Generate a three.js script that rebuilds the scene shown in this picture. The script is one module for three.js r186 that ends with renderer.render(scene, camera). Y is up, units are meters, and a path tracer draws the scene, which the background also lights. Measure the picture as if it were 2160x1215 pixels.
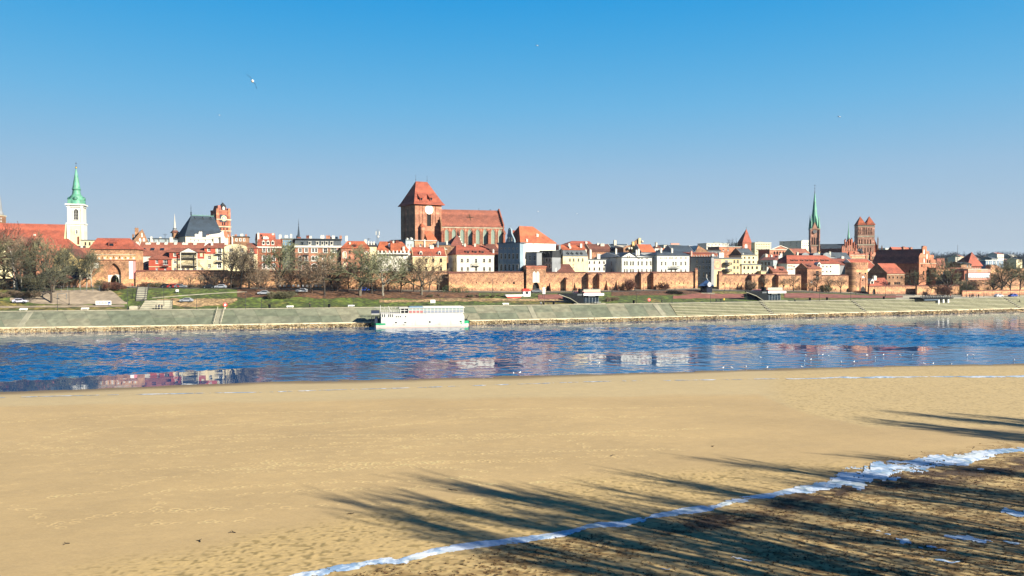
import * as THREE from 'three';
import { mergeGeometries } from 'three/addons/utils/BufferGeometryUtils.js';
import { MarchingCubes } from 'three/addons/objects/MarchingCubes.js';
import { TextGeometry } from 'three/addons/geometries/TextGeometry.js';
import { FontLoader } from 'three/addons/loaders/FontLoader.js';

// ---------- camera, sky, sun, exposure ----------
const F = 1560, YH = 565, CAM = 20;                    // focal length in photo pixels, horizon row, eye height above the river
const scene = new THREE.Scene();
const camera = new THREE.PerspectiveCamera(2 * Math.atan(607.5 / F) * 180 / Math.PI, 2160 / 1215, 0.5, 9000);
const PITCH = Math.atan((607.5 - YH) / F);
camera.position.set(0, CAM, 0);
camera.rotation.x = -PITCH;
scene.add(camera);
const renderer = new THREE.WebGLRenderer({ antialias: true });
renderer.toneMapping = THREE.LinearToneMapping;
renderer.toneMappingExposure = 2.85;
renderer.shadowMap.enabled = true;

const SUN_AZ = 57 * Math.PI / 180, SUN_EL = 24 * Math.PI / 180;   // from +z (towards the viewer) round to +x (right)
const sunDir = new THREE.Vector3(Math.sin(SUN_AZ) * Math.cos(SUN_EL), Math.sin(SUN_EL), Math.cos(SUN_AZ) * Math.cos(SUN_EL));
const sun = new THREE.DirectionalLight(new THREE.Color(1.0, 0.92, 0.78), 5.0);
sun.target.position.set(0, 0, -200); sun.position.copy(sunDir).multiplyScalar(500).add(sun.target.position);
sun.castShadow = true;
Object.assign(sun.shadow.camera, { left: -400, right: 400, top: 300, bottom: -300, near: 1, far: 1500 });
sun.shadow.mapSize.set(4096, 4096);
scene.add(sun, sun.target);

const lerp = (a, b, t) => a + (b - a) * t, clamp = (x, a, b) => Math.min(b, Math.max(a, x));
const smooth = (a, b, x) => { const t = clamp((x - a) / (b - a), 0, 1); return t * t * (3 - 2 * t); };
function tab(T, x) { if (x <= T[0][0]) return T[0][1]; for (let i = 1; i < T.length; i++) if (x <= T[i][0]) return lerp(T[i - 1][1], T[i][1], (x - T[i - 1][0]) / (T[i][0] - T[i - 1][0])); return T[T.length - 1][1]; }
const s2l = c => c <= 0.04045 ? c / 12.92 : Math.pow((c + 0.055) / 1.055, 2.4);
{
  const W = 64, H = 512, d = new Float32Array(W * H * 4);
  const stops = [[-90, 150, 160, 160], [-1, 172, 188, 200], [0, 186, 200, 211], [3, 178, 198, 216], [7, 156, 192, 221], [12, 112, 182, 227], [20, 50, 158, 224], [32, 16, 106, 190], [50, 4, 66, 138], [90, 2, 46, 104]];
  for (let j = 0; j < H; j++) {
    const e = (j + 0.5) / H * 180 - 90, c = [1, 2, 3].map(k => s2l(tab(stops.map(s => [s[0], s[k]]), e) / 255) / renderer.toneMappingExposure);
    for (let i = 0; i < W; i++) { const o = (j * W + i) * 4; d[o] = c[0]; d[o + 1] = c[1]; d[o + 2] = c[2]; d[o + 3] = 1; }
  }
  const sky = new THREE.DataTexture(d, W, H, THREE.RGBAFormat, THREE.FloatType);
  sky.mapping = THREE.EquirectangularReflectionMapping; sky.magFilter = sky.minFilter = THREE.LinearFilter; sky.wrapS = THREE.RepeatWrapping; sky.needsUpdate = true;
  scene.background = sky; scene.environment = sky;
}
scene.fog = new THREE.FogExp2(new THREE.Color(0.55, 0.72, 0.95), 0.00004);

// ---------- random numbers, noise ----------
let seed = 1;
const rnd = () => { seed = (seed * 1664525 + 1013904223) >>> 0; return seed / 4294967296; };
const rr = (a, b) => a + (b - a) * rnd();
const hash = (x, y) => { let h = (x * 374761393 + y * 668265263) | 0; h = Math.imul(h ^ (h >>> 13), 1274126177); h ^= h >>> 16; return (h >>> 0) / 4294967296; };
function vn(x, y, p = 0) {                                          // value noise, periodic with whole period p
  let xi = Math.floor(x), yi = Math.floor(y); const fx = x - xi, fy = y - yi, u = fx * fx * (3 - 2 * fx), v = fy * fy * (3 - 2 * fy);
  const w = p ? (a => ((a % p) + p) % p) : (a => a), x1 = w(xi + 1), y1 = w(yi + 1); xi = w(xi); yi = w(yi);
  return lerp(lerp(hash(xi, yi), hash(x1, yi), u), lerp(hash(xi, y1), hash(x1, y1), u), v);
}
const fbm = (x, y, n = 4) => { let a = 0, s = 0.5; for (let i = 0; i < n; i++) { a += s * vn(x, y); x = x * 2.03 + 17.3; y = y * 2.03 + 5.1; s *= 0.5; } return a / (1 - Math.pow(0.5, n)); };
const pfbm = (x, y, p, n = 4) => { let a = 0, s = 0.5; for (let i = 0; i < n; i++) { a += s * vn(x, y, p); x *= 2; y *= 2; p *= 2; s *= 0.5; } return a / (1 - Math.pow(0.5, n)); };
function tex(w, h, fn, srgb = true) {
  const d = new Uint8Array(w * h * 4);
  for (let j = 0; j < h; j++) for (let i = 0; i < w; i++) { const c = fn((i + 0.5) / w, (j + 0.5) / h), o = (j * w + i) * 4; d[o] = clamp(c[0] * 255, 0, 255); d[o + 1] = clamp(c[1] * 255, 0, 255); d[o + 2] = clamp(c[2] * 255, 0, 255); d[o + 3] = 255; }
  const t = new THREE.DataTexture(d, w, h, THREE.RGBAFormat); if (srgb) t.colorSpace = THREE.SRGBColorSpace;
  t.wrapS = t.wrapT = THREE.RepeatWrapping; t.magFilter = t.minFilter = THREE.LinearFilter; t.needsUpdate = true; return t;
}
function grey(g, r = g, b = g) { return [g, r, b]; }
// surface maps, multiplied with a base colour; all tile over the metres in repeat
const T = {};
T.brick = tex(512, 512, (u, v) => { const r = Math.floor(v * 64), k = Math.floor(u * 32 + (r % 2) * 0.5), b = hash(k % 32, r); const n = pfbm(u * 6, v * 6, 6), s = pfbm(u * 3 + 9, v * 5, 0) ; const g = 0.62 + 0.24 * (n - 0.5) * 2 * 0.8 + 0.2 * (b - 0.5) + 0.14; const w = smooth(0.62, 0.8, n) * 0.1; return [g + w, g * 0.97 + w + (b > 0.9 ? 0.05 : 0), g * 0.93 + w * 1.3]; });
T.oldbrick = tex(512, 512, (u, v) => { const r = Math.floor(v * 48), k = Math.floor(u * 24 + (r % 2) * 0.5), b = hash(k % 24 + 3, r); const n = pfbm(u * 5, v * 5, 5, 5), m = pfbm(u * 11 + 3, v * 4 + 3, 0); let g = 0.72 + 0.5 * (n - 0.5) + 0.28 * (b - 0.5); const y = smooth(0.55, 0.75, pfbm(u * 4, v * 4, 4)) * 0.12; return [g + y * 0.6, g * 0.98 + y, g * 0.95 + y * 0.5]; });
T.plaster = tex(512, 512, (u, v) => { const n = pfbm(u * 4, v * 4, 4, 5), st = pfbm(u * 24, v * 2, 0, 3); const g = 0.9 + 0.16 * (n - 0.5) - 0.1 * smooth(0.55, 0.85, st); return [g, g * 0.99, g * 0.97]; });
T.roof = tex(512, 512, (u, v) => { const r = v * 40, row = Math.floor(r), f = r - row, b = hash(Math.floor(u * 48) % 48, row), n = pfbm(u * 5, v * 5, 5, 5); const g = 0.74 + 0.34 * (n - 0.5) + 0.2 * (b - 0.5) - (f < 0.2 ? 0.16 : 0); return [g, g * 0.98, g * 0.97]; });
T.stone = tex(512, 512, (u, v) => { const n = pfbm(u * 8, v * 8, 8, 5), m = pfbm(u * 3, v * 3, 3, 3); const g = 0.82 + 0.3 * (n - 0.5) + 0.1 * (m - 0.5); return [g, g, g * 0.98]; });
T.copper = tex(256, 256, (u, v) => { const n = pfbm(u * 6, v * 3, 0, 4), st = pfbm(u * 20, v * 2, 0, 3); const g = 0.8 + 0.3 * (n - 0.5); return [g - 0.25 * smooth(0.5, 0.8, st), g, g - 0.04]; });
T.grass = tex(1024, 1024, (u, v) => { const n = pfbm(u * 40, v * 40, 40, 4), m = pfbm(u * 5, v * 5, 5, 4), q = pfbm(u * 12 + 2, v * 12, 0, 3); const d = smooth(0.5, 0.68, m) * 0.75 + smooth(0.6, 0.8, q) * 0.25; const g = 0.6 + 0.8 * (n - 0.5); return [lerp(0.34, 0.53, d) * g * 1.5, lerp(0.405, 0.45, d) * g * 1.5, lerp(0.15, 0.24, d) * g * 1.5]; });
T.soil = tex(512, 512, (u, v) => { const n = pfbm(u * 24, v * 24, 24, 4), m = pfbm(u * 5, v * 5, 5, 4); const g = 0.7 + 0.7 * (n - 0.5) + 0.4 * (m - 0.5); return [g, g * 0.97, g * 0.93]; });
T.bark = tex(128, 256, (u, v) => { const n = pfbm(u * 10, v * 3, 0, 4); const g = 0.7 + 0.7 * (n - 0.5); return [g, g, g]; });
for (const k in T) T[k].repeat.set(1 / { brick: 9, oldbrick: 9, plaster: 12, roof: 10, stone: 11, copper: 6, grass: 40, soil: 16, bark: 2 }[k], 1 / { brick: 9, oldbrick: 9, plaster: 12, roof: 10, stone: 11, copper: 6, grass: 40, soil: 16, bark: 2 }[k]);
function mat(hex, map, o = {}) { const m = new THREE.MeshStandardMaterial({ color: hex, map: map || null, roughness: 0.85, metalness: 0, ...o }); m.color.multiplyScalar(0.76); return m; }
const M = {
  brick: mat('#d8906c', T.brick), brickRed: mat('#c6765a', T.brick), brickPink: mat('#d69578', T.brick), brickOld: mat('#e2ab82', T.oldbrick), brickOld2: mat('#dca07a', T.oldbrick), brickWall: mat('#e6ae86', T.oldbrick), brickDark: mat('#8c4a36', T.brick), brickPale: mat('#f0b8a0', T.brick), brickBrown: mat('#b88a68', T.brick),
  cream: mat('#efe0b6', T.plaster), cream2: mat('#e9d3a2', T.plaster), yellow: mat('#dfc583', T.plaster), white: mat('#e9e6da', T.plaster), white2: mat('#dfe2dc', T.plaster), palaceShadeBlue: mat('#8fa6b6', T.plaster), blueGrey: mat('#a9b7bd', T.plaster), greyWall: mat('#8b9096', T.plaster), pink: mat('#d9a08e', T.plaster), pale: mat('#ddd6c4', T.plaster), greyBeige: mat('#b8a88e', T.plaster), redPlaster: mat('#b9553f', T.plaster), green: mat('#cfd8b4', T.plaster),  // the palace plaster carries the blue of its shade as colour
  tile: mat('#d27052', T.roof), tileOrange: mat('#e37d50', T.roof), tileDark: mat('#a05a48', T.roof), tileBrown: mat('#8d5644', T.roof), tilePink: mat('#d47c6a', T.roof), tileMuted: mat('#c0765c', T.roof), slate: mat('#3e5366', T.roof), slateGrey: mat('#66737c', T.roof, { roughness: 0.6 }), darkRoof: mat('#2e3438', T.roof), greyMetal: mat('#8a949b', T.stone, { roughness: 0.45 }), copper: mat('#74b8a0', T.copper, { roughness: 0.6 }), copperDark: mat('#4d8f7c', T.copper, { roughness: 0.6 }),
  glass: mat('#141a20', null, { roughness: 0.12 }), glassGreen: mat('#3c4c48', null, { roughness: 0.2 }), glassBlue: mat('#1c2a36', null, { roughness: 0.15 }), frame: mat('#e4e2da'), frameDark: mat('#5c4a3c'), stoneTrim: mat('#d8cbb0', T.stone), void: mat('#14110f'),
  iron: mat('#1d2124', null, { roughness: 0.5 }), darkMetalAndShade: new THREE.MeshPhysicalMaterial({ color: '#12161a', roughness: 0.8, specularIntensity: 0.25 }), steel: mat('#9aa2a6', null, { roughness: 0.35, metalness: 0.7 }), gold: mat('#caa24a', null, { roughness: 0.4, metalness: 0.6 }),
  concrete: mat('#b3b09c', T.stone), concretePale: mat('#d8d0b8', T.stone), slab: mat('#8f947e', T.stone), step: mat('#c6c2a6', T.stone), quay: mat('#e8d8b0', T.stone), rock: mat('#f6e6c0', T.stone), asphalt: mat('#6e6c68', T.stone), gravel: mat('#b8a690', T.stone), soil: mat('#8c6546', T.soil), paving: mat('#a4675a', T.stone), dirt: mat('#d6b888', T.soil), grass: mat('#f0f0e8', T.grass),
  paintWhite: mat('#f2f2ee', null, { roughness: 0.35 }), paintGreen: mat('#2a8f62', null, { roughness: 0.4 }), paintRed: mat('#d83c30', null, { roughness: 0.5 }), paintBlue: mat('#1f4f9c', null, { roughness: 0.4 }), navy: mat('#18243c', null, { roughness: 0.8 }), pinkBanner: mat('#e08a86'), black: new THREE.MeshPhysicalMaterial({ color: '#0e1013', roughness: 0.85, specularIntensity: 0.25 }),
};

// ---------- pixels of the photograph <-> metres ----------
const cP = Math.cos(PITCH), sP = Math.sin(PITCH);
function at(px, py, D) { const u = (px - 1080) / F, v = (607.5 - py) / F, q = D / (cP + v * sP); return new THREE.Vector3(u * q, CAM + (v * cP - sP) * q, -D); }
const onY = (px, py, y = 0) => { const v = (607.5 - py) / F; return at(px, py, (y - CAM) * (cP + v * sP) / (v * cP - sP)); };
const WATER = px => { const t = px / 1080 - 1; return 683.5 - 22.5 * t - 4 * t * t * clamp(1, 0, 1); };
const uOf = px => (px - 1080) / F;
const shoreCache = new Map();
function Dw(px) { return -onY(px, WATER(clamp(px, -500, 2700)), 0).z; }
const tSlope = px => lerp(0.2, 0.35, clamp(px / 2160, -0.2, 1.2));
const kRow = px => { const t = tSlope(px); return Math.sqrt(1 + t * t) / (1 - uOf(px) * t); };
const row = (px, o) => Dw(px) + o * kRow(px);                        // distance of the line o metres behind the far waterline
function turnAt(px, o) { const a = row(px - 30, o), b = row(px + 30, o); return Math.atan2(b - a, uOf(px + 30) * b - uOf(px - 30) * a); }
const FOOT = [[-400, 608], [190, 605], [287, 604], [500, 606], [700, 610], [900, 612], [1110, 615], [1300, 612], [1470, 608.5], [1520, 610.5], [1700, 613], [1830, 618], [1950, 620.5], [2160, 623], [2600, 624]];
const OW = px => tab([[-400, 55], [1850, 52], [1960, 45], [2160, 20], [2600, 20]], px);
const EW = px => Math.max(5.98, at(px, tab(FOOT, px), row(px, OW(px))).y);
function elev(px, o) {
  const ow = OW(px), E = EW(px);
  if (o < 3) return lerp(-0.5, 1.22, (o + 1) / 4);
  if (o < 5) return 1.28;
  if (o < 13) return lerp(1.28, 5.8, (o - 5) / 8);
  if (o < 17) return 5.85;
  const a = Math.max(18, ow - 13);
  if (o < a) return lerp(5.85, E - 0.45, smooth(17, a, o) * 0.6 + 0.4 * (o - 17) / (a - 17));
  if (o < ow) return lerp(a < 18.5 ? 5.85 : E - 0.45, E, (o - a) / (ow - a));
  return E + clamp((o - ow) * 0.02, 0, 2) + clamp((o - 160) * 0.022, 0, 15) * smooth(1500, 1900, px) - smooth(400, 1200, o) * 2;
}
const ground = (px, o) => { const D = row(px, o); return new THREE.Vector3(uOf(px) * D, elev(px, o), -D); };

// ---------- building blocks ----------
const used = {};
function numbered(n) { const k = used[n] = (used[n] ?? -1) + 1; return k ? `${n}_${String(k).padStart(3, '0')}` : n; }
function tag(o, label, category, group, kind) { if (label) o.userData.label = label; if (category) o.userData.category = category; if (group) o.userData.group = group; if (kind) o.userData.kind = kind; return o; }
function boxUV(g) {                                                  // texture coordinates in metres along each face
  if (g.index) g = g.toNonIndexed();
  const p = g.attributes.position, uv = new Float32Array(p.count * 2), a = new THREE.Vector3(), b = new THREE.Vector3(), c = new THREE.Vector3(), n = new THREE.Vector3(), t = new THREE.Vector3(), s = new THREE.Vector3(), up = new THREE.Vector3(0, 1, 0);
  for (let i = 0; i < p.count; i += 3) {
    a.fromBufferAttribute(p, i); b.fromBufferAttribute(p, i + 1); c.fromBufferAttribute(p, i + 2);
    n.copy(b).sub(a).cross(s.copy(c).sub(a)).normalize(); t.copy(up).cross(n); if (t.lengthSq() < 1e-4) t.set(1, 0, 0); t.normalize(); s.copy(n).cross(t);
    [a, b, c].forEach((q, k) => { uv[(i + k) * 2] = q.dot(t); uv[(i + k) * 2 + 1] = q.dot(s); });
  }
  g.setAttribute('uv', new THREE.BufferAttribute(uv, 2));
  for (const k of Object.keys(g.attributes)) if (!['position', 'normal', 'uv'].includes(k)) g.deleteAttribute(k);
  if (!g.attributes.normal) g.computeVertexNormals();
  return g;
}
function solid(geos) { const a = (Array.isArray(geos) ? geos : [geos]).filter(Boolean).map(boxUV); return a.length > 1 ? mergeGeometries(a) : a[0]; }
function mk(name, geos, m, parent = scene) { const o = new THREE.Mesh(geos.isBufferGeometry && geos.userData.ready ? geos : solid(geos), m); o.name = parent === scene ? numbered(name) : name; o.castShadow = o.receiveShadow = true; parent.add(o); return o; }
function gbox(x0, x1, y0, y1, z0, z1) { const g = new THREE.BoxGeometry(Math.abs(x1 - x0), Math.abs(y1 - y0), Math.abs(z1 - z0)); g.translate((x0 + x1) / 2, (y0 + y1) / 2, (z0 + z1) / 2); return g; }
function poly(quads) { const P = []; for (const q of quads) for (let i = 1; i + 1 < q.length; i++) P.push(...q[0], ...q[i], ...q[i + 1]); const g = new THREE.BufferGeometry(); g.setAttribute('position', new THREE.Float32BufferAttribute(P, 3)); g.computeVertexNormals(); return g; }
function frust(a, b) {                                               // solid between two level rectangles [x0, x1, z0, z1, y], either may shrink to a line or a point
  const [x0, x1, z0, z1, y] = a, [X0, X1, Z0, Z1, Y] = b;
  const A = [x0, y, z0], B = [x1, y, z0], C = [x1, y, z1], D = [x0, y, z1], E = [X0, Y, Z0], G = [X1, Y, Z0], H = [X1, Y, Z1], I = [X0, Y, Z1];
  return poly([[A, B, C, D], [I, H, G, E], [D, C, H, I], [C, B, G, H], [B, A, E, G], [A, D, I, E]]);
}
function cyl(x, y0, y1, z, r0, r1 = r0, n = 10) { const g = new THREE.CylinderGeometry(r1, r0, y1 - y0, n); g.translate(x, (y0 + y1) / 2, z); return g; }
function ball(x, y, z, r, sx = 1, sy = 1, sz = 1, n = 10) { const g = new THREE.SphereGeometry(r, n, Math.max(5, n - 2)); g.scale(sx, sy, sz); g.translate(x, y, z); return g; }
function bar(a, b, r, n = 5) { const A = new THREE.Vector3(...a), B = new THREE.Vector3(...b), g = new THREE.CylinderGeometry(r, r, A.distanceTo(B), n); g.applyQuaternion(new THREE.Quaternion().setFromUnitVectors(new THREE.Vector3(0, 1, 0), B.clone().sub(A).normalize())); const c = A.add(B).multiplyScalar(0.5); g.translate(c.x, c.y, c.z); return g; }
function ext(pts, z0, z1, holes = []) { const s = new THREE.Shape(pts.map(p => new THREE.Vector2(...p))); for (const h of holes) s.holes.push(new THREE.Path(h.map(p => new THREE.Vector2(...p)))); const g = new THREE.ExtrudeGeometry(s, { depth: z1 - z0, bevelEnabled: false, curveSegments: 6 }); g.translate(0, 0, z0); return g; }
function archPts(x, y, w, h, a) {                                    // outline of an opening: 0 square, 1 round, 2 pointed, 3 round all over
  const r = w / 2, P = [];
  if (a === 3) { for (let i = 0; i < 14; i++) P.push([x + r * Math.cos(i * Math.PI / 7), y + h / 2 + h / 2 * Math.sin(i * Math.PI / 7)]); return P; }
  P.push([x - r, y], [x + r, y]);
  if (!a) { P.push([x + r, y + h], [x - r, y + h]); return P; }
  const ah = a === 1 ? Math.min(r, h * 0.6) : Math.min(w * 0.87, h * 0.6), n = 5;
  if (a === 1) for (let i = 0; i <= 2 * n; i++) { const t = i / (2 * n) * Math.PI; P.push([x + r * Math.cos(t), y + h - ah + ah * Math.sin(t)]); }
  else { for (let i = 0; i <= n; i++) { const t = i / n * Math.PI / 3; P.push([x - r + w * Math.cos(t), y + h - ah + ah * Math.sin(t) / 0.866]); } for (let i = n - 1; i >= 0; i--) { const t = i / n * Math.PI / 3; P.push([x + r - w * Math.cos(t), y + h - ah + ah * Math.sin(t) / 0.866]); } }
  return P;
}
const winCache = new Map();
function windowGeo(w, h, a, trim, bars) {
  w = Math.round(w * 20) / 20; h = Math.round(h * 20) / 20; const key = [w, h, a, trim, bars].join();
  if (!winCache.has(key)) {
    const f = Math.min(0.11, w * 0.12), inner = archPts(0, f, w - 2 * f, h - 2 * f, a), G = [ext(archPts(0, 0, w, h, a), -0.27, -0.17, [inner])];
    if (bars) { const n = w > 1.7 ? 3 : 2, m = h > 2.6 ? 3 : 2; for (let i = 1; i < n; i++) G.push(gbox(-w / 2 + w * i / n - 0.035, -w / 2 + w * i / n + 0.035, f, h - (a ? w * 0.25 : f), -0.26, -0.19)); for (let i = 1; i < m; i++) G.push(gbox(-w / 2 + f, w / 2 - f, h * i / m * (a ? 0.85 : 1.1) - 0.03, h * i / m * (a ? 0.85 : 1.1) + 0.03, -0.255, -0.195)); }
    if (trim) { const t = 0.17; G.push(ext(archPts(0, -t, w + 2 * t, h + 2 * t, a), -0.05, 0.07, [archPts(0, 0.004, w, h, a)])); }
    if (a !== 3) G.push(gbox(-w / 2 - 0.1, w / 2 + 0.1, -0.1, 0.004, -0.2, 0.12));
    const fr = solid(G), pane = solid(ext(archPts(0, f * 0.5, w - f, h - f, a), -0.25, -0.22)); fr.userData.ready = pane.userData.ready = true;
    winCache.set(key, [fr, pane]);
  }
  return winCache.get(key);
}
function addWindow(parent, x, y, w, h, a, o = {}, z = 0) {
  const [fr, pane] = windowGeo(w, h, a, o.trim ? 1 : 0, o.bars === false ? 0 : 1), f = mk('window', fr, o.frame || M.frame, parent);
  f.position.set(x, y, z); mk('pane', pane, o.pane || M.glass, f); return f;
}
// A place: a group at the ground, with helpers that turn photo pixels into its own metres on the plane z behind or before its front.
function site(name, label, cat, px, o, opt = {}) {
  const D = opt.D ?? row(px, o), t = opt.turn == null ? turnAt(px, o ?? 60) : opt.turn * Math.PI / 180, g = new THREE.Group();
  const base = opt.base ?? (o == null ? 12 : elev(px, o));
  g.name = opt.parent ? name : numbered(name); g.position.set(uOf(px) * D, base, -D); g.rotation.y = t; (opt.parent || scene).add(g);
  if (opt.parent) { const p = opt.parent; g.position.sub(p.position).applyAxisAngle(new THREE.Vector3(0, 1, 0), -p.rotation.y); g.rotation.y = t - p.rotation.y; }
  else tag(g, label, cat, opt.group);
  const ct = Math.cos(t), st = Math.sin(t), gx = uOf(px) * D;
  const L = (qx, qy, z = 0) => {
    const v = (607.5 - qy) / F, den = cP + v * sP, u = (qx - 1080) / F / den, w = (v * cP - sP) / den, Dz = D - z * ct, xz = gx + z * st;
    const s = (u * Dz - xz) / (ct - u * st), d = Dz + s * st; return [s, CAM + w * d - base];
  };
  const S = { g, t, D, base, L, X: (qx, z = 0) => L(qx, YH, z)[0], Y: (qy, z = 0, qx = px) => L(qx, qy, z)[1] };
  S.box = (n, x0, x1, yt, yb, z0, z1, m, parent = g) => mk(n, gbox(S.X(x0, z1), S.X(x1, z1), yb == null ? -0.6 : S.Y(yb, z1, (x0 + x1) / 2), S.Y(yt, z1, (x0 + x1) / 2), z0, z1), m, parent);
  S.part = (n, G, m, parent = g) => mk(n, G, m, parent);
  S.win = (qx, qy, w, h, a = 0, o2 = {}, z = 0, parent = g) => { const [x, y] = L(qx, qy + h / 2, z), W = S.X(qx + w / 2, z) - S.X(qx - w / 2, z), H = S.Y(qy - h / 2, z, qx) - S.Y(qy + h / 2, z, qx); return addWindow(parent, x, y, W, H, a, o2, z); };
  S.opening = (qx, qy, w, h, a = 0, z = 0) => { const [x, y] = L(qx, qy + h / 2, z), W = S.X(qx + w / 2, z) - S.X(qx - w / 2, z), H = S.Y(qy - h / 2, z, qx) - S.Y(qy + h / 2, z, qx); return { x, y, w: Math.round(W * 20) / 20, h: Math.round(H * 20) / 20, a }; };
  return S;
}
// A building from its front in the photo: c.x0..c.x1, eaves at row c.ye, standing c.o metres behind the waterline, c.dep deep.
function B(name, label, cat, c) {
  const pxc = (c.x0 + c.x1) / 2, s = site(name, label, cat, pxc, c.o, { turn: c.turn, D: c.D, base: c.base, parent: c.parent, group: c.group }), g = s.g, dep = c.dep;
  const xl = s.X(c.x0), xr = s.X(c.x1), yt = s.Y(c.ye, 0, pxc), yb = -0.6; Object.assign(s, { xl, xr, yt, dep });
  const wins = [];
  for (const [y, w, h, list, a = 0, o2] of c.wr || []) for (const p of list) wins.push([s.opening(p, y, w, h, a), { ...(c.wo || {}), ...(o2 || {}) }]);
  const top = c.top ? c.top.map(p => s.L(p[0], p[1])) : [];
  const out = [[xl, yb], [xr, yb], [xr, yt], ...top.slice().reverse(), [xl, yt]];
  const holes = wins.filter(([q]) => q.x - q.w / 2 > xl + 0.15 && q.x + q.w / 2 < xr - 0.15).map(([q]) => archPts(q.x, q.y, q.w, q.h, q.a));
  s.wall = s.part('wall', [ext(out, -0.35, 0, holes), gbox(xl, xr, yb, yt, -dep, -0.353)], c.wall);
  for (const [q, o2] of wins) addWindow(g, q.x, q.y, q.w, q.h, q.a, o2);
  const R = c.roof;
  if (R) {
    const ov = R.ov ?? 0.35, zr = R.zr ?? -dep / 2, yr = s.Y(R.yr, R.t === 'front' ? 0 : zr, pxc), e = [xl - ov, xr + ov, -dep - ov, ov, yt]; s.yr = yr; s.zr = zr;
    let G = [];
    if (R.t === 'hip') { const a = s.L(R.r0, R.yr, zr), b = s.L(R.r1, R.yr, zr); G = [frust(e, [a[0], b[0], zr, zr, yr])]; }
    if (R.t === 'pyramid') { const a = s.L(R.r0 ?? pxc, R.yr, zr); G = [frust(e, [a[0], a[0], zr, zr, yr])]; }
    if (R.t === 'gable') { G = [frust([xl + 0.2, xr - 0.2, -dep - ov, ov, yt], [xl + 0.2, xr - 0.2, zr, zr, yr])]; for (const q of [xl, xr - 0.2]) s.part('gable', frust([q, q + 0.2, -dep - 0.1, 0.1, yt + 0.01], [q, q + 0.2, zr, zr, yr + 0.25]), c.gmat || c.wall); }
    if (R.t === 'front') { const p = s.X(R.rx ?? pxc); G = [frust([xl - ov, xr + ov, -dep, -0.353, yt], [p, p, -dep, -0.353, yr])]; }
    if (R.t === 'flat') G = [gbox(xl - ov, xr + ov, yt, yt + (R.th ?? 0.35), -dep - ov, ov)];
    if (R.t === 'mansard') { const i = R.inset ?? 0.7; G = [frust([xl - 0.1, xr + 0.1, -dep - 0.1, 0.1, yt], [xl + i * 0.3, xr - i * 0.3, -dep + i, -i, yr])]; s.zr = -i; if (R.cap) G.push(gbox(xl - 0.3, xr + 0.3, yr, yr + 0.3, -dep + i - 1, -i + 0.9)); }
    if (R.t === 'shed') G = [frust(e, [xl - ov, xr + ov, -dep - ov, -dep, yr])];
    if (['hip', 'pyramid', 'gable'].includes(R.t)) G.push(gbox(e[0], e[1], yt - 0.14, yt - 0.002, e[2], e[3]));
    s.roof = s.part('roof', G, R.mat);
  }
  if (c.cor) for (const [y, h, out2, m] of c.cor) s.part('cornice', gbox(xl - out2 * 0.5, xr + out2 * 0.5, s.Y(y + h / 2), s.Y(y - h / 2), 0.002, out2), m || M.stoneTrim);
  for (const [a, b, y0, y1, m] of c.panels || []) s.part('upper_panel', gbox(s.X(a), s.X(b), s.Y(y1), s.Y(y0), 0.003, 0.09), m || M.redPlaster);
  for (const [p, y0, y1, w, zf, m] of c.chim || []) { const z = zf ?? (s.zr ? s.zr * 0.9 : -dep * 0.4), a = s.L(p - w / 2, y0, z), b = s.L(p + w / 2, y1, z), W = b[0] - a[0]; s.part('chimney', [gbox(a[0], b[0], b[1] - 0.8, a[1], z - Math.min(1, W), z), gbox(a[0] - 0.08, b[0] + 0.08, a[1] - 0.25, a[1] - 0.1, z - Math.min(1, W) - 0.08, z + 0.08), ...[0.25, 0.75].map(k => cyl(lerp(a[0], b[0], k), a[1], a[1] + 0.35, z - Math.min(1, W) / 2, 0.13))], m || M.white); }
  for (const [p, yb2, w, h, m, rm, o3] of c.dorm || []) {
    let z = 0; for (let i = 0; i < 5; i++) z = s.zr * clamp((s.Y(yb2, z, p) - yt) / (s.yr - yt), 0, 0.9) + 0.15;
    const x0 = s.X(p - w / 2, z), x1 = s.X(p + w / 2, z), y0 = s.Y(yb2, z, p), y1 = s.Y(yb2 - h, z, p), bk = z + s.zr * 0.45, mid = (x0 + x1) / 2;
    const d = s.part('dormer', [gbox(x0, x1, y0 - 0.3, y1, bk, z), o3 === 'shed' ? frust([x0 - 0.15, x1 + 0.15, bk - 1.2, z + 0.25, y1 + 0.005], [x0 - 0.15, x1 + 0.15, bk - 1.2, bk - 1, y1 + (x1 - x0) * 0.5]) : frust([x0 - 0.15, x1 + 0.15, bk - 0.8, z + 0.25, y1 + 0.005], [mid, mid, bk - 0.8, z + 0.25, y1 + (x1 - x0) * 0.55])], m || R.mat);
    mk('pane', gbox(lerp(x0, x1, 0.2), lerp(x0, x1, 0.8), lerp(y0, y1, 0.12), lerp(y0, y1, 0.9), z + 0.002, z + 0.06), rm || M.glass, d);
  }
  for (const [a, b, y, h, m] of c.balc || []) { const x0 = s.X(a), x1 = s.X(b), y0 = s.Y(y), hh = s.Y(y - h) - y0, G = [gbox(x0, x1, y0 - 0.18, y0, 0.003, 1.2), gbox(x0, x1, y0 + hh - 0.08, y0 + hh, 1.12, 1.2)]; for (let x = x0; x <= x1 - 0.05; x += 0.28) G.push(gbox(x, x + 0.07, y0 + 0.002, y0 + hh - 0.081, 1.13, 1.19)); G.push(gbox(x0, x0 + 0.07, y0 + hh - 0.08, y0 + hh, 0.003, 1.118), gbox(x1 - 0.07, x1, y0 + hh - 0.08, y0 + hh, 0.003, 1.118)); s.part('balcony', G, m || M.iron); }
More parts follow.
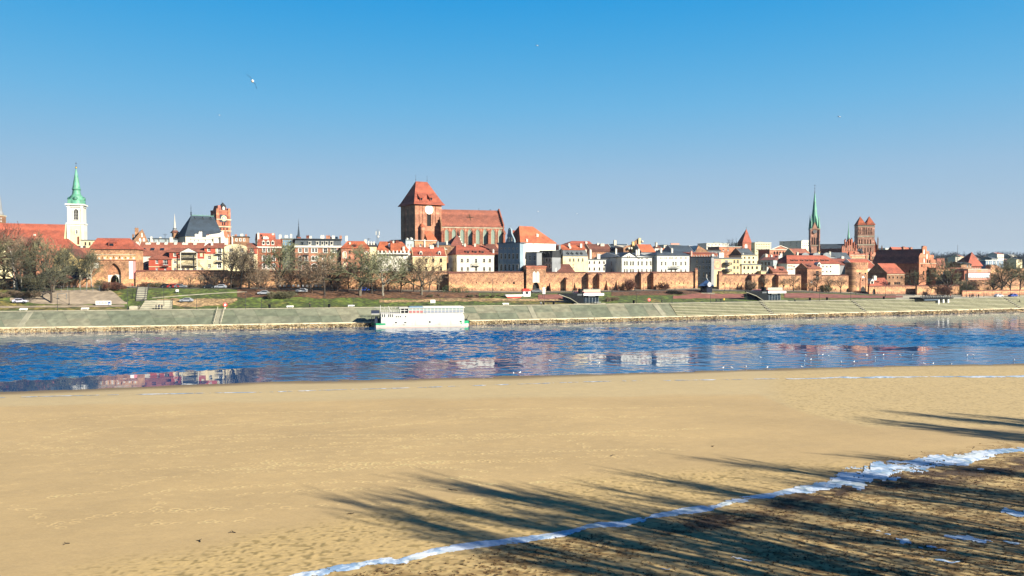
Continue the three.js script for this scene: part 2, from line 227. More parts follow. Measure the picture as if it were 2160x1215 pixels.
  for (const [y, w, h, zs, o2] of c.left || []) for (const z of zs) { const yy = s.Y(y + h / 2, -z), k = (s.D) / F, f = addWindow(g, xl - 0.25, yy, w * k, h * k, (o2 || {}).a || 0, { ...(c.wo || {}), ...(o2 || {}) }); f.position.z = -z; f.rotation.y = -Math.PI / 2; }
  return s;
}

// ---------- the setting: river, far bank, sandbank ----------
function sheetGeo(P, nu, nv) {                                       // P(i, j) -> Vector3 over a grid, texture coordinates in metres of ground
  const pos = [], uv = [], idx = [];
  for (let j = 0; j <= nv; j++) for (let i = 0; i <= nu; i++) { const p = P(i / nu, j / nv); pos.push(p.x, p.y, p.z); uv.push(p.x, -p.z); }
  for (let j = 0; j < nv; j++) for (let i = 0; i < nu; i++) { const a = j * (nu + 1) + i, b = a + 1, c = a + nu + 1, d = c + 1; idx.push(a, b, d, a, d, c); }
  const g = new THREE.BufferGeometry(); g.setAttribute('position', new THREE.Float32BufferAttribute(pos, 3)); g.setAttribute('uv', new THREE.Float32BufferAttribute(uv, 2)); g.setIndex(idx); g.computeVertexNormals(); g.userData.ready = true; return g;
}
function strip(name, a, b, o0, o1, lift, m, label, cat, n = 0, nv = 8, jag = 0) {   // ground cover between two lines along the bank
  const f = v => typeof v === 'function' ? v : () => v, lo = f(o0), hi = f(o1), nu = n || Math.max(4, Math.round((b - a) / 14));
  const mesh = mk(name, sheetGeo((u, v) => { const px = lerp(a, b, u), j = jag * (fbm(px * 0.06 + v * 40, v * 9 + a) - 0.5) * 2, p = ground(px, lerp(lo(px), hi(px), v) + (v === 0 || v === 1 ? j : 0)); p.y += lift; return p; }, nu, nv), m);
  return tag(mesh, label, cat, null, 'structure');
}
// the ground from the promenade to the horizon
{
  const os = []; for (let o = 12.9; o < 17; o += 1.03) os.push(o); for (let o = 17.2; o < 66; o += 1.6) os.push(o); for (let o = 68; o < 160; o += 8) os.push(o); for (const o of [180, 220, 300, 420, 600, 900, 1400, 2200, 3600]) os.push(o);
  const NU = 240, pxs = u => lerp(-900, 3100, u);
  tag(mk('grass_bank', sheetGeo((u, v) => ground(pxs(u), os[Math.round(v * (os.length - 1))]), NU, os.length - 1), M.grass), 'mown green grass of the far river bank below the town wall', 'grass', null, 'structure');
}
const grassEdge = px => 17 + 1.2 * (fbm(px * 0.02, 3.3) - 0.5);
strip('promenade', -900, 3000, 12.95, 16.6, 0.05, M.concretePale, 'pale paved promenade along the top of the embankment', 'promenade', 260, 3);
strip('road', 250, 1930, px => OW(px) - 10.5, px => OW(px) - 5, 0.07, M.asphalt, 'grey asphalt street running along the foot of the town wall', 'road', 150, 4);
strip('pavement', 250, 1930, px => OW(px) - 4.6, px => OW(px) - 2, 0.16, M.concretePale, 'pale pavement between the street and the town wall', 'pavement', 150, 3);
strip('gravel_yard', 20, 268, px => 24 + 4 * smooth(120, 20, px), px => lerp(39 - 8 * smooth(120, 20, px), 25.5, smooth(225, 268, px)), 0.07, M.gravel, 'sandy gravel yard in front of the thicket at the left', 'yard', 40, 10, 1);
strip('gravel_path', -300, 262, 21.2, 23.2, 0.08, M.gravel, 'narrow gravel path above the grass strip at the left', 'path', 50, 3, 0.3);
strip('footpath', 320, 520, px => lerp(29, 36, (px - 320) / 200), px => lerp(29.7, 36.8, (px - 320) / 200), 0.08, M.concretePale, 'thin pale footpath climbing the grass right of the stairs', 'path', 40, 2);
strip('bare_earth', 330, 500, px => 20.5 + 6 * Math.abs((px - 410) / 90) ** 2, px => 28.5, 0.06, M.dirt, 'bare sandy earth beside the parked car and stairs', 'earth', 40, 10, 1.4);
strip('bare_earth', 500, 760, px => 29 + 2 * fbm(px * 0.03, 2), px => OW(px) - 11, 0.06, M.soil, 'brown leaf covered earth under the trees left of the ship', 'earth', 50, 10, 1.6);
strip('bare_earth', 760, 1010, px => 28 + 2.2 * fbm(px * 0.03, 7), px => OW(px) - 11, 0.06, M.soil, 'brown leaf covered earth under the trees above the ship', 'earth', 50, 10, 1.6);
strip('bare_earth', 800, 905, px => 23.5 + 1.5 * fbm(px * 0.05, 9), px => 27.5, 0.09, M.dirt, 'sandy worn patch of ground just above the ship', 'earth', 40, 5, 1.2);
strip('bare_earth', 905, 1225, px => 25 - 3 * smooth(1100, 1220, px), px => 29 - 3 * smooth(1100, 1220, px), 0.09, M.dirt, 'long sandy strip of worn ground left of the near pavilion', 'earth', 60, 5, 1.2);
strip('bare_earth', 1290, 1480, px => 31, px => OW(px) - 11, 0.06, M.soil, 'dark brown planting bed below the wall right of the near pavilion', 'earth', 40, 8, 1.4);
strip('red_paving', 1135, 1205, px => 27.5, px => 36, 0.1, M.paving, 'red paved slope beside the near dark pavilion', 'paving', 24, 8, 0.5);
strip('red_paving', 1420, 1570, px => 24.5, px => 33 - 3 * smooth(1480, 1440, px), 0.1, M.paving, 'red paved slope below the dark kiosk with a blue roof', 'paving', 30, 8, 1.2);
strip('red_paving', 1655, 1905, px => 24 + 2 * smooth(1700, 1660, px), px => 36, 0.1, M.paving, 'long red paved slope below the crenellated gate tower', 'paving', 44, 8, 1.2);
strip('plaza', 1890, 2700, 16.5, px => OW(px) - 0.5, 0.06, M.concretePale, 'pale open square along the foot of the castle wall', 'square', 60, 6);
// the stone quay with its rough edge
strip('quay', -900, 2900, 2.9, 5.1, 0.06, M.quay, 'pale stone quay ledge at the foot of the embankment', 'quay', 260, 2);
{ const G = []; for (let i = 0; i < 200; i++) { const P = (px, o) => { const w = ground(px, o); return [w.x, 0.55, w.z]; }, a = lerp(-900, 2900, i / 200), b = lerp(-900, 2900, (i + 1) / 200); G.push(frustQuad(P(a, 2.75), P(b, 2.75), P(b, 3.5), P(a, 3.5), 0.86 + 0.05 * hash(i, 4))); } tag(mk('quay_edge', G, mat('#fff0cc', T.stone)), 'pale stone edge course along the front of the quay', 'quay edge', null, 'structure'); }
strip('river_edge', -900, 2900, -1.2, 3, 0.0, M.dirt, 'strip of earth and dry grass along the far waterline', 'bank', 300, 5, 0.2);
{
  const rocks = new THREE.InstancedMesh(solid(new THREE.IcosahedronGeometry(0.3, 0)), M.rock, 5200), o = new THREE.Object3D(); rocks.name = 'riprap_stones'; seed = 11;
  for (let i = 0; i < 5200; i++) { const px = rr(-250, 2400), p = ground(px, rr(-0.9, 2.7)); o.position.copy(p); o.scale.set(rr(0.5, 1.7), rr(0.3, 1), rr(0.5, 1.5)); o.rotation.set(rnd() * 6, rnd() * 6, rnd() * 6); o.updateMatrix(); rocks.setMatrixAt(i, o.matrix); const k = rr(0.6, 1.25); rocks.setColorAt(i, new THREE.Color(k, k * 0.96, k * 0.9)); }
  scene.add(tag(rocks, 'tumbled brown stones along the far waterline below the quay', 'stones', null, 'stuff'));
  const G = []; for (let k = 0; k < 16; k++) { const a = rr(0, 6.28), l = rr(0.3, 0.75), r = rr(0.05, 0.25), t = rr(0.1, 0.5), x = Math.cos(a), z = Math.sin(a); G.push(poly([[[x * r - 0.05 * z, 0, z * r + 0.05 * x], [x * r + 0.05 * z, 0, z * r - 0.05 * x], [x * (r + t), l, z * (r + t)]]])); }
  const tuft = solid(G), dry = new THREE.InstancedMesh(tuft, mat('#fff0c0', T.soil), 2800); dry.name = 'dry_grass';
  for (let i = 0; i < 2800; i++) { const px = rr(-250, 2400), p = ground(px, rr(-0.2, 2.3)); o.position.copy(p); const k = fbm(px * 0.05, 4) > 0.46 ? 1 : 0.45; o.scale.set(1.3 * k, rr(0.3, 0.9) * k, 1.3 * k); o.rotation.set(0, rnd() * 6, 0); o.updateMatrix(); dry.setMatrixAt(i, o.matrix); const c = rr(0.6, 1.2); dry.setColorAt(i, new THREE.Color(c, c * rr(0.88, 1), c * 0.85)); }
  scene.add(tag(dry, 'dry yellow grass growing between the stones of the far waterline', 'dry grass', null, 'stuff')); M.tuft = tuft;
}
// sloping embankment of concrete slabs, and the terraced steps that follow it to the right
{
  const g = new THREE.Group(); g.name = 'embankment'; scene.add(tag(g, 'sloping grey green concrete embankment left of the terraced steps', 'embankment', null, 'structure'));
  const END = 1412, edge = []; for (let px = -820; px < END - 8; px += 7.2 / (row(px, 9) / F * 1.03)) edge.push(px); edge.push(END);
  const tones = ['#7f8670', '#888c76', '#93957e', '#7c836c', '#9a9880'].map(h => mat(h, T.slab || T.stone)); seed = 5;
  for (let i = 0; i + 1 < edge.length; i++) for (const [a, b] of [[5.1, 8.85], [9.0, 12.9]]) {
    const sk = (px, o) => px + (13 - o) * 2.1, e = 0.18, P = (px, o, d) => { const p = ground(px, o); p.y += 0.05 - d; return [p.x, p.y, p.z]; };
    const A = sk(edge[i], a) + e, A2 = sk(edge[i], b) + e, C = sk(edge[i + 1], a) - e, C2 = sk(edge[i + 1], b) - e, q = [P(A, a, 0), P(C, a, 0), P(C2, b, 0), P(A2, b, 0)], r = [P(A, a, 0.3), P(C, a, 0.3), P(C2, b, 0.3), P(A2, b, 0.3)];
    mk('slab', poly([q, [r[0], r[1], q[1], q[0]], [r[1], r[2], q[2], q[1]], [r[2], r[3], q[3], q[2]], [r[3], r[0], q[0], q[3]]]), tones[Math.floor(rnd() * 5)], g);
  }
  mk('bedding', sheetGeo((u, v) => { const p = ground(lerp(-900, END + 12, u), lerp(5, 13.2, v)); p.y -= 0.06; return p; }, 200, 4), M.soil, g);
  const kerb = []; for (let i = 0; i < 110; i++) { const a = lerp(-900, END, i / 110), b = lerp(-900, END, (i + 1) / 110), P = (px, o, y) => { const p = ground(px, o); return [p.x, 5.84 + y, p.z]; }; kerb.push(frustQuad(P(a, 12.7, 0), P(b, 12.7, 0), P(b, 13.15, 0), P(a, 13.15, 0), 0.16)); }
  mk('kerb', kerb, M.concretePale, g);
  const s = new THREE.Group(); s.name = 'terrace_steps'; scene.add(tag(s, 'wide pale stone seating terraces stepping down to the river at right', 'steps', null, 'structure'));
  const N = 8;
  for (let k = 0; k < N; k++) {
    const o0 = 5.1 + k, y0 = lerp(1.3, 5.85, (k + 1) / N), G = [], R = [];
    for (let i = 0; i < 70; i++) {
      const st = 1412 + (13 - o0) * 2.1, a = lerp(st, 2900, i / 70), b = lerp(st, 2900, (i + 1) / 70), P = (px, o, y) => { const p = ground(px, o); return [p.x, y, p.z]; };
      G.push(frustQuad(P(a, o0, y0 - 0.16), P(b, o0, y0 - 0.16), P(b, o0 + (k === N - 1 ? 1.1 : 0.72), y0 - 0.16), P(a, o0 + (k === N - 1 ? 1.1 : 0.72), y0 - 0.16), 0.16)); R.push(frustQuad(P(a, o0 + 0.1, y0 - 0.9), P(b, o0 + 0.1, y0 - 0.9), P(b, o0 + 1.3, y0 - 0.9), P(a, o0 + 1.3, y0 - 0.9), 0.735));
    }
    const st = mk('step', G, [M.step, mat('#bdb99b', T.stone), mat('#d2ccb0', T.stone)][k % 3], s); mk('riser', R, mat('#6f7152', T.stone), st);  // risers coloured dark to stand for the shadow under each tread
  }
}
function frustQuad(a, b, c, d, h) { const up = p => [p[0], p[1] + h, p[2]], A = up(a), Bq = up(b), C = up(c), D = up(d); return poly([[A, Bq, C, D], [a, b, Bq, A], [b, c, C, Bq], [c, d, D, C], [d, a, A, D]]); }

// near sandbank: height, colour and relief all follow the place on the ground
const SHORE = [[-900, 842], [0, 827], [270, 817], [540, 806], [1080, 795], [1600, 779], [1900, 771], [2160, 768], [3100, 756]];
function shoreD(px) { const c = clamp(px, -500, 2700); return -onY(c, tab(SHORE, c), 0).z; }
function beachY(x, D) {
  if (D < 1) return 0.6; const px = 1080 + x / D * F, d = shoreD(px) - D;
  const n = fbm(x * 0.1, D * 0.25) - 0.5, n2 = fbm(x * 0.45, D * 0.6 + 40) - 0.5;
  return clamp(d * 0.035, -1.2, 0.4) + 0.10 * smooth(-4, 3, d) * n * 1.2 + 0.03 * n2 + 0.25 * smooth(20, 70, d) * (fbm(x * 0.03, D * 0.05 + 9) - 0.3);
}
const sandAt = (px, py) => { let p = onY(px, py, 0.4); for (let i = 0; i < 4; i++) p = onY(px, py, beachY(p.x, -p.z)); return p; };
const BX = [-120, 140], BD = [38, 166];
const LINE = (T2, px) => tab(T2, px);
const ICE = [[560, 1228, 9], [700, 1205, 12], [830, 1182, 11], [960, 1158, 11], [1075, 1141, 10], [1160, 1128, 9], [1240, 1112, 8], [1330, 1099, 10], [1400, 1088, 10], [1500, 1068, 11], [1580, 1052, 10], [1640, 1042, 9], [1700, 1027, 14], [1760, 1018, 17], [1820, 1003, 25], [1850, 990, 20], [1900, 984, 12], [1960, 977, 17], [2020, 970, 13], [2060, 964, 12], [2120, 953, 7], [2200, 943, 4]];
const iceC = px => tab(ICE.map(q => [q[0], q[1]]), px);
function toPix(x, D, y = 0.4) { const a = (y - CAM) / D; const v = (a * cP + sP) / (cP - a * sP); return [1080 + x / D * F * (cP + v * sP), 607.5 - v * F]; }
function sandZones(x, D) {
  const [px, py] = toPix(x, D), nz = fbm(x * 0.12, D * 0.3) - 0.5;
  const low = tab([[-400, 1210], [0, 1182], [150, 1166], [420, 1146], [600, 1100], [900, 1050], [1200, 1004], [1450, 975], [1700, 962], [2160, 935], [2600, 915]], px) + nz * 24;
  const rough = smooth(-6, 40, py - low) * smooth(300, 620, px + (py - 1100) * 2.5 + nz * 120);
  const up = tab([[-400, 868], [0, 858], [700, 845], [1100, 838], [1600, 832], [1700, 872], [1830, 902], [2160, 905], [2600, 905]], px) + nz * 8;
  const pale = smooth(5, -5, py - up);
  const ice = iceC(px), litter = smooth(-4, 24, py - ice) * smooth(560, 800, px) * (0.25 + 0.75 * smooth(0.36, 0.6, fbm(x * 0.22 + 3, D * 0.5))) + smooth(1480, 1900, px) * smooth(-32, -8, py - ice) * smooth(0, 1, fbm(x * 0.5, D * 0.9) * 1.6 - 0.2);
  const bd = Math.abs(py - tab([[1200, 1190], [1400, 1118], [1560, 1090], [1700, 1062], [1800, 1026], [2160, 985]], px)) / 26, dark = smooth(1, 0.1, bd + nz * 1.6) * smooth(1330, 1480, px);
  const wet = smooth(5.5, 0.5, shoreD(1080 + x / D * F) - D + 3 * nz);
  return { px, py, rough: Math.max(rough, smooth(1590, 1680, px) * pale * 0.6), pale, litter: clamp(litter, 0, 1), dark, wet };
}
{
  const W = 2048, H = 2048, tracks = new Float32Array(W * H); seed = 77;
  const stamp = (x, D, r, a) => { const i = (x - BX[0]) / (BX[1] - BX[0]) * W, j = (D - BD[0]) / (BD[1] - BD[0]) * H, ri = r * 1.5 / (BX[1] - BX[0]) * W, rj = r / (BD[1] - BD[0]) * H; for (let v = Math.floor(j - rj - 1); v <= j + rj + 1; v++) for (let u = Math.floor(i - ri - 1); u <= i + ri + 1; u++) { if (u < 0 || v < 0 || u >= W || v >= H) continue; const q = ((u - i) / ri) ** 2 + ((v - j) / rj) ** 2; if (q < 1.4) tracks[v * W + u] += a * (q < 0.6 ? -1 : 0.8); } };
  const walk = pts => { for (let k = 0; k + 1 < pts.length; k++) { const a = sandAt(...pts[k]), b = sandAt(...pts[k + 1]), n = Math.max(2, Math.round(a.distanceTo(b) / 0.72)); for (let i = 0; i < n; i++) if (rnd() < 0.72) stamp(lerp(a.x, b.x, i / n) + rr(-0.4, 0.4), -lerp(a.z, b.z, i / n) + 0.9 * (vn(i * 0.09, k + pts[0][0]) - 0.5) + (i % 2 ? 0.14 : -0.14) + rr(-0.12, 0.12), rr(0.19, 0.27), rr(0.6, 1)); } };
  [[[0, 945], [130, 915], [250, 878], [420, 866]], [[0, 955], [110, 932], [240, 902], [460, 898], [760, 892]], [[120, 930], [180, 935], [260, 955], [400, 960], [600, 945], [900, 940]], [[30, 960], [180, 958], [300, 957], [700, 935], [1200, 915], [1500, 905]], [[100, 1050], [220, 1040], [330, 1012], [420, 995], [620, 985]], [[0, 1055], [50, 1075], [90, 1105], [140, 1120]], [[330, 1100], [320, 1085], [340, 1050], [370, 1025]], [[100, 1110], [250, 1085], [500, 1070], [620, 1060]], [[600, 1000], [750, 985], [900, 962], [1400, 945]], [[0, 890], [200, 880], [500, 872], [900, 865], [1500, 858]], [[800, 925], [1100, 915], [1500, 922]], [[600, 920], [760, 905], [1000, 880]], [[300, 1105], [500, 1100], [640, 1085]], [[1200, 930], [1240, 945], [1250, 960], [1320, 965]], [[420, 1002], [560, 978], [760, 975], [1040, 995]]].forEach(walk);
  for (let k = 0; k < 16; k++) { const y = rr(870, 1100), x = rr(-50, 700); walk([[x, y], [x + rr(150, 400), y - rr(0, 22)], [x + rr(420, 900), y - rr(10, 40)]]); }
  for (let k = 0; k < 1600; k++) { const p = sandAt(rr(0, 1400), 868 + rnd() * rnd() * 230); stamp(p.x, -p.z, rr(0.13, 0.2), rr(0.25, 0.6)); }
  const hB = (x, D, z) => { const m1 = vn(x * 3.1, D * 3.6), m2 = vn(x * 6.7 + 9, D * 7.5), rid = 1 - Math.abs(vn(x * 2.3 + 4, D * 2.9) * 2 - 1); return 0.10 * fbm(x * 1.3, D * 1.6, 2) + z.rough * (0.34 * rid + 0.22 * m1 + 0.16 * m2) + z.litter * 0.16 * (hash(Math.floor(x * 9), Math.floor(D * 9)) * 0.5 + m2) + 0.1 * vn(x * 0.8, D * 2.6); };
  const col = new Uint8Array(W * H * 4), bmp = new Uint8Array(W * H * 4);
  for (let j = 0; j < H; j++) for (let i = 0; i < W; i++) {
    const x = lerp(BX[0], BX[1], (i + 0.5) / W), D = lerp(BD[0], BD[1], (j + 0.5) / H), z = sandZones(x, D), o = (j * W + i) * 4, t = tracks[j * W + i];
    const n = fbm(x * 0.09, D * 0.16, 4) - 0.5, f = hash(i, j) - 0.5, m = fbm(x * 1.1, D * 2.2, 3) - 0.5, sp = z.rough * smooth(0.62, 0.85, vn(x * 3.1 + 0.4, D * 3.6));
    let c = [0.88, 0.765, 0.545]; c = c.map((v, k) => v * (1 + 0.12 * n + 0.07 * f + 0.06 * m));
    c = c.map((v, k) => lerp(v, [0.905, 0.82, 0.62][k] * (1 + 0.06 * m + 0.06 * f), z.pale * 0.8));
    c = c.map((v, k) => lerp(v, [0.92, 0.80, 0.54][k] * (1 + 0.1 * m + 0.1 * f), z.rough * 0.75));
    c = c.map((v, k) => lerp(v, [0.46, 0.40, 0.2][k], sp * 0.42));  // shadow beside each mound painted into the sand colour
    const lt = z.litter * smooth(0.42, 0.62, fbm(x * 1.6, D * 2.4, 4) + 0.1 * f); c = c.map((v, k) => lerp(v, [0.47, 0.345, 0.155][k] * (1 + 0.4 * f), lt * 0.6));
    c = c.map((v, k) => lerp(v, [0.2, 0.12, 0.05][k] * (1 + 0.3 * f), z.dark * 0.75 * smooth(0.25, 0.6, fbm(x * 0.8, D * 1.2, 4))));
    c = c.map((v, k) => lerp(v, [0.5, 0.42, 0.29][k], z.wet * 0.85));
    if (t > 0) c = c.map(v => Math.min(1, v * (1 + 0.2 * Math.min(t, 1))));  // sunlit footprint rims painted as brighter sand
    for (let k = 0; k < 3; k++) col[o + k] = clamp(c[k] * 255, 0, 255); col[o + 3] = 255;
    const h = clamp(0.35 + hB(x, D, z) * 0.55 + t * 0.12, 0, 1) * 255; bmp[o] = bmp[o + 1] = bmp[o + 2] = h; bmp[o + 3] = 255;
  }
  const dt = (d, srgb) => { const t = new THREE.DataTexture(d, W, H, THREE.RGBAFormat); if (srgb) t.colorSpace = THREE.SRGBColorSpace; t.magFilter = t.minFilter = THREE.LinearFilter; t.repeat.set(1 / (BX[1] - BX[0]), 1 / (BD[1] - BD[0])); t.offset.set(-BX[0] / (BX[1] - BX[0]), -BD[0] / (BD[1] - BD[0])); t.wrapS = t.wrapT = THREE.MirroredRepeatWrapping; t.needsUpdate = true; return t; };
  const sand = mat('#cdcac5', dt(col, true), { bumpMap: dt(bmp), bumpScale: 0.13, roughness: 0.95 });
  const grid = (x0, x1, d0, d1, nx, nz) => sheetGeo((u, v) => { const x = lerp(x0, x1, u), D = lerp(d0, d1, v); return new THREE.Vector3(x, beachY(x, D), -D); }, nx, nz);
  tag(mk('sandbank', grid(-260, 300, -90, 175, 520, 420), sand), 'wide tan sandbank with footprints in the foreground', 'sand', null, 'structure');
}
// the river: one sheet with real ripples where the photo's water is rough, smooth where it lies still
{
  const yl = [[-400, 830], [0, 806], [250, 790], [500, 775], [800, 765], [1080, 752], [1300, 744], [1600, 723], [1900, 731], [2160, 734], [2600, 735]], yu = [[-400, 738], [0, 728], [500, 708], [780, 702], [1020, 698], [1300, 690], [1700, 684], [1950, 694], [2160, 699], [2600, 700]];
  const still = [[955, 1065, 758, 776], [1225, 1465, 748, 771], [1610, 1990, 722, 743]];
  const zone = (x, D) => {
    const [px, py] = toPix(x, D, 0), n = fbm(x * 0.035, D * 0.06, 4), lo = tab(yl, px) + (n - 0.5) * 7, hi = tab(yu, px) + (n - 0.5) * 10, mid = smooth(lo + 2, lo - 3, py) * smooth(hi - 8, hi + 10, py), ice = smooth(lo, lo + 3, py);
    let calm = smooth(640, 480, px); for (const [a, b, c, d] of still) calm = Math.max(calm, smooth(a - 50, a + 40, px + (n - 0.5) * 80) * smooth(b + 50, b - 40, px + (n - 0.5) * 80) * smooth(c - 8, c + 6, py) * smooth(d + 8, d - 6, py) * 0.9);
    return { n, mid, ice, calm, px, py };
  };
  const X = [-330, 390], D2 = [105, 375], W = 1024, H = 512, r = new Uint8Array(W * H * 4);
  for (let j = 0; j < H; j++) for (let i = 0; i < W; i++) { const z = zone(lerp(X[0], X[1], (i + 0.5) / W), lerp(D2[0], D2[1], (j + 0.5) / H)), q = z.ice * (0.02 + 0.1 * (1 - z.calm)) + z.mid * 0.12 + (1 - z.mid) * (1 - z.ice) * 0.05, o = (j * W + i) * 4; r[o] = r[o + 1] = r[o + 2] = clamp(q * 255, 0, 255); r[o + 3] = 255; }
  const t = new THREE.DataTexture(r, W, H, THREE.RGBAFormat); t.magFilter = t.minFilter = THREE.LinearFilter; t.wrapS = t.wrapT = THREE.MirroredRepeatWrapping; t.repeat.set(1 / (X[1] - X[0]), 1 / (D2[1] - D2[0])); t.offset.set(-X[0] / (X[1] - X[0]), -D2[0] / (D2[1] - D2[0])); t.needsUpdate = true;
  const water = new THREE.MeshStandardMaterial({ color: new THREE.Color(0.002, 0.05, 0.15), roughness: 1, roughnessMap: t });
  const NU = 800, NV = 470, us = i => i === 0 ? -3.4 : i === NU ? 3.4 : lerp(-0.8, 0.8, (i - 1) / (NU - 2)), ds = j => j === 0 ? 92 : j === NV ? 600 : lerp(114, 356, (j - 1) / (NV - 2));
  tag(mk('river', sheetGeo((u, v) => {
    const i = Math.round(u * NU), j = Math.round(v * NV), D = ds(j), x = us(i) * Math.min(D, 360); let y = 0;
    if (i && j && i < NU && j < NV) { const z = zone(x, D), band = 0.55 + 0.9 * smooth(0.35, 0.65, fbm(x * 0.02 + 7, D * 0.09, 4)), amp = z.mid * band * 1.6 + (1 - z.mid) * (1 - z.ice) * 0.2 + z.ice * (0.02 + 0.05 * smooth(560, 700, z.px) + 0.3 * (1 - z.calm)); y = amp * (0.22 * (vn(x * 0.34 + z.n * 6, D * 0.62) - 0.5) + 0.2 * (vn(x * 0.64 + 30, D * 0.95 + 0.25 * x) - 0.5) + 0.05 * (hash(i, j) - 0.5)); }
    return new THREE.Vector3(x, y, -D);
  }, NU, NV), water), 'deep blue rippled river between the sandbank and the town', 'river', null, 'structure');
}
// strips of ice and old snow lying on the sand
{
  const iceTex = tex(1024, 512, (u, v) => { const n = pfbm(u * 60, v * 20, 0, 4), m = pfbm(u * 14 + 3, v * 6, 0, 4), g = smooth(0.32, 0.62, n * 0.45 + m * 0.55), d = smooth(0.56, 0.7, pfbm(u * 22 + 8, v * 9 + 4, 0, 3)) * 0.5; return [lerp(0.58, 0.95, g) - d * 0.16, lerp(0.68, 0.95, g) - d * 0.16, lerp(0.78, 0.95, g) - d * 0.24]; });
  iceTex.repeat.set(1 / 26, 1 / 9);
  const ice = new THREE.MeshStandardMaterial({ color: '#d2d8de', map: iceTex, roughness: 0.45, bumpMap: iceTex, bumpScale: 0.06 });
  const ribbon = (name, pts, label, seed0, jag = 0.35, n = 240, hole = 0.1) => {
    const m = 20, g = sheetGeo((u, v) => {
      const k = u * (pts.length - 1), i = Math.min(pts.length - 2, Math.floor(k)), f = k - i, px = lerp(pts[i][0], pts[i + 1][0], f), py = lerp(pts[i][1], pts[i + 1][1], f), h = lerp(pts[i][2], pts[i + 1][2], f) * (0.8 + 0.35 * smooth(1650, 1800, px)), e = v * 2 - 1, p = sandAt(px, py + e * h);
      p.z += (fbm(u * pts.length * 1.7 + seed0, 5 + seed0, 4) - 0.5) * 3.4 * jag * h / 10; p.y = beachY(p.x, -p.z) + 0.05 * (1 - Math.pow(Math.abs(e), 3)) + 0.004; return p;
    }, n, m), pos = g.attributes.position, idx = [], old = g.index.array;
    for (let t = 0; t < old.length; t += 6) { const q = t / 6, e = ((Math.floor(q / n) + 0.5) / m) * 2 - 1, u = (q % n + 0.5) / n, k = old[t], x = pos.getX(k), z = pos.getZ(k), f = fbm(x * 0.55 + seed0, z * 0.9, 4) * 0.7 + fbm(x * 2.6, z * 4.2 + seed0, 3) * 0.3; if (f + 0.34 * Math.abs(e) ** 3 + 0.1 * (Math.abs(u * 2 - 1) > 0.96 ? 1 : 0) < 0.86 - hole - 0.12 * Math.abs(e)) for (let c = 0; c < 6; c++) idx.push(old[t + c]); }
    g.setIndex(idx); return tag(mk(name, g, ice), label, 'ice', null, 'structure');
  };
  ribbon('ice_strip', ICE, 'long crooked strip of white ice crossing the near sand', 3, 0.5, 900, 0.13);
  const S = [[-60, 841], [200, 834], [540, 828], [800, 820], [1080, 811], [1300, 804], [1500, 801], [1700, 799]].map(([x, y]) => [x, y, 1.1]);
  ribbon('ice_strip', S, 'thin pale line of ice along the sand near the water', 9, 3, 700, 0.3);
  ribbon('ice_strip', [[1660, 800, 0.6], [1780, 797, 1.6], [1860, 796, 1.8], [1960, 795, 0.8], [2060, 795, 1.8], [2200, 794, 2.2]], 'white patch of ice on the sand near the water at far right', 21, 2, 260, 0.16);
  ribbon('ice_strip', [[1842, 1118, 3], [1865, 1125, 4], [1900, 1140, 8], [1950, 1155, 7], [2000, 1164, 3]], 'small bluish ice tongue in the brown litter at lower right', 33, 0.8, 90, 0.3);
  ribbon('ice_strip', [[1990, 1130, 2], [2050, 1136, 8], [2100, 1146, 7], [2190, 1150, 6]], 'bluish ice patch at the right edge in the brown litter', 41, 1, 90, 0.3);
  ribbon('ice_strip', [[2110, 1080, 2], [2140, 1083, 8], [2200, 1078, 9]], 'shaded ice patch at the right edge above the other patches', 43, 1, 60, 0.3);
  ribbon('ice_strip', [[1873, 1010, 2], [1886, 1010, 5], [1901, 1009, 2]], 'small round ice patch just below the wide end of the strip', 51, 0.4, 30, 0.14);
  ribbon('ice_strip', [[2062, 990, 1], [2068, 990, 2.4], [2076, 990, 1]], 'tiny ice scrap on brown litter at far right', 53, 0.4, 20, 0.14);
  ribbon('ice_strip', [[1940, 1178, 1.5], [1970, 1184, 3.5], [2030, 1187, 1.5]], 'thin ice scraps below the bluish ice tongue', 54, 1, 50, 0.32);
  ribbon('ice_strip', [[1540, 1176, 1.5], [1560, 1180, 3], [1586, 1184, 1.5]], 'ice scraps on the shadowed litter at bottom centre right', 57, 1, 50, 0.3);
  ribbon('ice_strip', [[1395, 1200, 1.5], [1425, 1203, 3], [1455, 1203, 1.5]], 'ice scraps at the bottom edge right of centre', 59, 1, 50, 0.3);
}
// dead plants and twigs lying in the brown strip
{
  const n = 6500, d = new THREE.InstancedMesh(M.tuft, mat('#a07840', T.soil), n), o = new THREE.Object3D(); d.name = 'plant_litter'; seed = 21; let c = 0;
  for (let k = 0; k < 90000 && c < n; k++) { const px = rr(700, 2260), py = rr(930, 1230), p = sandAt(px, py), z = sandZones(p.x, -p.z); if (rnd() > z.litter * 0.55 + z.dark * 0.9 || Math.abs(py - iceC(px)) < tab(ICE.map(q => [q[0], q[2]]), px) * 1.05) continue; o.position.copy(p); const s = rr(0.08, 0.24); o.scale.set(s * 1.3, s * rr(0.3, 0.8), s * 1.3); o.rotation.set(rr(-0.4, 0.4), rnd() * 6.28, rr(-0.4, 0.4)); o.updateMatrix(); d.setMatrixAt(c, o.matrix); const q = rr(0.4, 1.2); d.setColorAt(c, new THREE.Color(q, q * rr(0.8, 1), q * 0.8)); c++; }
  d.count = c; scene.add(tag(d, 'brown dead plant litter scattered over the near sand', 'plant litter', null, 'stuff'));
}

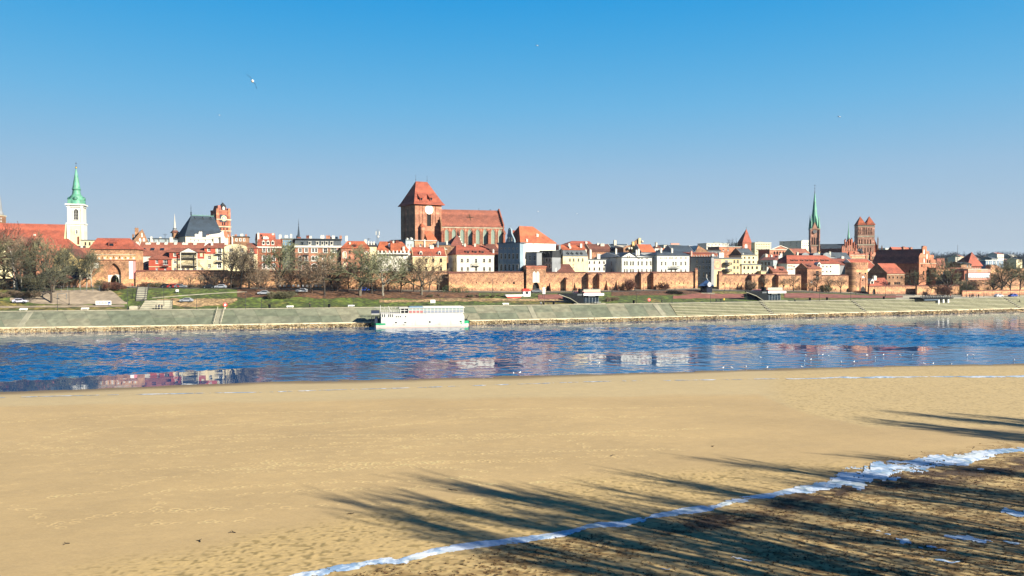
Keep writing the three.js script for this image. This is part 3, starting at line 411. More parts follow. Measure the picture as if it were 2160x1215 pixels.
// ---------- the town ----------
const font = await new FontLoader().loadAsync('fonts/droid/droid_sans_bold.typeface.json');
function lettering(text, h, depth = 0.05) { const g = new TextGeometry(text, { font, size: h, depth, curveSegments: 3 }); g.computeBoundingBox(); const b = g.boundingBox; g.translate(-(b.max.x + b.min.x) / 2, 0, 0); return g; }
const rng = (a, b, n) => Array.from({ length: n }, (_, i) => n > 1 ? lerp(a, b, i / (n - 1)) : a);
const DK = { frame: M.frameDark }, TR = { trim: 1 };
function clockFace(s, parent, px, py, rpx, z, dial, rim, hands) {
  const [x, y] = s.L(px, py, z), r = s.X(px + rpx, z) - x, disc = new THREE.CylinderGeometry(r, r, 0.16, 28); disc.rotateX(Math.PI / 2); disc.translate(x, y, z + 0.08);
  const c = mk('clock', disc, dial, parent), G = []; for (let k = 0; k < 12; k++) { const a = k * Math.PI / 6, b = gbox(-r * 0.025, r * 0.025, r * 0.74, r * 0.9, z + 0.161, z + 0.2); b.translate(0, 0, 0); b.rotateZ(-a); b.translate(x, y, 0); G.push(b); }
  const h1 = gbox(-r * 0.04, r * 0.04, -r * 0.1, r * 0.5, z + 0.17, z + 0.22), h2 = gbox(-r * 0.03, r * 0.03, -r * 0.12, r * 0.75, z + 0.23, z + 0.27); h1.rotateZ(-2.3); h2.rotateZ(-0.5); h1.translate(x, y, 0); h2.translate(x, y, 0);
  mk('clock_hands', [...G, h1, h2], hands || M.gold, parent); return c;
}
function spire(parent, x, z, prof, m, n = 8, rot = Math.PI / 8) {      // prof: [height, radius] from the bottom
  const G = []; for (let i = 0; i + 1 < prof.length; i++) { const g = new THREE.CylinderGeometry(Math.max(0.02, prof[i + 1][1]), Math.max(0.02, prof[i][1]), prof[i + 1][0] - prof[i][0], n, 1, false); g.rotateY(rot); g.translate(x, (prof[i][0] + prof[i + 1][0]) / 2, z); G.push(g); }
  return mk('spire', G, m, parent);
}
function crossTop(parent, x, y, z, h, m = M.gold) { return mk('cross', [ball(x, y + h * 0.12, z, h * 0.07), gbox(x - 0.05, x + 0.05, y, y + h, z - 0.05, z + 0.05), gbox(x - h * 0.14, x + h * 0.14, y + h * 0.66, y + h * 0.74, z - 0.05, z + 0.05)], m, parent); }

// --- left edge ---
{
  const s = B('church_nave', 'long church with a broad red tiled roof at the left edge', 'church', { x0: -90, x1: 137, ye: 507, o: 165, dep: 20, turn: 27, wall: M.cream, roof: { t: 'gable', yr: 471, mat: M.tile, ov: 0.5 } });
  for (const [px, py] of [[73, 494], [110, 501], [124, 502], [132, 500]]) { const [x, y] = s.L(px, py, -3); s.part('chimney', gbox(x - 0.5, x + 0.5, y - 2.5, y, -3.4, -2.6), M.white); }
}
{
  const s = site('church_tower', 'white baroque church tower with green copper spire at left', 'tower', 158.5, 184, { turn: 20 }), g = s.g, dep = 9.2;
  const wall = (n, x0, x1, y0, y1, m, z = 0, d = dep) => s.box(n, x0, x1, y0, y1, -d + z, z, m);
  wall('lower_stage', 142, 178, 472, null, M.white, 0.3); wall('upper_stage', 143.5, 176.5, 432, 472.4, M.white, 0);
  s.box('panel', 149, 172.5, 476, 520, 0.3, 0.42, M.cream);
  for (const [x0, x1] of [[142.5, 148.5], [172.5, 178]]) s.box('pilaster', x0, x1, 474, null, 0.3, 0.75, M.white);
  for (const [x0, x1] of [[143.6, 149], [171.5, 176.6]]) s.box('pilaster', x0, x1, 434, 471, 0.01, 0.45, M.white);
  for (const [y0, y1, e] of [[430, 433, 0.75], [470, 473, 0.5], [435.5, 437, 0.3]]) { const x0 = s.X(143), x1 = s.X(177); s.part('cornice', gbox(x0 - e, x1 + e, s.Y(y1), s.Y(y0), -dep - e, e + 0.2), M.white2); }
  s.win(160.5, 452.5, 10.5, 23, 1, { bars: true, pane: M.void, trim: 1 }, 0.3); s.win(161.5, 489.5, 4.6, 8.5, 0, TR, 0.7);
  for (const z of [2.2, 6.6]) { const f = addWindow(g, s.X(143.5) - 0.25, s.Y(464), 1.6, 3.6, 1, {}); f.rotation.y = -Math.PI / 2; f.position.z = -z; }
  const cx = (s.X(143) + s.X(177)) / 2, cz = -dep / 2, y = p => s.Y(p, cz), w = (p) => (s.X(160 + p, cz) - s.X(160, cz));
  spire(g, cx, cz, [[y(431), w(19.5)], [y(424), w(19)], [y(418), w(15)], [y(414), w(13.5)], [y(410), w(9.5)], [y(402), w(8.2)], [y(399), w(10)], [y(397), w(8.5)], [y(380), w(5.6)], [y(356), w(1.2)]], M.copper, 8);
  mk('spire_base', gbox(cx - w(16), cx + w(16), y(431.2), y(422), cz - w(16), cz + w(16)), M.copper, g);
  for (const [dx, dz] of [[0, 1], [-1, 0], [1, 0]]) mk('lucarne', [ball(cx + dx * w(14), y(420), cz + dz * w(14), w(5.5), 1, 1, 1, 12)], M.copperDark, g);
  for (const q of [384, 392, 374]) mk('spire_vent', gbox(cx - w(1), cx + w(1), y(q + 2), y(q), cz + w(3), cz + w(8) * (q - 350) / 46), M.copperDark, g);
  mk('ball', [ball(cx, y(353.5), cz, w(2.4))], M.gold, g); crossTop(g, cx, y(352.5), cz, y(341) - y(352.5), M.iron);
}
{
  const s = site('church_steeple', 'slim brownish steeple cut by the left edge of the view', 'steeple', 0, 260, { turn: 15 });
  s.box('tower', -12, 5, 455, null, -7, 0, M.brickBrown); s.box('cornice', -13, 5.6, 453, 455.5, -7.3, 0.3, M.stoneTrim);
  for (const y of [460, 466]) s.win(2, y, 2.4, 3.6, 1, {}, 0.25);
  const x = s.X(-3.5), z = -3.5, y = p => s.Y(p, z); spire(s.g, x, z, [[y(453), 2.4], [y(446), 1.5], [y(424), 0.9], [y(405), 0.1]], M.greyWall, 8);
}
B('gabled_house', 'pink brick gabled house behind the birches at far left', 'house', { x0: 28, x1: 55, ye: 520, o: 100, dep: 12, turn: 8, wall: M.brickPink, top: [[36, 505], [38, 497], [45, 497], [48, 507]], roof: { t: 'front', yr: 499, rx: 41, mat: M.tileDark }, wr: [[507, 4, 5, [42]], [516, 5, 6, [38, 46]], [534, 5, 6, [34, 42, 49]]], wo: DK });
B('gabled_house', 'salmon brick house with steep gable and chimney left of yellow house', 'house', { x0: 76, x1: 112, ye: 543, o: 92, dep: 14, turn: 10, wall: M.brickPink, top: [[87.5, 501]], roof: { t: 'front', yr: 503, rx: 87.5, mat: M.tile }, wr: [[517, 3.5, 4.2, [86]], [531.5, 5, 6, [79, 94.5], 1], [553, 5, 6, [88, 98]]], wo: DK, chim: [[79.5, 500, 516, 8, -3, M.brickPink]] });
B('tiled_house', 'house with a plain red roof directly behind the yellow gabled house', 'house', { x0: 96, x1: 156, ye: 531, o: 112, dep: 12, turn: 8, wall: M.cream2, roof: { t: 'hip', yr: 503.5, r0: 97, r1: 144, mat: M.tile }, chim: [[131, 518, 526, 6, -3, M.pale]], dorm: [[103, 520, 6, 4, M.tileDark]] });
B('gabled_house', 'yellow gabled house with a round attic window at left', 'house', { x0: 113, x1: 160, ye: 545, o: 74, dep: 13, turn: 6, wall: M.yellow, top: [[136.5, 522.5]], roof: { t: 'front', yr: 524, rx: 136.5, mat: M.tileBrown, ov: 0.5 }, wr: [[530, 4.5, 4.5, [136.5], 3], [539.5, 5.2, 6, [130, 142]], [553.5, 5, 6, [119, 130.5, 143]], [554, 5.5, 6.5, [154], 1]], wo: DK });
B('low_house', 'low house with reddish brown roof below the yellow gabled house', 'house', { x0: 136, x1: 183, ye: 588, o: 61, dep: 9, turn: 8, wall: M.brickBrown, roof: { t: 'hip', yr: 569, r0: 150, r1: 172, mat: M.tileBrown } });
B('flat_house', 'cream flat roofed house peeping over the big gate at left', 'house', { x0: 171, x1: 205, ye: 507, o: 150, dep: 10, turn: 10, wall: M.cream, roof: { t: 'flat', mat: M.greyMetal, th: 0.3 }, wr: [[514, 4, 6.5, [180, 189, 198]]], wo: DK });
B('shaded_house', 'tall narrow house coloured in blue shade left of the big gate', 'house', { x0: 161, x1: 191, ye: 537, o: 88, dep: 10, turn: 14, wall: M.blueGrey, roof: { t: 'mansard', yr: 523, mat: M.tileMuted, cap: 0 }, wr: [[547, 4, 6, [168, 176, 184]], [559, 4, 6, [168, 176, 184]]], wo: DK, chim: [[172, 520, 530, 4, -3, M.white]], left: [[547, 5, 6, [3, 7]]] });  // white wall coloured blue grey to stand for the shade on it
B('dark_gabled_house', 'dark narrow house between the white tower and the big gate', 'house', { x0: 146, x1: 163, ye: 528, o: 118, dep: 9, turn: 10, wall: M.greyWall, roof: { t: 'shed', yr: 518, mat: M.darkRoof }, wr: [[536, 4, 5, [152, 158]]], wo: DK, chim: [[164.5, 500, 512, 3.5, -2, M.brickDark]] });

// --- monastery gate ---
function gateArch(s, px, yTop, yBot, w, z, m, name = 'arch') { const q = s.opening(px, (yTop + yBot) / 2, w, yBot - yTop, 2, z); return s.part(name, ext(archPts(q.x, Math.max(q.y, -0.4), q.w, q.h + Math.min(0, q.y + 0.4), 2), z - 0.02, z), m); }
{
  const s = site('brick_gate', 'big brick gate house with red hip roof and white red banner', 'gate', 239, 52, { turn: 13 }), g = s.g, dep = 11, x0 = s.X(192), x1 = s.X(286.5);
  const o = s.opening(241, 576, 29, 42, 2), i = s.opening(240.5, 590, 18, 22, 2), big = archPts(o.x, -0.5, o.w, o.y + o.h + 0.5, 2), small = archPts(i.x, -0.5, i.w, i.y + i.h + 0.5, 2);
  const yt = s.Y(524.5), slots = [];
  s.part('wall', [ext([[x0, -0.6], [x1, -0.6], [x1, yt], [x0, yt]], -1.0, 0, [big, ...rng(203, 276, 7).map(p => { const q = s.opening(p, 543, 2.2, 4.5); slots.push(q); return archPts(q.x, q.y, q.w, q.h, 0); })]), gbox(x0, x1, s.Y(556), yt, -dep, -1.003), gbox(x0, o.x - o.w / 2 - 0.01, -0.6, s.Y(556), -dep, -1.003), gbox(o.x + o.w / 2 + 0.01, x1, -0.6, s.Y(556), -dep, -1.003)], M.brickOld);
  s.part('inner_wall', ext(big.map(p => p), -1.5, -1.004, [small]), M.brickOld2);
  s.part('portal', ext([[o.x - o.w / 2 + 0.02, 0.3], [o.x + o.w / 2 - 0.02, 0.3], [o.x + o.w / 2 - 0.02, s.Y(580)], [o.x - o.w / 2 + 0.02, s.Y(580)]], -1.0, -0.94, [archPts(i.x, 0.31, i.w * 1.02, i.y + i.h - 0.2, 2)]), M.white);
  s.part('passage', gbox(o.x - 2, o.x + 2, -0.5, s.Y(580), -dep, -dep + 0.1), M.brickDark);
  slots.forEach(q => s.part('niche', gbox(q.x - q.w / 2, q.x + q.w / 2, q.y, q.y + q.h, -0.6, -0.5), M.brickDark));
  s.part('frieze', [gbox(x0 - 0.05, x1 + 0.05, s.Y(526.5), s.Y(525), 0.002, 0.15), gbox(x0 - 0.05, x1 + 0.05, s.Y(538), s.Y(536.5), 0.002, 0.15)], M.stoneTrim);
  for (const p of rng(197, 282, 8)) { const q = s.opening(p, 544.5, 4.6, 4.6, 2, 0.02); s.part('blind_arch', ext(archPts(q.x, q.y, q.w, q.h, 2), 0.002, 0.08), M.white); }
  for (const p of rng(203, 276, 7)) s.box('putlog_hole', p - 0.8, p + 0.8, 527.5, 529.2, 0.002, 0.03, M.brickDark);
  s.box('cornice', 192, 286.5, 548.8, 549.9, 0.002, 0.12, M.brickDark);
  s.box('white_panel', 198, 208, 554, 566, 0.003, 0.08, M.white);
  const zr = -dep / 2, a = s.L(205, 502, zr), b = s.L(274, 502, zr); s.part('roof', [frust([x0 - 0.6, x1 + 0.6, -dep - 0.6, 0.6, yt], [a[0], b[0], zr, zr, a[1]]), gbox(x0 - 0.6, x1 + 0.6, yt - 0.2, yt - 0.003, -dep - 0.6, 0.6)], M.tile);
  const d = s.L(236, 520, -1.2), d1 = s.L(236, 512, -1.2); const dm = s.part('dormer', [gbox(d[0] - 1, d[0] + 1, d[1] - 0.5, d1[1], -4, -0.6), frust([d[0] - 1.3, d[0] + 1.3, -4.5, -0.4, d1[1] + 0.003], [d[0] - 1.3, d[0] + 1.3, -4.5, -4.3, d1[1] + 1.2])], M.tile); mk('pane', gbox(d[0] - 0.7, d[0] + 0.7, d[1] + 0.2, d1[1] - 0.25, -0.598, -0.54), M.glass, dm);
  const fl = s.box('banner', 272.2, 280, 551, 588, 0.05, 0.1, mat('#f6f4f0', null)); mk('red_half', gbox(s.X(280, 0.1), s.X(286, 0.1), s.Y(588, 0.1), s.Y(551, 0.1), 0.05, 0.1), M.pinkBanner, fl);
}
// --- behind and right of the gate ---
B('gothic_granary', 'old brick granary with pointed white niched gable behind the gate', 'granary', { x0: 280, x1: 313, ye: 510, o: 130, dep: 16, turn: 30, wall: M.brickBrown, top: [[292, 494], [294, 489], [298, 487], [300, 482.5], [302, 487], [305, 493], [309, 502]], roof: { t: 'front', yr: 485, rx: 300, mat: M.darkRoof }, wr: [[495, 3, 9, [300], 2, { pane: M.white }], [505, 5, 7, [296, 304], 2, { pane: M.white }]], chim: [[288.5, 481, 500, 8, -6, M.brickBrown], [281, 495, 502, 4, -6, M.brickBrown]] });
{
  const s = site('spire_turret', 'slender pointed roof turret with a tall needle at left', 'turret', 371.5, 180, { turn: 40 }), g = s.g;
  s.box('wall', 367, 377, 491, null, -3.3, 0, M.brickBrown); const x = s.X(371.5), z = -1.6, y = p => s.Y(p, z);
  mk('cornice', frust([x - 2, x + 2, z - 2, z + 2, y(491.5)], [x - 1, x + 1, z - 1, z + 1, y(486)]), M.tileBrown, g); mk('lantern', gbox(x - 0.8, x + 0.8, y(487), y(483.2), z - 0.8, z + 0.8), M.greyWall, g); mk('lantern_cap', frust([x - 1.1, x + 1.1, z - 1.1, z + 1.1, y(483.2)], [x - 0.6, x + 0.6, z - 0.6, z + 0.6, y(481.5)]), M.slateGrey, g);
  spire(g, x, z, [[y(481.6), 0.65], [y(466), 0.25], [y(451), 0.05]], M.pale, 6); s.win(372, 496, 4, 6, 1, { pane: M.brickPink });
}
{
  const s = B('slate_roofed_hall', 'grand hall with steep dark blue slate roof and ridge spikes', 'hall', { x0: 392, x1: 471, ye: 499, o: 170, dep: 21, turn: 36, wall: M.pale, roof: { t: 'hip', yr: 455.5, r0: 403, r1: 451, mat: M.slate, ov: 0.4 } });
  const a = s.L(403, 455.5, s.zr), b = s.L(451, 455.5, s.zr), spikes = []; for (let i = 0; i <= 18; i++) { const x = lerp(a[0], b[0], i / 18); spikes.push(gbox(x - 0.08, x + 0.08, s.yr, s.yr + (i % 3 ? 0.5 : 0.95), s.zr - 0.05, s.zr + 0.05)); } spikes.push(gbox(a[0], b[0], s.yr - 0.1, s.yr + 0.18, s.zr - 0.12, s.zr + 0.12)); s.part('ridge_crest', spikes, M.copperDark);
  s.part('finial', [cyl(a[0], s.yr, s.yr + 1.4, s.zr, 0.35, 0.2), ball(a[0], s.yr + 1.5, s.zr, 0.35), cyl(a[0], s.yr + 1.6, s.Y(431, s.zr, 403), s.zr, 0.14, 0.04), ball(a[0], s.yr + 4, s.zr, 0.2)], M.darkMetalAndShade);
  for (const [px, w] of [[411.5, 4.5], [428.5, 5], [445.5, 4.5]]) { const z = s.zr + 1.6, p = s.L(px, 462.5, z), q = s.L(px, 458, z); const d = s.part('dormer', frust([p[0] - 0.8, p[0] + 0.8, z - 2.2, z + 0.5, p[1]], [p[0], p[0], z - 1.6, z + 0.5, q[1] + 0.3]), M.slate); mk('pane', gbox(p[0] - 0.3, p[0] + 0.3, p[1] + 0.1, p[1] + 0.6, z + 0.502, z + 0.55), M.void, d); }
}
{
  const s = site('town_hall_tower', 'brick town hall tower with square clock and corner turrets', 'tower', 472.5, 215, { turn: 46 }), g = s.g, dep = s.X(487) - s.X(458);
  s.box('wall', 458.5, 486.5, 444.5, null, -dep, 0, M.brickRed);
  for (const [a, b] of [[457.6, 462.5], [482.5, 487.4]]) { s.box('corner_turret', a, b, 440, null, -1.2, 0.5, M.brick); s.box('corner_turret', a, b, 440, null, -dep - 0.5, -dep + 1.2, M.brick); }
  for (const [y0, y1] of [[462, 464.5], [477, 479.5], [486, 488]]) { const x0 = s.X(457), x1 = s.X(488); s.part('stone_band', gbox(x0, x1, s.Y(y1), s.Y(y0), -dep - 0.6, 0.62), M.stoneTrim); }
  s.part('parapet', [gbox(s.X(458), s.X(487), s.Y(446), s.Y(443.5), -dep, 0.15)], M.brickPink);
  const x0 = s.X(459), x1 = s.X(486), mid = (x0 + x1) / 2, yb = s.Y(444), yt = s.Y(433.5);
  s.part('gable_roof', [frust([x0 + 0.8, x0 + 4.8, -dep + 1, -1, yb], [x0 + 1.4, x0 + 4, -dep + 1.6, -1.6, yt]), frust([x1 - 4, x1 - 0.5, -dep + 1, -1, yb], [x1 - 3, x1 - 1.6, -dep + 1.6, -1.6, yt - 0.8])], M.tilePink);
  s.part('lantern', [gbox(mid - 0.7, mid + 1.8, yb, yb + 2.6, -3.4, -0.8), frust([mid - 1, mid + 2.1, -3.7, -0.5, yb + 2.6], [mid + 0.5, mid + 0.5, -2, -2, yb + 5])], M.darkRoof);
  s.part('window_arch', ext(archPts(mid + 0.5, yb + 0.5, 1.3, 1.9, 1), -0.8, -0.74), M.white);
  s.part('flag_pole', [cyl(mid, yt - 1, yt + 3.4, -2, 0.05), cyl(s.X(458.5), s.Y(444), s.Y(434), 0, 0.05)], M.iron);
  const dial = s.box('clock', 465.3, 479, 453, 468.3, 0.01, 0.22, M.navy); const [cx, cy] = s.L(472.2, 460.5, 0.22), r = s.X(478.2) - s.X(472.2);
  const ring = (r1, r2, m, z) => { const P = []; for (let k = 0; k < 24; k++) P.push([cx + r1 * Math.cos(k * Math.PI / 12), cy + r1 * Math.sin(k * Math.PI / 12)]); const Q = r2 ? P.map(([x, y]) => [cx + (x - cx) * r2 / r1, cy + (y - cy) * r2 / r1]) : null; return mk('clock_ring', ext(P, z, z + 0.08, Q ? [Q] : []), m, dial); };
  ring(r, r * 0.62, M.green, 0.222); ring(r * 0.4, 0, M.white, 0.222);
  for (const p of [469.8, 474.2]) s.win(p, 471.5, 2.6, 6, 1, { frame: M.brickDark, bars: false }, 0.25);
  for (const p of [466, 472.5, 479]) s.win(p, 482, 2.2, 4.5, 2, { frame: M.brickDark, bars: false }, 0.25); for (const p of [466, 472.5, 479]) s.win(p, 492, 2.6, 5, 2, { frame: M.brickDark, bars: false }, 0.25);
}
// roofs crowding in front of the hall
B('white_house', 'white upper storey with pale chimneys in front of the slate roof', 'house', { x0: 404, x1: 446, ye: 504, o: 120, dep: 8, turn: 25, wall: M.white, roof: { t: 'flat', mat: M.white2, th: 0.4 }, wr: [[508, 3, 4, [410, 418, 433]]], chim: [[423, 489, 503, 7, -3], [416, 494, 503, 10, -2], [438, 497, 503, 6, -2]] });
B('white_house', 'white house with slanting roof edge in front of town hall tower', 'house', { x0: 440, x1: 474, ye: 500, o: 128, dep: 8, turn: 25, wall: M.white, top: [[441, 495], [463, 492], [471, 486]], roof: { t: 'shed', yr: 494, mat: M.tileMuted }, wr: [[504, 3, 4, [446, 453, 461]]], chim: [[470, 499, 509, 9, 1.2], [453, 502, 509, 5, 1.2]] });
B('brick_gable_house', 'small brick gable at the foot of the town hall tower', 'house', { x0: 464, x1: 489, ye: 500, o: 138, dep: 8, turn: 25, wall: M.brick, top: [[475, 485.5]], roof: { t: 'front', yr: 487, rx: 475, mat: M.tileMuted }, wr: [[496, 3, 4, [472, 482], 1]], chim: [[492, 498, 512, 7, 1]] });
B('grey_flat_house', 'blue grey flat roofed house with white chimneys behind the long roof', 'house', { x0: 314, x1: 367, ye: 504, o: 118, dep: 10, turn: 14, wall: M.blueGrey, roof: { t: 'flat', mat: M.slateGrey }, wr: [[508, 4, 5, [324, 334, 350]]], chim: [[319, 500, 510, 4, 0.6], [361, 501, 510, 7, 0.6], [338, 501, 505, 4, -3]] });
B('brick_house', 'brown brick upper house right of the town hall tower', 'house', { x0: 492, x1: 524, ye: 500, o: 122, dep: 9, turn: 16, wall: M.brickBrown, roof: { t: 'flat', mat: M.darkRoof }, wr: [[506, 3, 5, [499, 507, 515]]], wo: TR, chim: [[497, 495, 500, 5, -3, M.brickPink], [510, 494, 500, 6, -3], [519, 495, 500, 4, -3, M.brickPink]] });
B('red_roofed_house', 'red mansard house with dark left side near the brick tenement', 'house', { x0: 543, x1: 582, ye: 506, o: 104, dep: 10, turn: 24, wall: M.cream, roof: { t: 'mansard', yr: 493, mat: M.tile }, chim: [[545, 492, 507, 4, 0.8], [576, 493, 503, 5, -0.5], [560, 499, 507, 10, 0.9]], dorm: [[552, 499, 4, 4, M.tileDark, M.glass, 'shed']] });

// --- row of modern houses on the wall, left ---
{
  const s = B('long_roofed_house', 'long house with red roof and row of white chimneys beside gate', 'house', { x0: 287, x1: 428, ye: 539.5, o: 68, dep: 13, turn: 12, wall: M.white, roof: { t: 'gable', yr: 511.5, mat: M.tileMuted }, wr: [[543, 4, 6, [291]], [560, 4.5, 6, [290, 309]]], wo: DK, chim: [[289, 511, 521, 6, -5.4], [312, 512, 519, 11, -5.4], [333, 512, 519, 6.5, -5.4], [350, 512, 519, 6.5, -5.4], [370, 512, 519, 6, -5.4], [390, 512, 519, 12, -5.4], [411, 513, 521, 7, -5.4]] });
  for (const p of [302.5, 321.5, 342]) { const z = s.zr * 0.45, [x, y] = s.L(p, 526.5, z), d = s.part('skylight', gbox(-0.75, 0.75, 0.03, 0.12, -0.75, 0.75), M.glassBlue), sl = Math.atan2(s.yr - s.yt, -s.zr); d.position.set(x, y + 0.1, z); d.rotation.x = sl; }
  const f = s.L(300, 560, 0.9); s.part('blue_canopy', frust([s.X(289, 2), s.X(314, 2), 0.01, 4, s.Y(571, 2)], [s.X(299, 2), s.X(314, 2), 0.01, 0.4, s.Y(560, 2)]), M.navy);
}
B('annex_house', 'small red fronted annex with balcony at right of the gate', 'house', { x0: 314, x1: 361, ye: 546.5, o: 61, dep: 6, turn: 12, wall: M.redPlaster, roof: { t: 'hip', yr: 539, r0: 322, r1: 353, mat: M.tileMuted }, wr: [[552, 5.5, 7, [331]], [567, 5, 5, [331, 349]], [553, 10, 11, [349]]], balc: [[343, 356, 561.5, 7]], cor: [[562.5, 1.2, 0.12, M.cream]] });
const BH = B('balcony_house', 'red and cream house with dark balconies under a white gable', 'house', { x0: 357.5, x1: 431.5, ye: 531.5, o: 62, dep: 9, turn: 12, wall: M.cream, roof: { t: 'hip', yr: 523, r0: 362, r1: 426, mat: M.tileMuted, ov: 0.6 }, wr: [[536.5, 6, 8, [369, 425]], [552.5, 6, 7.5, [369, 425]], [567.5, 6, 5, [369, 426]], [536, 14, 12, [391, 404]], [553, 14, 11, [391, 404]], [568, 7, 6, [386, 396, 411]]], panels: [[357.7, 365.6, 532, 545.6], [372.4, 381, 532, 545.6], [416.5, 421.6, 532, 545.6], [428.4, 431.3, 532, 545.6], [365.6, 372.4, 541.2, 545.6], [421.6, 428.4, 541.2, 545.6]], balc: [[381.5, 416, 544.5, 7.5], [381.5, 416, 561, 6.5]], cor: [[546.3, 1.2, 0.1, M.white]] });
{
  const s = site('bay', 0, 0, 398, 60.4, { turn: 12, parent: BH.g }), x0 = s.X(380), x1 = s.X(417), y0 = s.Y(532.5), y1 = s.Y(523.5), m = (x0 + x1) / 2;
  s.part('gable', ext([[x0, y0], [x1, y0], [m, y1]], -0.4, 0.2), M.white); s.part('bay_roof', [poly([[[x0 - 0.3, y0, 0.5], [m, y1 + 0.25, 0.5], [m, y1 + 0.25, -3], [x0 - 0.3, y0, -3]], [[m, y1 + 0.25, 0.5], [x1 + 0.3, y0, 0.5], [x1 + 0.3, y0, -3], [m, y1 + 0.25, -3]]])], M.tileMuted);
  s.part('post', [x0 + 0.2, x1 - 0.2].flatMap(x => [gbox(x - 0.12, x + 0.12, -0.5, y0, -0.1, 0.14)]), M.white);
}
B('corner_house', 'cream apartment house with red top corner left of the arched house', 'house', { x0: 431.5, x1: 472.5, ye: 522.5, o: 63, dep: 10, turn: 12, wall: M.cream, roof: { t: 'hip', yr: 512.5, r0: 440, r1: 472, mat: M.tileMuted, ov: 0.5 }, wr: [[526.5, 6, 7, [441]], [543.5, 6.5, 8, [441.5]], [561, 6.5, 8, [441.5]], [529.5, 7, 10, [463], 0, TR], [544, 8, 10, [463], 0, TR], [560.5, 8, 10, [463], 0, TR]], panels: [[431.7, 437.4, 523, 535.8], [444.6, 455, 523, 535.8], [437.4, 444.6, 530.6, 535.8]], balc: [[456.5, 470, 535.5, 4], [456.5, 470, 552.5, 4]], cor: [[536.5, 1, 0.12, M.white]], chim: [[447, 511, 516, 4, -2], [477, 503, 512, 7, -4]] });
B('arched_house', 'cream apartment house with a curved top gable behind bare trees', 'house', { x0: 473.5, x1: 521.5, ye: 521, o: 62.5, dep: 10, turn: 13, wall: M.cream, top: [[478, 518.5], [485, 516], [493, 515], [501, 515], [509, 516.2], [517, 518.8]], roof: { t: 'front', yr: 515.5, mat: M.tileMuted }, wr: [[527.5, 8, 7, [487, 510]], [544, 8, 8, [487, 510]], [560.5, 7, 8, [487, 510]]], cor: [[535.5, 1, 0.1, M.white]] });
B('corner_house', 'cream house with red top corner right of the arched house', 'house', { x0: 522, x1: 543, ye: 523, o: 63, dep: 10, turn: 13, wall: M.cream, roof: { t: 'hip', yr: 512.5, r0: 523, r1: 536, mat: M.tileMuted, ov: 0.4 }, wr: [[527, 8, 8, [531]], [544, 8, 10, [531]], [560, 9, 10, [531]]], panels: [[522.2, 526.6, 523.4, 535.8], [535.6, 542.8, 523.4, 535.8]], balc: [[524, 539, 534, 4], [524, 539, 551, 4], [524, 539, 567, 4]], cor: [[536.5, 1, 0.1, M.white]] });

// --- brick tenements ---
B('brick_tenement', 'brick tenement with white arched windows and three roof dormers', 'tenement', { x0: 543, x1: 594, ye: 520.5, o: 64, dep: 12, turn: 13, wall: M.brickRed, roof: { t: 'mansard', yr: 505.5, mat: M.tile, cap: 0 }, wr: [[527.5, 6, 8, [557]], [527.5, 5, 8, [567, 577]], [544, 6.5, 11.5, [556.5, 566.5, 577], 1], [561.5, 6.5, 11, [556.5, 566.5, 577], 1], [578, 6.5, 10, [556.5, 566.5, 577], 0]], wo: TR, cor: [[521.5, 3, 0.4, M.white], [551, 0.8, 0.12], [569.5, 1.4, 0.2]], dorm: [[556.5, 515.5, 6.5, 5.5, M.white], [566, 515.5, 6.5, 5.5, M.white], [576, 515.5, 6.5, 5.5, M.white]], chim: [[562, 500.5, 507, 9, -2]], balc: [[563, 571, 553, 3]] });
{
  const s = B('glass_tower_house', 'dark glass stair block with pale grid between brick tenements', 'tenement', { x0: 594.5, x1: 620, ye: 504.5, o: 65.5, dep: 11, turn: 13, wall: M.brickDark, roof: { t: 'flat', mat: M.greyMetal, th: 0.5, ov: 0.4 }, chim: [[591, 496, 502, 5, -4], [604, 497, 502, 7, -4], [614, 495, 503, 4, -4]] });
  const x0 = s.X(597), x1 = s.X(618.5), nx = 5, ny = 11, ys = rng(506, 571, ny + 1);
  for (let j = 0; j < ny; j++) for (let i = 0; i < nx; i++) s.part('pane', gbox(lerp(x0, x1, i / nx) + 0.08, lerp(x0, x1, (i + 1) / nx) - 0.08, s.Y(ys[j + 1]) + 0.08, s.Y(ys[j]) - 0.08, 0.01, 0.12), j < 2 ? mat('#6f93ad', null, { roughness: 0.12 }) : (i * 7 + j * 3) % 5 ? M.glassGreen : M.glassBlue);
  const G = []; for (let i = 0; i <= nx; i++) G.push(gbox(lerp(x0, x1, i / nx) - 0.07, lerp(x0, x1, i / nx) + 0.07, s.Y(571), s.Y(506), 0.003, 0.22)); for (let j = 0; j <= ny; j++) G.push(gbox(x0 + 0.071, x1, s.Y(ys[j]) - 0.06, s.Y(ys[j]) + 0.06, 0.003, 0.2)); s.part('window_grid', G, M.concretePale);
  for (const p of [595.6, 619.3]) s.box('pier', p - 0.9, p + 0.9, 505, 513, 0.003, 0.4, M.brickRed);
}
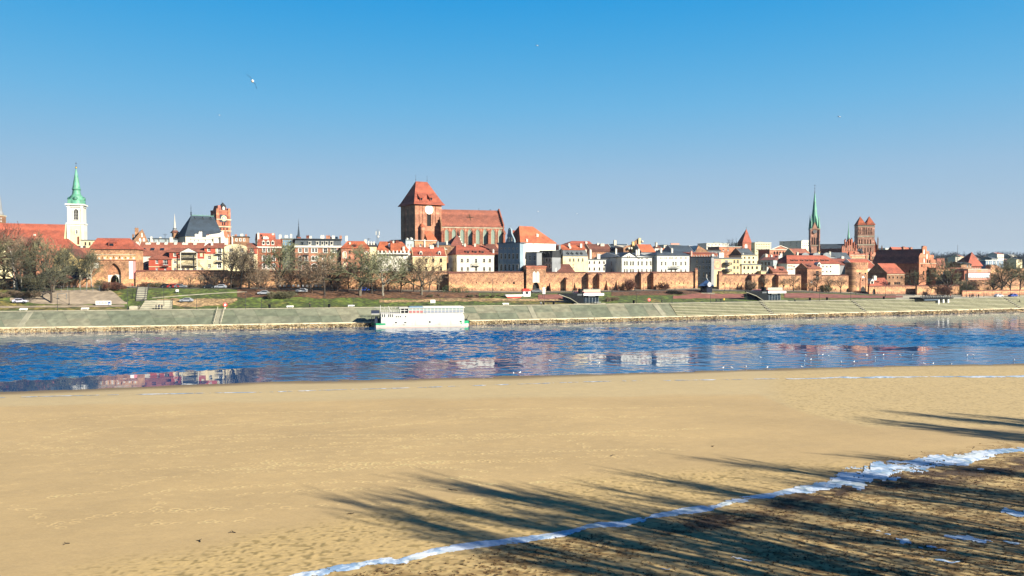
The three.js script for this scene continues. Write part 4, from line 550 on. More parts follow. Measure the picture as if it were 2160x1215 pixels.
B('mansard_tenement', 'large brick tenement with dark mansard floor and white trim', 'tenement', { x0: 622.5, x1: 720, ye: 518, o: 63, dep: 13, turn: 13, wall: M.brickPink, roof: { t: 'mansard', yr: 506, inset: 0.5, mat: M.slateGrey, cap: 1 }, wr: [[528, 6.5, 8.5, [633, 646]], [528, 5.5, 8.5, [660, 666.5, 701, 707.5]], [528.5, 8, 10, [686]], [545, 6.5, 10, [633], 1], [545, 6, 10, [646]], [545, 6, 10, [660, 667], 1], [545, 7, 10, [684, 700], 1], [563, 6.5, 10.5, [633]], [564, 6, 11, [646]], [562.5, 12, 13, [663], 1], [563, 7, 11, [684, 700], 1], [580, 6.5, 10, [633, 646, 660, 684, 700]]], wo: TR, cor: [[520.2, 4, 0.5, M.white], [533.8, 0.8, 0.15], [551.5, 0.8, 0.15], [571, 1.6, 0.25]], balc: [[640, 652, 537.5, 4], [640, 652, 554.5, 4, M.copperDark], [677, 691, 537.5, 4], [677, 691, 554.5, 4]], chim: [[649, 497, 504, 6, -4, M.brickDark], [655, 499, 504, 5, -4], [680, 497, 503.5, 8, -4], [692, 497, 503.5, 9, -4, M.brickPink], [703, 498, 504, 6, -4], [718.5, 498, 504, 5, -4, M.brickPink], [731, 498.5, 505, 5, -4]], dorm: [[638.5, 516.5, 5, 5.6, M.slateGrey, M.glass, 'shed'], [654, 516.5, 5.5, 6.5, M.white, M.glass, 'shed'], [670, 516.5, 6, 6.5, M.white, M.glass, 'shed'], [680.5, 516.5, 5, 6.5, M.white, M.glass, 'shed'], [689.5, 516.5, 5.5, 6.5, M.white, M.glass, 'shed'], [700, 516.5, 6, 6.5, M.white, M.glass, 'shed']] });
{ const s = site('solar_rack', 'tilted dark solar panels on the flat tenement roof', 'solar panels', 704, 70, { turn: 13 }); for (const p of [698, 704, 710]) { const [x, y] = s.L(p, 501.5), m = s.part('panel', gbox(-0.5, 0.5, -0.03, 0.03, -0.8, 0.8), M.glassBlue); m.position.set(x, y, 0); m.rotation.x = 0.6; } s.part('frame', [gbox(s.X(695), s.X(713), s.Y(504), s.Y(503.4), -0.6, 0.6), ...[698, 704, 710].map(p => gbox(s.X(p) - 0.05, s.X(p) + 0.05, s.Y(503.4), s.Y(501.8), -0.1, 0.1))], M.steel); }
{ const s = site('slim_spire', 'dark slim church spire with needle above the mansard tenement', 'spire', 630.5, 190, { turn: 30 }), z = 0, y = p => s.Y(p), x = s.X(630.5), k = s.X(631.5) - s.X(630.5); s.part('tower', gbox(x - k * 4, x + k * 4, -0.5, y(500), -k * 4, k * 4), M.brickDark); s.part('base', gbox(x - k * 4.4, x - k * 1.6, y(505), y(497), -k * 3, k * 3), M.darkRoof); spire(s.g, x, z, [[y(502), k * 3.2], [y(478), k * 0.8], [y(476), k * 0.4]], M.slate, 8); mk('needle', [cyl(x, y(476.5), y(461), z, 0.09, 0.04), ball(x, y(473), z, 0.3), ball(x, y(468.5), z, 0.2)], M.iron, s.g); }
B('hip_roofed_tenement', 'tall plain brick tenement with orange hip roof and eyebrow dormer', 'tenement', { x0: 720, x1: 779, ye: 523.5, o: 61, dep: 12, turn: 14, wall: M.brickPink, roof: { t: 'hip', yr: 508.5, r0: 733, r1: 768, mat: M.tileOrange }, wr: [[537.5, 7, 13, [727, 773], 1, { pane: M.cream2, trim: 1 }], [559, 7, 13, [727, 773], 1, { pane: M.cream2, trim: 1 }], ...[531.5, 543.5, 555, 566, 578, 592].map(y => [y, 4.2, 6, [737.5, 749.5, 762], 0, DK])], cor: [[571, 1.2, 0.15]], dorm: [[748.5, 521, 8, 3.5, M.tileDark]], chim: [[738, 512, 518, 3.5, -3]] });
B('narrow_house', 'narrow cream house with dark shed roof beside the brick tenement', 'house', { x0: 779.5, x1: 795, ye: 520, o: 63, dep: 11, turn: 14, wall: M.cream, roof: { t: 'shed', yr: 512, mat: M.darkRoof }, wr: [[526, 4.5, 6.5, [787.5], 0, { pane: M.green }], [541.5, 4.5, 10, [787.5]], [560, 4.5, 8, [787.5]]], chim: [[771, 506, 513, 5, -5], [777.5, 510, 515, 3, -5], [783.5, 511, 516, 3, -5], [789, 511, 516, 3, -5]] });
{
  B('orange_roofed_house', 'white house with bright orange roofs and a battlement parapet', 'house', { x0: 795.5, x1: 866, ye: 533, o: 64, dep: 15, turn: 15, wall: M.white, roof: { t: 'hip', yr: 509.5, r0: 801, r1: 848, mat: M.tileOrange }, wr: [[541, 5, 5, [803, 816, 834, 848, 862]], [556, 5, 6, [803, 816, 834, 848, 862]], [568, 5, 5, [803, 816, 834]]], chim: [[824, 508, 519, 4.5, -6, M.brickDark], [838, 508, 516, 6, -6, M.brickDark], [851.5, 521, 530, 4.5, -0.5], [830, 509, 517, 3, -5]] });
  const s = site('roof_terrace', 'white terrace parapet with square openings below the orange roof', 'terrace', 826, 62.6, { turn: 15 }); for (const p of rng(798, 862, 9)) s.box('merlon', p - 1.6, p + 1.6, 528.5, 534, -0.8, 0, M.white); s.box('parapet', 796, 865, 533.5, 536, -0.8, 0, M.white); for (const p of [802, 810, 818, 834, 843]) s.box('shade', p - 2.3, p + 2.3, 530, 533.6, -0.75, -0.5, p === 818 ? M.pinkBanner : M.void); const [x, y] = s.L(822.5, 517.5, -4); mk('satellite_dish', [ball(x, y, -4, 0.9, 1, 1, 0.35)], M.paintWhite, s.g); s.box('hip', 824, 853, 513, 532, -5, -2.5, M.tileOrange).visible = true;
}
B('blue_shaded_house', 'tall white house coloured in blue shade under the cathedral tower', 'house', { x0: 856, x1: 876, ye: 507, o: 92, dep: 10, turn: 48, wall: M.blueGrey, roof: { t: 'flat', mat: M.greyMetal }, wr: [[518, 3, 6, [861, 867]]], left: [[518, 3, 6, [3, 6]]], chim: [[860, 503, 508, 3, -2], [868.5, 502, 507, 4, -2]] });  // blue shade put into the wall colour of a white house
B('old_brick_house', 'weathered flat roofed brick house right under the cathedral tower', 'house', { x0: 875, x1: 920, ye: 508, o: 93, dep: 10, turn: 17, wall: M.brickOld2, roof: { t: 'flat', mat: M.white2, th: 0.3 }, wr: [[517, 4, 6, [887, 907], 1]], chim: [[896, 506, 519, 3, 0.3]] });
B('brown_brick_house', 'low brown brick house between cathedral and cream house', 'house', { x0: 920, x1: 951, ye: 517, o: 88, dep: 10, turn: 17, wall: M.brickBrown, roof: { t: 'shed', yr: 510, mat: M.slateGrey }, chim: [[924, 510, 520, 2.5, 0.3, M.blueGrey], [943, 509, 517, 3, -1]], wr: [[524, 4, 4, [930, 941]]] });

// --- cathedral ---
{
  const s = B('cathedral', 'great brick cathedral with clock tower and long red nave roof', 'cathedral', { x0: 932, x1: 1063, ye: 478.5, o: 150, dep: 22, turn: 15, wall: M.brickPink, roof: { t: 'gable', yr: 443, mat: M.tileMuted, ov: 0.4 }, gmat: M.brickPink, wr: [] });
  const g = s.g, gl = mat('#7d9184', null, { roughness: 0.3 });
  for (const p of [942.5, 957.5, 975, 991, 1008, 1023, 1040, 1055]) { const f = s.win(p, 499, 7.4, 31, 2, { pane: gl, trim: 1, frame: M.stoneTrim }, 0.29); const q = s.opening(p, 496, 12.5, 38, 2); s.part('blind_arch', ext(archPts(q.x, q.y, q.w, q.h, 2), 0.002, 0.2, [archPts(q.x, q.y + 0.01, q.w - 0.7, q.h - 0.7, 2)]), M.brickRed); }
  for (const p of [933.5, 999, 1032, 1064]) { s.box('buttress', p - 2, p + 2, 494, null, 0.003, 2.4, M.brickRed); const a = s.X(p - 2, 1), b = s.X(p + 2, 1), y = s.Y(494, 2.4, p); s.part('buttress_cap', frust([a - 0.1, b + 0.1, 0.003, 2.6, y + 0.002], [a, b, 0.003, 0.2, y + 2.2]), M.tileMuted); }
  s.box('eaves_band', 932, 1063, 479, 481.5, 0.003, 0.22, M.stoneTrim);
  // stepped gables at both ends
  for (const [xx, dirn] of [[s.xl, 1], [s.xr, -1]]) { const G = [], n = 9; for (let i = 0; i < n; i++) { const k = (i + 0.5) / n, z0 = lerp(0.5, s.zr, i / n), z1 = lerp(0.5, s.zr, (i + 1) / n), y = lerp(s.yt, s.yr, (i + 1) / n) + 0.7; G.push(gbox(xx - 0.55, xx + 0.02, s.yt - 3, y, z1, z0), gbox(xx - 0.55, xx + 0.02, s.yt - 3, y, 2 * s.zr - z0, 2 * s.zr - z1), gbox(xx - 0.62, xx + 0.09, y - 0.002, y + 0.2, z1 + 0.2, z0 - 0.1)); } s.part('stepped_gable', G, dirn > 0 ? M.brickBrown : M.brickRed); }
  { const [x, y] = s.L(992, 460, s.zr / 2), sl = Math.atan2(s.yr - s.yt, -s.zr), G = []; for (const [a, b] of [[3.2, 0.16], [0.16, 3.2]]) G.push(gbox(-a / 2 * 1.3, a / 2 * 1.3, 0.0, 0.04, -b * 0.9, b * 0.9)); const m = s.part('roof_cross', G, mat('#6a6a4c', T.roof)); m.position.set(x, lerp(s.yt, s.yr, 0.5) + 0.62, s.zr / 2); m.rotation.x = sl; }
  s.part('ridge_spike', [cyl(s.L(1010, 443, s.zr)[0], s.yr, s.yr + 1.2, s.zr, 0.08), cyl(s.L(1034, 443, s.zr)[0], s.yr, s.yr + 0.6, s.zr, 0.2)], M.iron);
  // tower
  const t = site('tower', 0, 0, 904, 152, { turn: 31, parent: g }), tg = t.g; const td = 20, mb = M.brickPink, X0 = t.X(876.8), X1 = t.X(931.5), yt = t.Y(431);
  const wx = t.opening(905, 463, 8.6, 28), grooves = [884.5, 891.5, 899, 913, 919].map(p => [t.X(p) - 0.12, t.X(p) + 0.12]);
  mk('tower_wall', [ext([[X0, -0.5], [X1, -0.5], [X1, yt], [X0, yt]], -0.6, 0, [archPts(wx.x, wx.y, wx.w, wx.h, 0), ...grooves.filter(q => q[1] < wx.x - wx.w / 2 - 0.1 || q[0] > wx.x + wx.w / 2 + 0.1).map(([a, b]) => [[a, t.Y(474)], [b, t.Y(474)], [b, t.Y(434)], [a, t.Y(434)]])]), gbox(X0, X1, -0.5, yt, -td, -0.604)], mb, tg);
  mk('louvre', [gbox(wx.x - wx.w / 2, wx.x + wx.w / 2, wx.y, wx.y + wx.h, -0.6, -0.5), ...rng(-0.36, 0.36, 4).map(k => gbox(wx.x + wx.w * k - 0.08, wx.x + wx.w * k + 0.08, wx.y, wx.y + wx.h, -0.5, -0.3))], M.void, tg);
  mk('side_groove', [gbox(X0 - 0.04, X0 - 0.002, 8, yt - 1, -td * 0.62, -td * 0.42), gbox(X0 - 0.3, X0 - 0.002, -0.5, yt - 0.2, -td * 0.33, 0), gbox(X0 - 0.3, X0 - 0.002, -0.5, yt - 0.2, -td, -td * 0.72)], M.brickBrown, tg);
  mk('frieze', [gbox(X0 - 0.15, X1 + 0.15, yt - 0.5, yt - 0.02, -td - 0.15, 0.15)], M.brickRed, tg);
  const e = 1.5, zr = -td / 2, mid = t.L(903, 422, zr), r0 = t.L(876.5, 382.5, zr), r1 = t.L(901.5, 382.5, zr), ym = t.Y(424, zr), yT = r0[1], k = 0.16;
  const sk = (q) => lerp(0, 1, q); const lowT = [X0 + lerp(-e, r0[0] - X0, k), X1 + lerp(e, r1[0] - X1, k), lerp(-td - e, zr, k), lerp(e, zr, k), yt + (yT - yt) * 0.12], rl = t.X(877.5, zr), rq = t.X(901.5, zr);
  mk('tower_roof', [frust([X0 - e, X1 + e, -td - e, e, yt], lowT), frust([lowT[0], lowT[1], lowT[2], lowT[3], lowT[4] + 0.001], [rl, rq, zr - 0.15, zr + 0.15, yT]), gbox(X0 - e, X1 + e, yt - 0.25, yt - 0.003, -td - e, e)], M.tile, tg);
  for (const p of [889, 909.5]) { let z = 0.5; for (let i = 0; i < 6; i++) z = lerp(lowT[3], zr, clamp((t.Y(421, z, p) - lowT[4]) / (yT - lowT[4]), 0, 1)) + 0.9; const a = t.L(p, 422.5, z), b = t.L(p, 417.5, z); const d = mk('dormer', [gbox(a[0] - 0.75, a[0] + 0.75, a[1] - 0.4, b[1], z - 3, z), frust([a[0] - 1.2, a[0] + 1.2, z - 4.4, z + 0.6, b[1] + 0.003], [a[0] - 1.0, a[0] + 1.0, z - 4.4, z - 3.6, b[1] + 2.6])], M.tile, tg); mk('tower_pane', gbox(a[0] - 0.45, a[0] + 0.45, a[1], b[1] - 0.2, z + 0.003, z + 0.06), M.glass, tg); }
  { const z = -td * 0.42, y = yt + (yT - yt) * 0.2; mk('dormer', [frust([X0 - 0.2, X0 + 5, z - 1.4, z + 1.4, y], [X0 + 3, X0 + 5, z - 1, z + 1, y + 3.4])], M.tileMuted, tg); }
  for (const x of [rl, rq]) mk('finial', [cyl(x, yT - 0.1, yT + 3.6, zr, 0.07, 0.04), ball(x, yT + 1, zr, 0.22), ball(x, yT + 3, zr, 0.16)], M.iron, tg);
  clockFace(t, tg, 905, 442.3, 9.2, 0.01, mat('#efe7d2', null), null, M.gold);
  mk('stair_turret', [cyl(t.X(890.5, 1), -0.5, t.Y(479, 1), 1.2, 1.35, 1.35, 8)], M.brickPink, tg); mk('stair_roof', [cyl(t.X(890.5, 1), t.Y(479, 1), t.Y(470, 1), 1.2, 1.55, 0.05, 8)], M.tileOrange, tg);
  { const a = t.X(898, 3), b = t.X(919, 3); mk('chapel_roof', [frust([a, b, 0.003, 5.5, t.Y(507, 5.5, 908)], [a, b - 1.5, 0.003, 0.4, t.Y(488, 0, 908)])], M.tileOrange, tg); mk('chapel_wall', gbox(a + 0.3, b - 0.3, -0.5, t.Y(507, 5.5, 908) - 0.004, 0.003, 5.2), M.brickPink, tg); }
}
{ const s = B('steep_roofed_house', 'narrow dark red steep roof with a statue before the nave', 'house', { x0: 950, x1: 976, ye: 519, o: 96, dep: 8, turn: 30, wall: M.brickBrown, roof: { t: 'pyramid', yr: 495, r0: 964, mat: M.tileDark } }); const a = s.L(966, 496, s.zr); s.part('statue', [cyl(a[0], a[1] - 1, a[1] + 0.5, s.zr, 0.5, 0.4), cyl(a[0], a[1] + 0.5, a[1] + 2.4, s.zr, 0.35, 0.2), ball(a[0], a[1] + 2.6, s.zr, 0.25)], M.darkMetalAndShade); s.part('ridge_cap', [0, 1, 2, 3].map(k => ball(lerp(a[0], s.xr, k / 4 + 0.15) + 0.2, lerp(a[1], s.yt, k / 4 + 0.15), lerp(s.zr, 0, k / 4 + 0.15), 0.42)), M.white); }

// --- cream and white houses below the cathedral ---
B('cream_house', 'cream house with red roof and two white dormers on the wall', 'house', { x0: 870.5, x1: 942, ye: 539.5, o: 62, dep: 11, turn: 15, wall: M.cream2, roof: { t: 'gable', yr: 521.5, mat: M.tile }, wr: [[549, 5, 8, [885, 899, 913.5, 930]], [567, 5, 8, [885, 899, 913.5, 930]]], wo: DK, cor: [[541.3, 1.4, 0.3, M.white]], dorm: [[888, 537.5, 6, 5, M.white], [927, 537.5, 6, 5, M.white]], chim: [[911, 517.5, 524, 8, -4.5]], left: [[550, 4, 8, [3, 7]]] });
B('white_house', 'white house with hipped red roof, shed dormers and balcony', 'house', { x0: 963.5, x1: 1042, ye: 536.5, o: 62.5, dep: 19, turn: 16, wall: M.white, roof: { t: 'hip', yr: 517.5, r0: 962, r1: 1022, mat: M.tile, ov: 0.5 }, wr: [[549.5, 4.6, 8, [974, 986.5, 1021, 1033]], [550.5, 4.6, 10, [1004]], [567.5, 4.6, 8, [974, 986.5, 1004, 1021, 1033]]], wo: { frame: M.pale }, cor: [[537.6, 1.4, 0.25, M.white2]], dorm: [[987, 534, 8, 3.8, M.tileMuted, M.glass, 'shed'], [1003, 534, 8, 3.8, M.tileMuted, M.glass, 'shed'], [1018, 534, 8, 3.8, M.tileMuted, M.glass, 'shed']], balc: [[997, 1012, 560, 5.5, M.pale]], chim: [[981, 515, 521, 3.5, -8], [1002, 515, 521, 3.5, -8], [1041, 527, 538, 3, -1]], left: [[535, 3, 6, [4, 9, 14]], [549, 4.4, 8, [3, 7, 11, 15]], [567, 4.4, 8, [3, 7, 11, 15]]] });
B('brown_roofed_house', 'dark brown roofed house between the white house and palace', 'house', { x0: 1022, x1: 1052, ye: 530, o: 84, dep: 12, turn: 18, wall: M.brickDark, roof: { t: 'hip', yr: 515, r0: 1025, r1: 1044, mat: M.tileBrown } });
// --- palace with shaded front ---
{
  const TURN = 64, s = B('white_hall', 'big white walled hall with orange hip roof beside shaded palace', 'hall', { x0: 1097.5, x1: 1172, ye: 512, o: 60, dep: 9.5, turn: 40, wall: M.white, roof: { t: 'hip', yr: 478.5, r0: 1095, r1: 1124, mat: M.tileOrange, ov: 0.4 }, wr: [], chim: [[1134, 494, 512, 4, -1.5], [1112, 505, 516, 3, 0.2]] });
  s.part('downpipe', gbox(s.X(1124.5) - 0.08, s.X(1124.5) + 0.08, 1, s.Y(512.5), 0.003, 0.14), M.greyWall);
}
{
  const s = B('palace', 'palace coloured in blue shade with round windows and bell shaped gable', 'palace', { x0: 1051, x1: 1097, ye: 513.5, o: 59, dep: 8, turn: -34, wall: M.palaceShadeBlue, roof: { t: 'flat', mat: M.slateGrey, th: 0.4, ov: 0.5 }, wr: [[524, 3, 3, [1057.3, 1065.7, 1074, 1082.5, 1090.7], 3], [540.5, 3.8, 11, [1057.3, 1065.7, 1082.5, 1090.7]], [540.5, 3.8, 11, [1074], 1], [564, 3.8, 13, [1057.3, 1065.7, 1074, 1082.5, 1090.7]]], wo: { trim: 1, frame: M.pale }, cor: [[513.8, 2, 0.5, M.palaceShadeBlue], [531, 0.9, 0.2, M.palaceShadeBlue], [553, 1, 0.2, M.palaceShadeBlue]] });  // blue shade of this front is painted into its walls
  const P = (x, y) => s.L(x, y), pts = [[1066, 512], [1067.5, 505], [1070, 502], [1069, 496], [1070.5, 492], [1071, 485], [1072, 482], [1074, 480.3], [1076.5, 482], [1077.5, 485], [1078, 492], [1080, 497], [1082.5, 502], [1084, 506], [1084.5, 512]].map(p => P(...p));
  s.part('attic_gable', ext(pts, -1.2, -0.2), M.palaceShadeBlue); s.part('gable_cap', [ball(s.X(1074.3), s.Y(484.5), -0.7, 0.75, 1, 0.8, 1), cyl(s.X(1074.3), s.Y(480), s.Y(475.5), -0.7, 0.06)], M.greyMetal); for (const p of [1072.6, 1078]) s.win(p, 504.5, 2.4, 7.5, 0, { frame: M.pale }, 0.1);
  for (const p of [1052, 1061.5, 1070, 1078.3, 1086.6, 1096]) s.box('pilaster', p - 0.7, p + 0.7, 515, 553, 0.003, 0.18, M.palaceShadeBlue);
}
B('white_rear_house', 'white house with small red roof directly behind palace gable', 'house', { x0: 1082, x1: 1101, ye: 498, o: 100, dep: 8, turn: 20, wall: M.white, roof: { t: 'gable', yr: 486, mat: M.tile } });
B('shaded_brick_house', 'shaded bluish house with tall windows right of the palace front', 'house', { x0: 1098, x1: 1132, ye: 533, o: 56, dep: 4, turn: -36, wall: M.greyWall, roof: { t: 'flat', mat: M.slateGrey, th: 0.3 }, wr: [[544, 3.6, 10, [1102, 1110, 1117.5, 1127]], [564, 3.6, 12, [1102, 1117.5]]], wo: { frame: M.pale } });  // grey wall colour stands for the shade on this brick front
B('mansard_house', 'shaded house with black mansard and pale trim behind the lancet gate', 'house', { x0: 1132.5, x1: 1164.5, ye: 543, o: 57.5, dep: 7, turn: -36, wall: M.greyWall, roof: { t: 'mansard', yr: 529, mat: M.darkRoof, cap: 0 }, wr: [[548.5, 4.2, 8, [1137, 1143, 1153, 1160]], [561, 4.2, 8, [1152.5, 1159.5]]], wo: { trim: 1, frame: M.pale }, dorm: [[1138, 540, 5, 5, M.darkRoof], [1147, 540, 5, 5, M.darkRoof], [1157, 540, 5, 5, M.darkRoof]] });  // shade on this front is put into the grey wall colour
B('cream_mansard_house', 'tall cream wall house with short black mansard right of shaded one', 'house', { x0: 1165, x1: 1187, ye: 539.5, o: 67, dep: 10, turn: 17, wall: M.cream2, roof: { t: 'mansard', yr: 528, mat: M.slateGrey }, chim: [[1184.5, 526, 541, 3.5, 0.2, M.darkRoof]] });
B('cream_mansard_house', 'cream house with long grey mansard roof and two dormer pairs', 'house', { x0: 1187.5, x1: 1240, ye: 541, o: 66, dep: 11, turn: 18, wall: M.cream, roof: { t: 'mansard', yr: 528.5, mat: M.slateGrey, inset: 1.6 }, wr: [[548.5, 3.4, 7, [1202, 1210, 1220, 1229]], [558.5, 2.6, 2.6, [1209]], [564.5, 2.6, 2.6, [1209]]], wo: { frame: M.pale }, dorm: [[1199, 537.5, 4.5, 4, M.slateGrey], [1208, 537.5, 4.5, 4, M.slateGrey], [1218.5, 537.5, 4, 4, M.slateGrey], [1227.5, 537.5, 4, 4, M.slateGrey]], chim: [[1236, 527, 534, 3, -2, M.pale]] });
B('wall_house', 'small reddish brown roof just behind the wall right of lancet gate', 'house', { x0: 1172, x1: 1211, ye: 573.5, o: 57, dep: 8, turn: 17, wall: M.cream2, roof: { t: 'hip', yr: 557, r0: 1171, r1: 1201, mat: M.tileBrown }, chim: [[1173, 566, 575, 2.5, 0.8]] });
B('low_white_house', 'low white house with grey roof left of the big pale villa', 'house', { x0: 1240.5, x1: 1278, ye: 548, o: 68, dep: 9, turn: 18, wall: M.white, roof: { t: 'flat', mat: M.slateGrey, th: 0.4 }, wr: [[553.5, 3, 5, [1243.5, 1253.5, 1264.5, 1274]], [567, 3, 6, [1243.5, 1253.5, 1264.5, 1274]]], wo: DK, chim: [[1246, 527, 546, 3.5, -1], [1263, 536, 546, 6, -1]] });
B('red_roofed_house', 'house with wide red roof and chimneys above the cream mansard', 'house', { x0: 1182, x1: 1238, ye: 527, o: 108, dep: 10, turn: 18, wall: M.brickPink, roof: { t: 'gable', yr: 516.5, mat: M.tileOrange }, chim: [[1201, 514, 524, 3.5, -2], [1203, 520, 528, 3.5, -1], [1226, 514.5, 521, 4, -2], [1181, 517, 530, 4, 0.3, M.greyMetal]] });
B('red_hip_house', 'higher red hip roof behind the wide red roof at centre right', 'house', { x0: 1196, x1: 1252, ye: 517, o: 140, dep: 11, turn: 20, wall: M.cream, roof: { t: 'hip', yr: 508.5, r0: 1206, r1: 1243, mat: M.tile }, chim: [[1237, 510, 519, 4, -2], [1250, 515, 524, 5, 0.2]] });
B('brown_hip_house', 'broad dark brown roof with pale chimneys left of the odd tower', 'house', { x0: 1245, x1: 1302, ye: 529, o: 112, dep: 12, turn: 19, wall: M.greyBeige, roof: { t: 'gable', yr: 515, mat: M.tileBrown }, wr: [[535, 4, 4, [1262, 1275]]], chim: [[1271, 514, 523, 8, -4, M.pale], [1298, 507, 519, 5, -4, M.pale], [1262, 513, 518, 4, -5]] });
B('weathered_house', 'weathered pale brick house end above the low white house', 'house', { x0: 1240, x1: 1284, ye: 531, o: 92, dep: 8, turn: 18, wall: M.brickOld2, roof: { t: 'flat', mat: M.tileBrown, th: 0.3 }, chim: [[1245.5, 531, 545, 3, 0.6], [1268, 537, 546, 5, 0.6]] });
{
  const v = B('villa', 'white villa with grey roof, wide gable and shaded left side', 'villa', { x0: 1311.5, x1: 1375, ye: 542.5, o: 62, dep: 29, turn: 20, wall: M.white2, roof: { t: 'gable', yr: 533.5, mat: M.slateGrey, ov: 0.6 }, wr: [[545, 1.8, 2.5, [1346, 1348.5, 1353, 1355.5, 1363, 1366]], [555.5, 3.2, 8.5, [1317.5, 1322.5, 1330.3, 1335.5, 1346.5, 1354, 1364, 1372.5]], [571.5, 3.2, 7, [1317.5, 1322.5, 1330.3, 1335.5, 1346.5, 1354, 1364, 1372.5]], [541.5, 2.2, 5.5, [1324.5, 1328.5], 1]], wo: { frame: M.pale }, cor: [[560.8, 0.7, 0.12, M.white], [567, 0.6, 0.12, M.white]], left: [[545, 1.8, 2.5, [5, 12, 15, 22]], [555.5, 3.4, 8.5, [10, 19]], [570, 3.2, 7, [10, 19]]], chim: [[1343, 528, 536, 3, -6], [1347.5, 526, 535, 3.5, -6], [1300, 525, 536, 3, -10]] });
  const s = site('gable', 0, 0, 1327, 61.6, { turn: 20, parent: v.g }), a = s.L(1311, 542.5), b = s.L(1343, 542.5), c = s.L(1327.5, 533); s.part('gable_wall', ext([[a[0], a[1]], [b[0], b[1]], c], -0.4, 0.15), M.white2); s.part('gable_roof', poly([[[a[0] - 0.4, a[1], 0.6], [c[0], c[1] + 0.3, 0.6], [c[0], c[1] + 0.3, -8], [a[0] - 0.4, a[1], -8]], [[c[0], c[1] + 0.3, 0.6], [b[0] + 0.4, b[1], 0.6], [b[0] + 0.4, b[1], -8], [c[0], c[1] + 0.3, -8]]]), M.slateGrey); for (const p of [1324.5, 1328.5]) s.win(p, 540.6, 2.2, 3.4, 1, { pane: M.glass, frame: M.pale }, 0.42);
}
B('villa', 'right hand white villa with grey hip roof and dark balcony', 'villa', { x0: 1386, x1: 1454, ye: 538.5, o: 61.5, dep: 12, turn: 22, wall: M.white2, roof: { t: 'hip', yr: 531, r0: 1386, r1: 1436, mat: M.slateGrey, ov: 0.6 }, wr: [[544, 1.8, 3.4, [1393.5, 1396.5, 1402.5, 1405.5, 1412.5, 1415.5, 1418.5, 1424, 1427, 1435.5, 1438, 1445, 1447.5]], [556, 3.2, 7.5, [1395.5, 1404, 1420, 1425.5, 1436.5, 1446]], [571.5, 3.2, 7, [1395.5, 1404, 1416, 1424.5, 1436.5, 1446]]], wo: { frame: M.pale }, cor: [[539.5, 1, 0.2, M.white], [560.3, 0.6, 0.12, M.white], [550, 0.5, 0.1, M.white]], balc: [[1411, 1431, 566, 5]], left: [[543, 1.8, 3.4, [3, 6, 9]], [556, 3.2, 8, [4, 8]]], chim: [[1395, 524.5, 532, 3, -4], [1418, 524.5, 532, 3, -4]] });
{
  const s = B('odd_tower_house', 'brown house end with leaning yellowish tower piece and round tanks', 'house', { x0: 1315, x1: 1352, ye: 522, o: 104, dep: 9, turn: 20, wall: M.brickBrown, top: [[1331, 516], [1343, 505], [1349, 503]], roof: { t: 'shed', yr: 517, mat: M.pale }, wr: [[516, 4, 5, [1345]]], chim: [[1349.5, 502.5, 530, 5, 0.8, M.cream2], [1336, 510, 533, 4, 0.9, M.yellow]] });
  for (const [p, q] of [[1326, 524], [1331.5, 524], [1354.5, 509.5]]) { const [x, y] = s.L(p, q, 0.9); s.part('tank', ball(x, y, 0.9, 0.7), M.pale); }
}
B('dark_roofed_house', 'long dark blue roof left of the leaning tower piece', 'house', { x0: 1290, x1: 1331, ye: 525, o: 114, dep: 9, turn: 20, wall: M.white, roof: { t: 'gable', yr: 515, mat: M.slate }, chim: [[1292, 528, 536, 3, 0.3], [1303, 526, 534, 3, 0.3], [1317, 522, 534, 3, 0.4]] });
B('orange_gable_house', 'bright orange gabled roof behind the two white villas', 'house', { x0: 1352, x1: 1383, ye: 531.5, o: 98, dep: 9, turn: 26, wall: M.greyWall, roof: { t: 'gable', yr: 515.5, mat: M.tileOrange } });
B('small_brown_roof_house', 'small house with brown tent roof and white wall above villas', 'house', { x0: 1381, x1: 1395, ye: 523, o: 104, dep: 6, turn: 24, wall: M.white, roof: { t: 'pyramid', yr: 517, mat: M.tileBrown }, chim: [[1385, 512, 520, 3, -1, M.pale]] });
B('orange_low_house', 'small orange roof right of the brown tent roof', 'house', { x0: 1394, x1: 1411, ye: 531, o: 102, dep: 7, turn: 24, wall: M.white, roof: { t: 'gable', yr: 523.5, mat: M.tileOrange }, chim: [[1396, 524, 533, 3, 0.4]] });
B('apartment_block', 'distant pale flat roofed block on the skyline right of villas', 'apartment block', { x0: 1400, x1: 1436, ye: 517, o: 330, dep: 18, turn: 12, wall: M.pale, roof: { t: 'flat', mat: M.greyMetal }, wr: [[520, 3, 2.4, rng(1404, 1432, 6)], [525, 3, 2.4, rng(1404, 1432, 6)]], chim: [[1424, 513, 517, 18, -5, M.pink]] });
B('apartment_block', 'low distant pink block on the skyline above dark roofs', 'apartment block', { x0: 1434, x1: 1462, ye: 519, o: 360, dep: 16, turn: 12, wall: M.pink, roof: { t: 'flat', mat: M.white2 }, wr: [[522.5, 3, 2.4, rng(1438, 1458, 5)]] });
B('dark_gable_house', 'house with large dark roof and sloping left edge above villa', 'house', { x0: 1424, x1: 1468, ye: 534.5, o: 92, dep: 12, turn: 28, wall: M.greyWall, roof: { t: 'gable', yr: 518, mat: M.slate } });
B('brick_gable_house', 'brown brick gable with white edge right of the large dark roof', 'house', { x0: 1467, x1: 1496, ye: 532, o: 94, dep: 10, turn: 20, wall: M.brickBrown, top: [[1473, 517.5]], roof: { t: 'front', yr: 518, rx: 1473, mat: M.white2 } });
B('low_red_house', 'long low red brick front with many small openings above shaded block', 'house', { x0: 1457, x1: 1520, ye: 535, o: 78, dep: 7, turn: 20, wall: M.brickRed, roof: { t: 'shed', yr: 532, mat: M.tile }, wr: [[539, 2, 2.6, rng(1464, 1514, 10)]], chim: [[1504, 536, 543, 4, 0.3], [1459, 530, 541, 3, 0.3, M.pink]] });
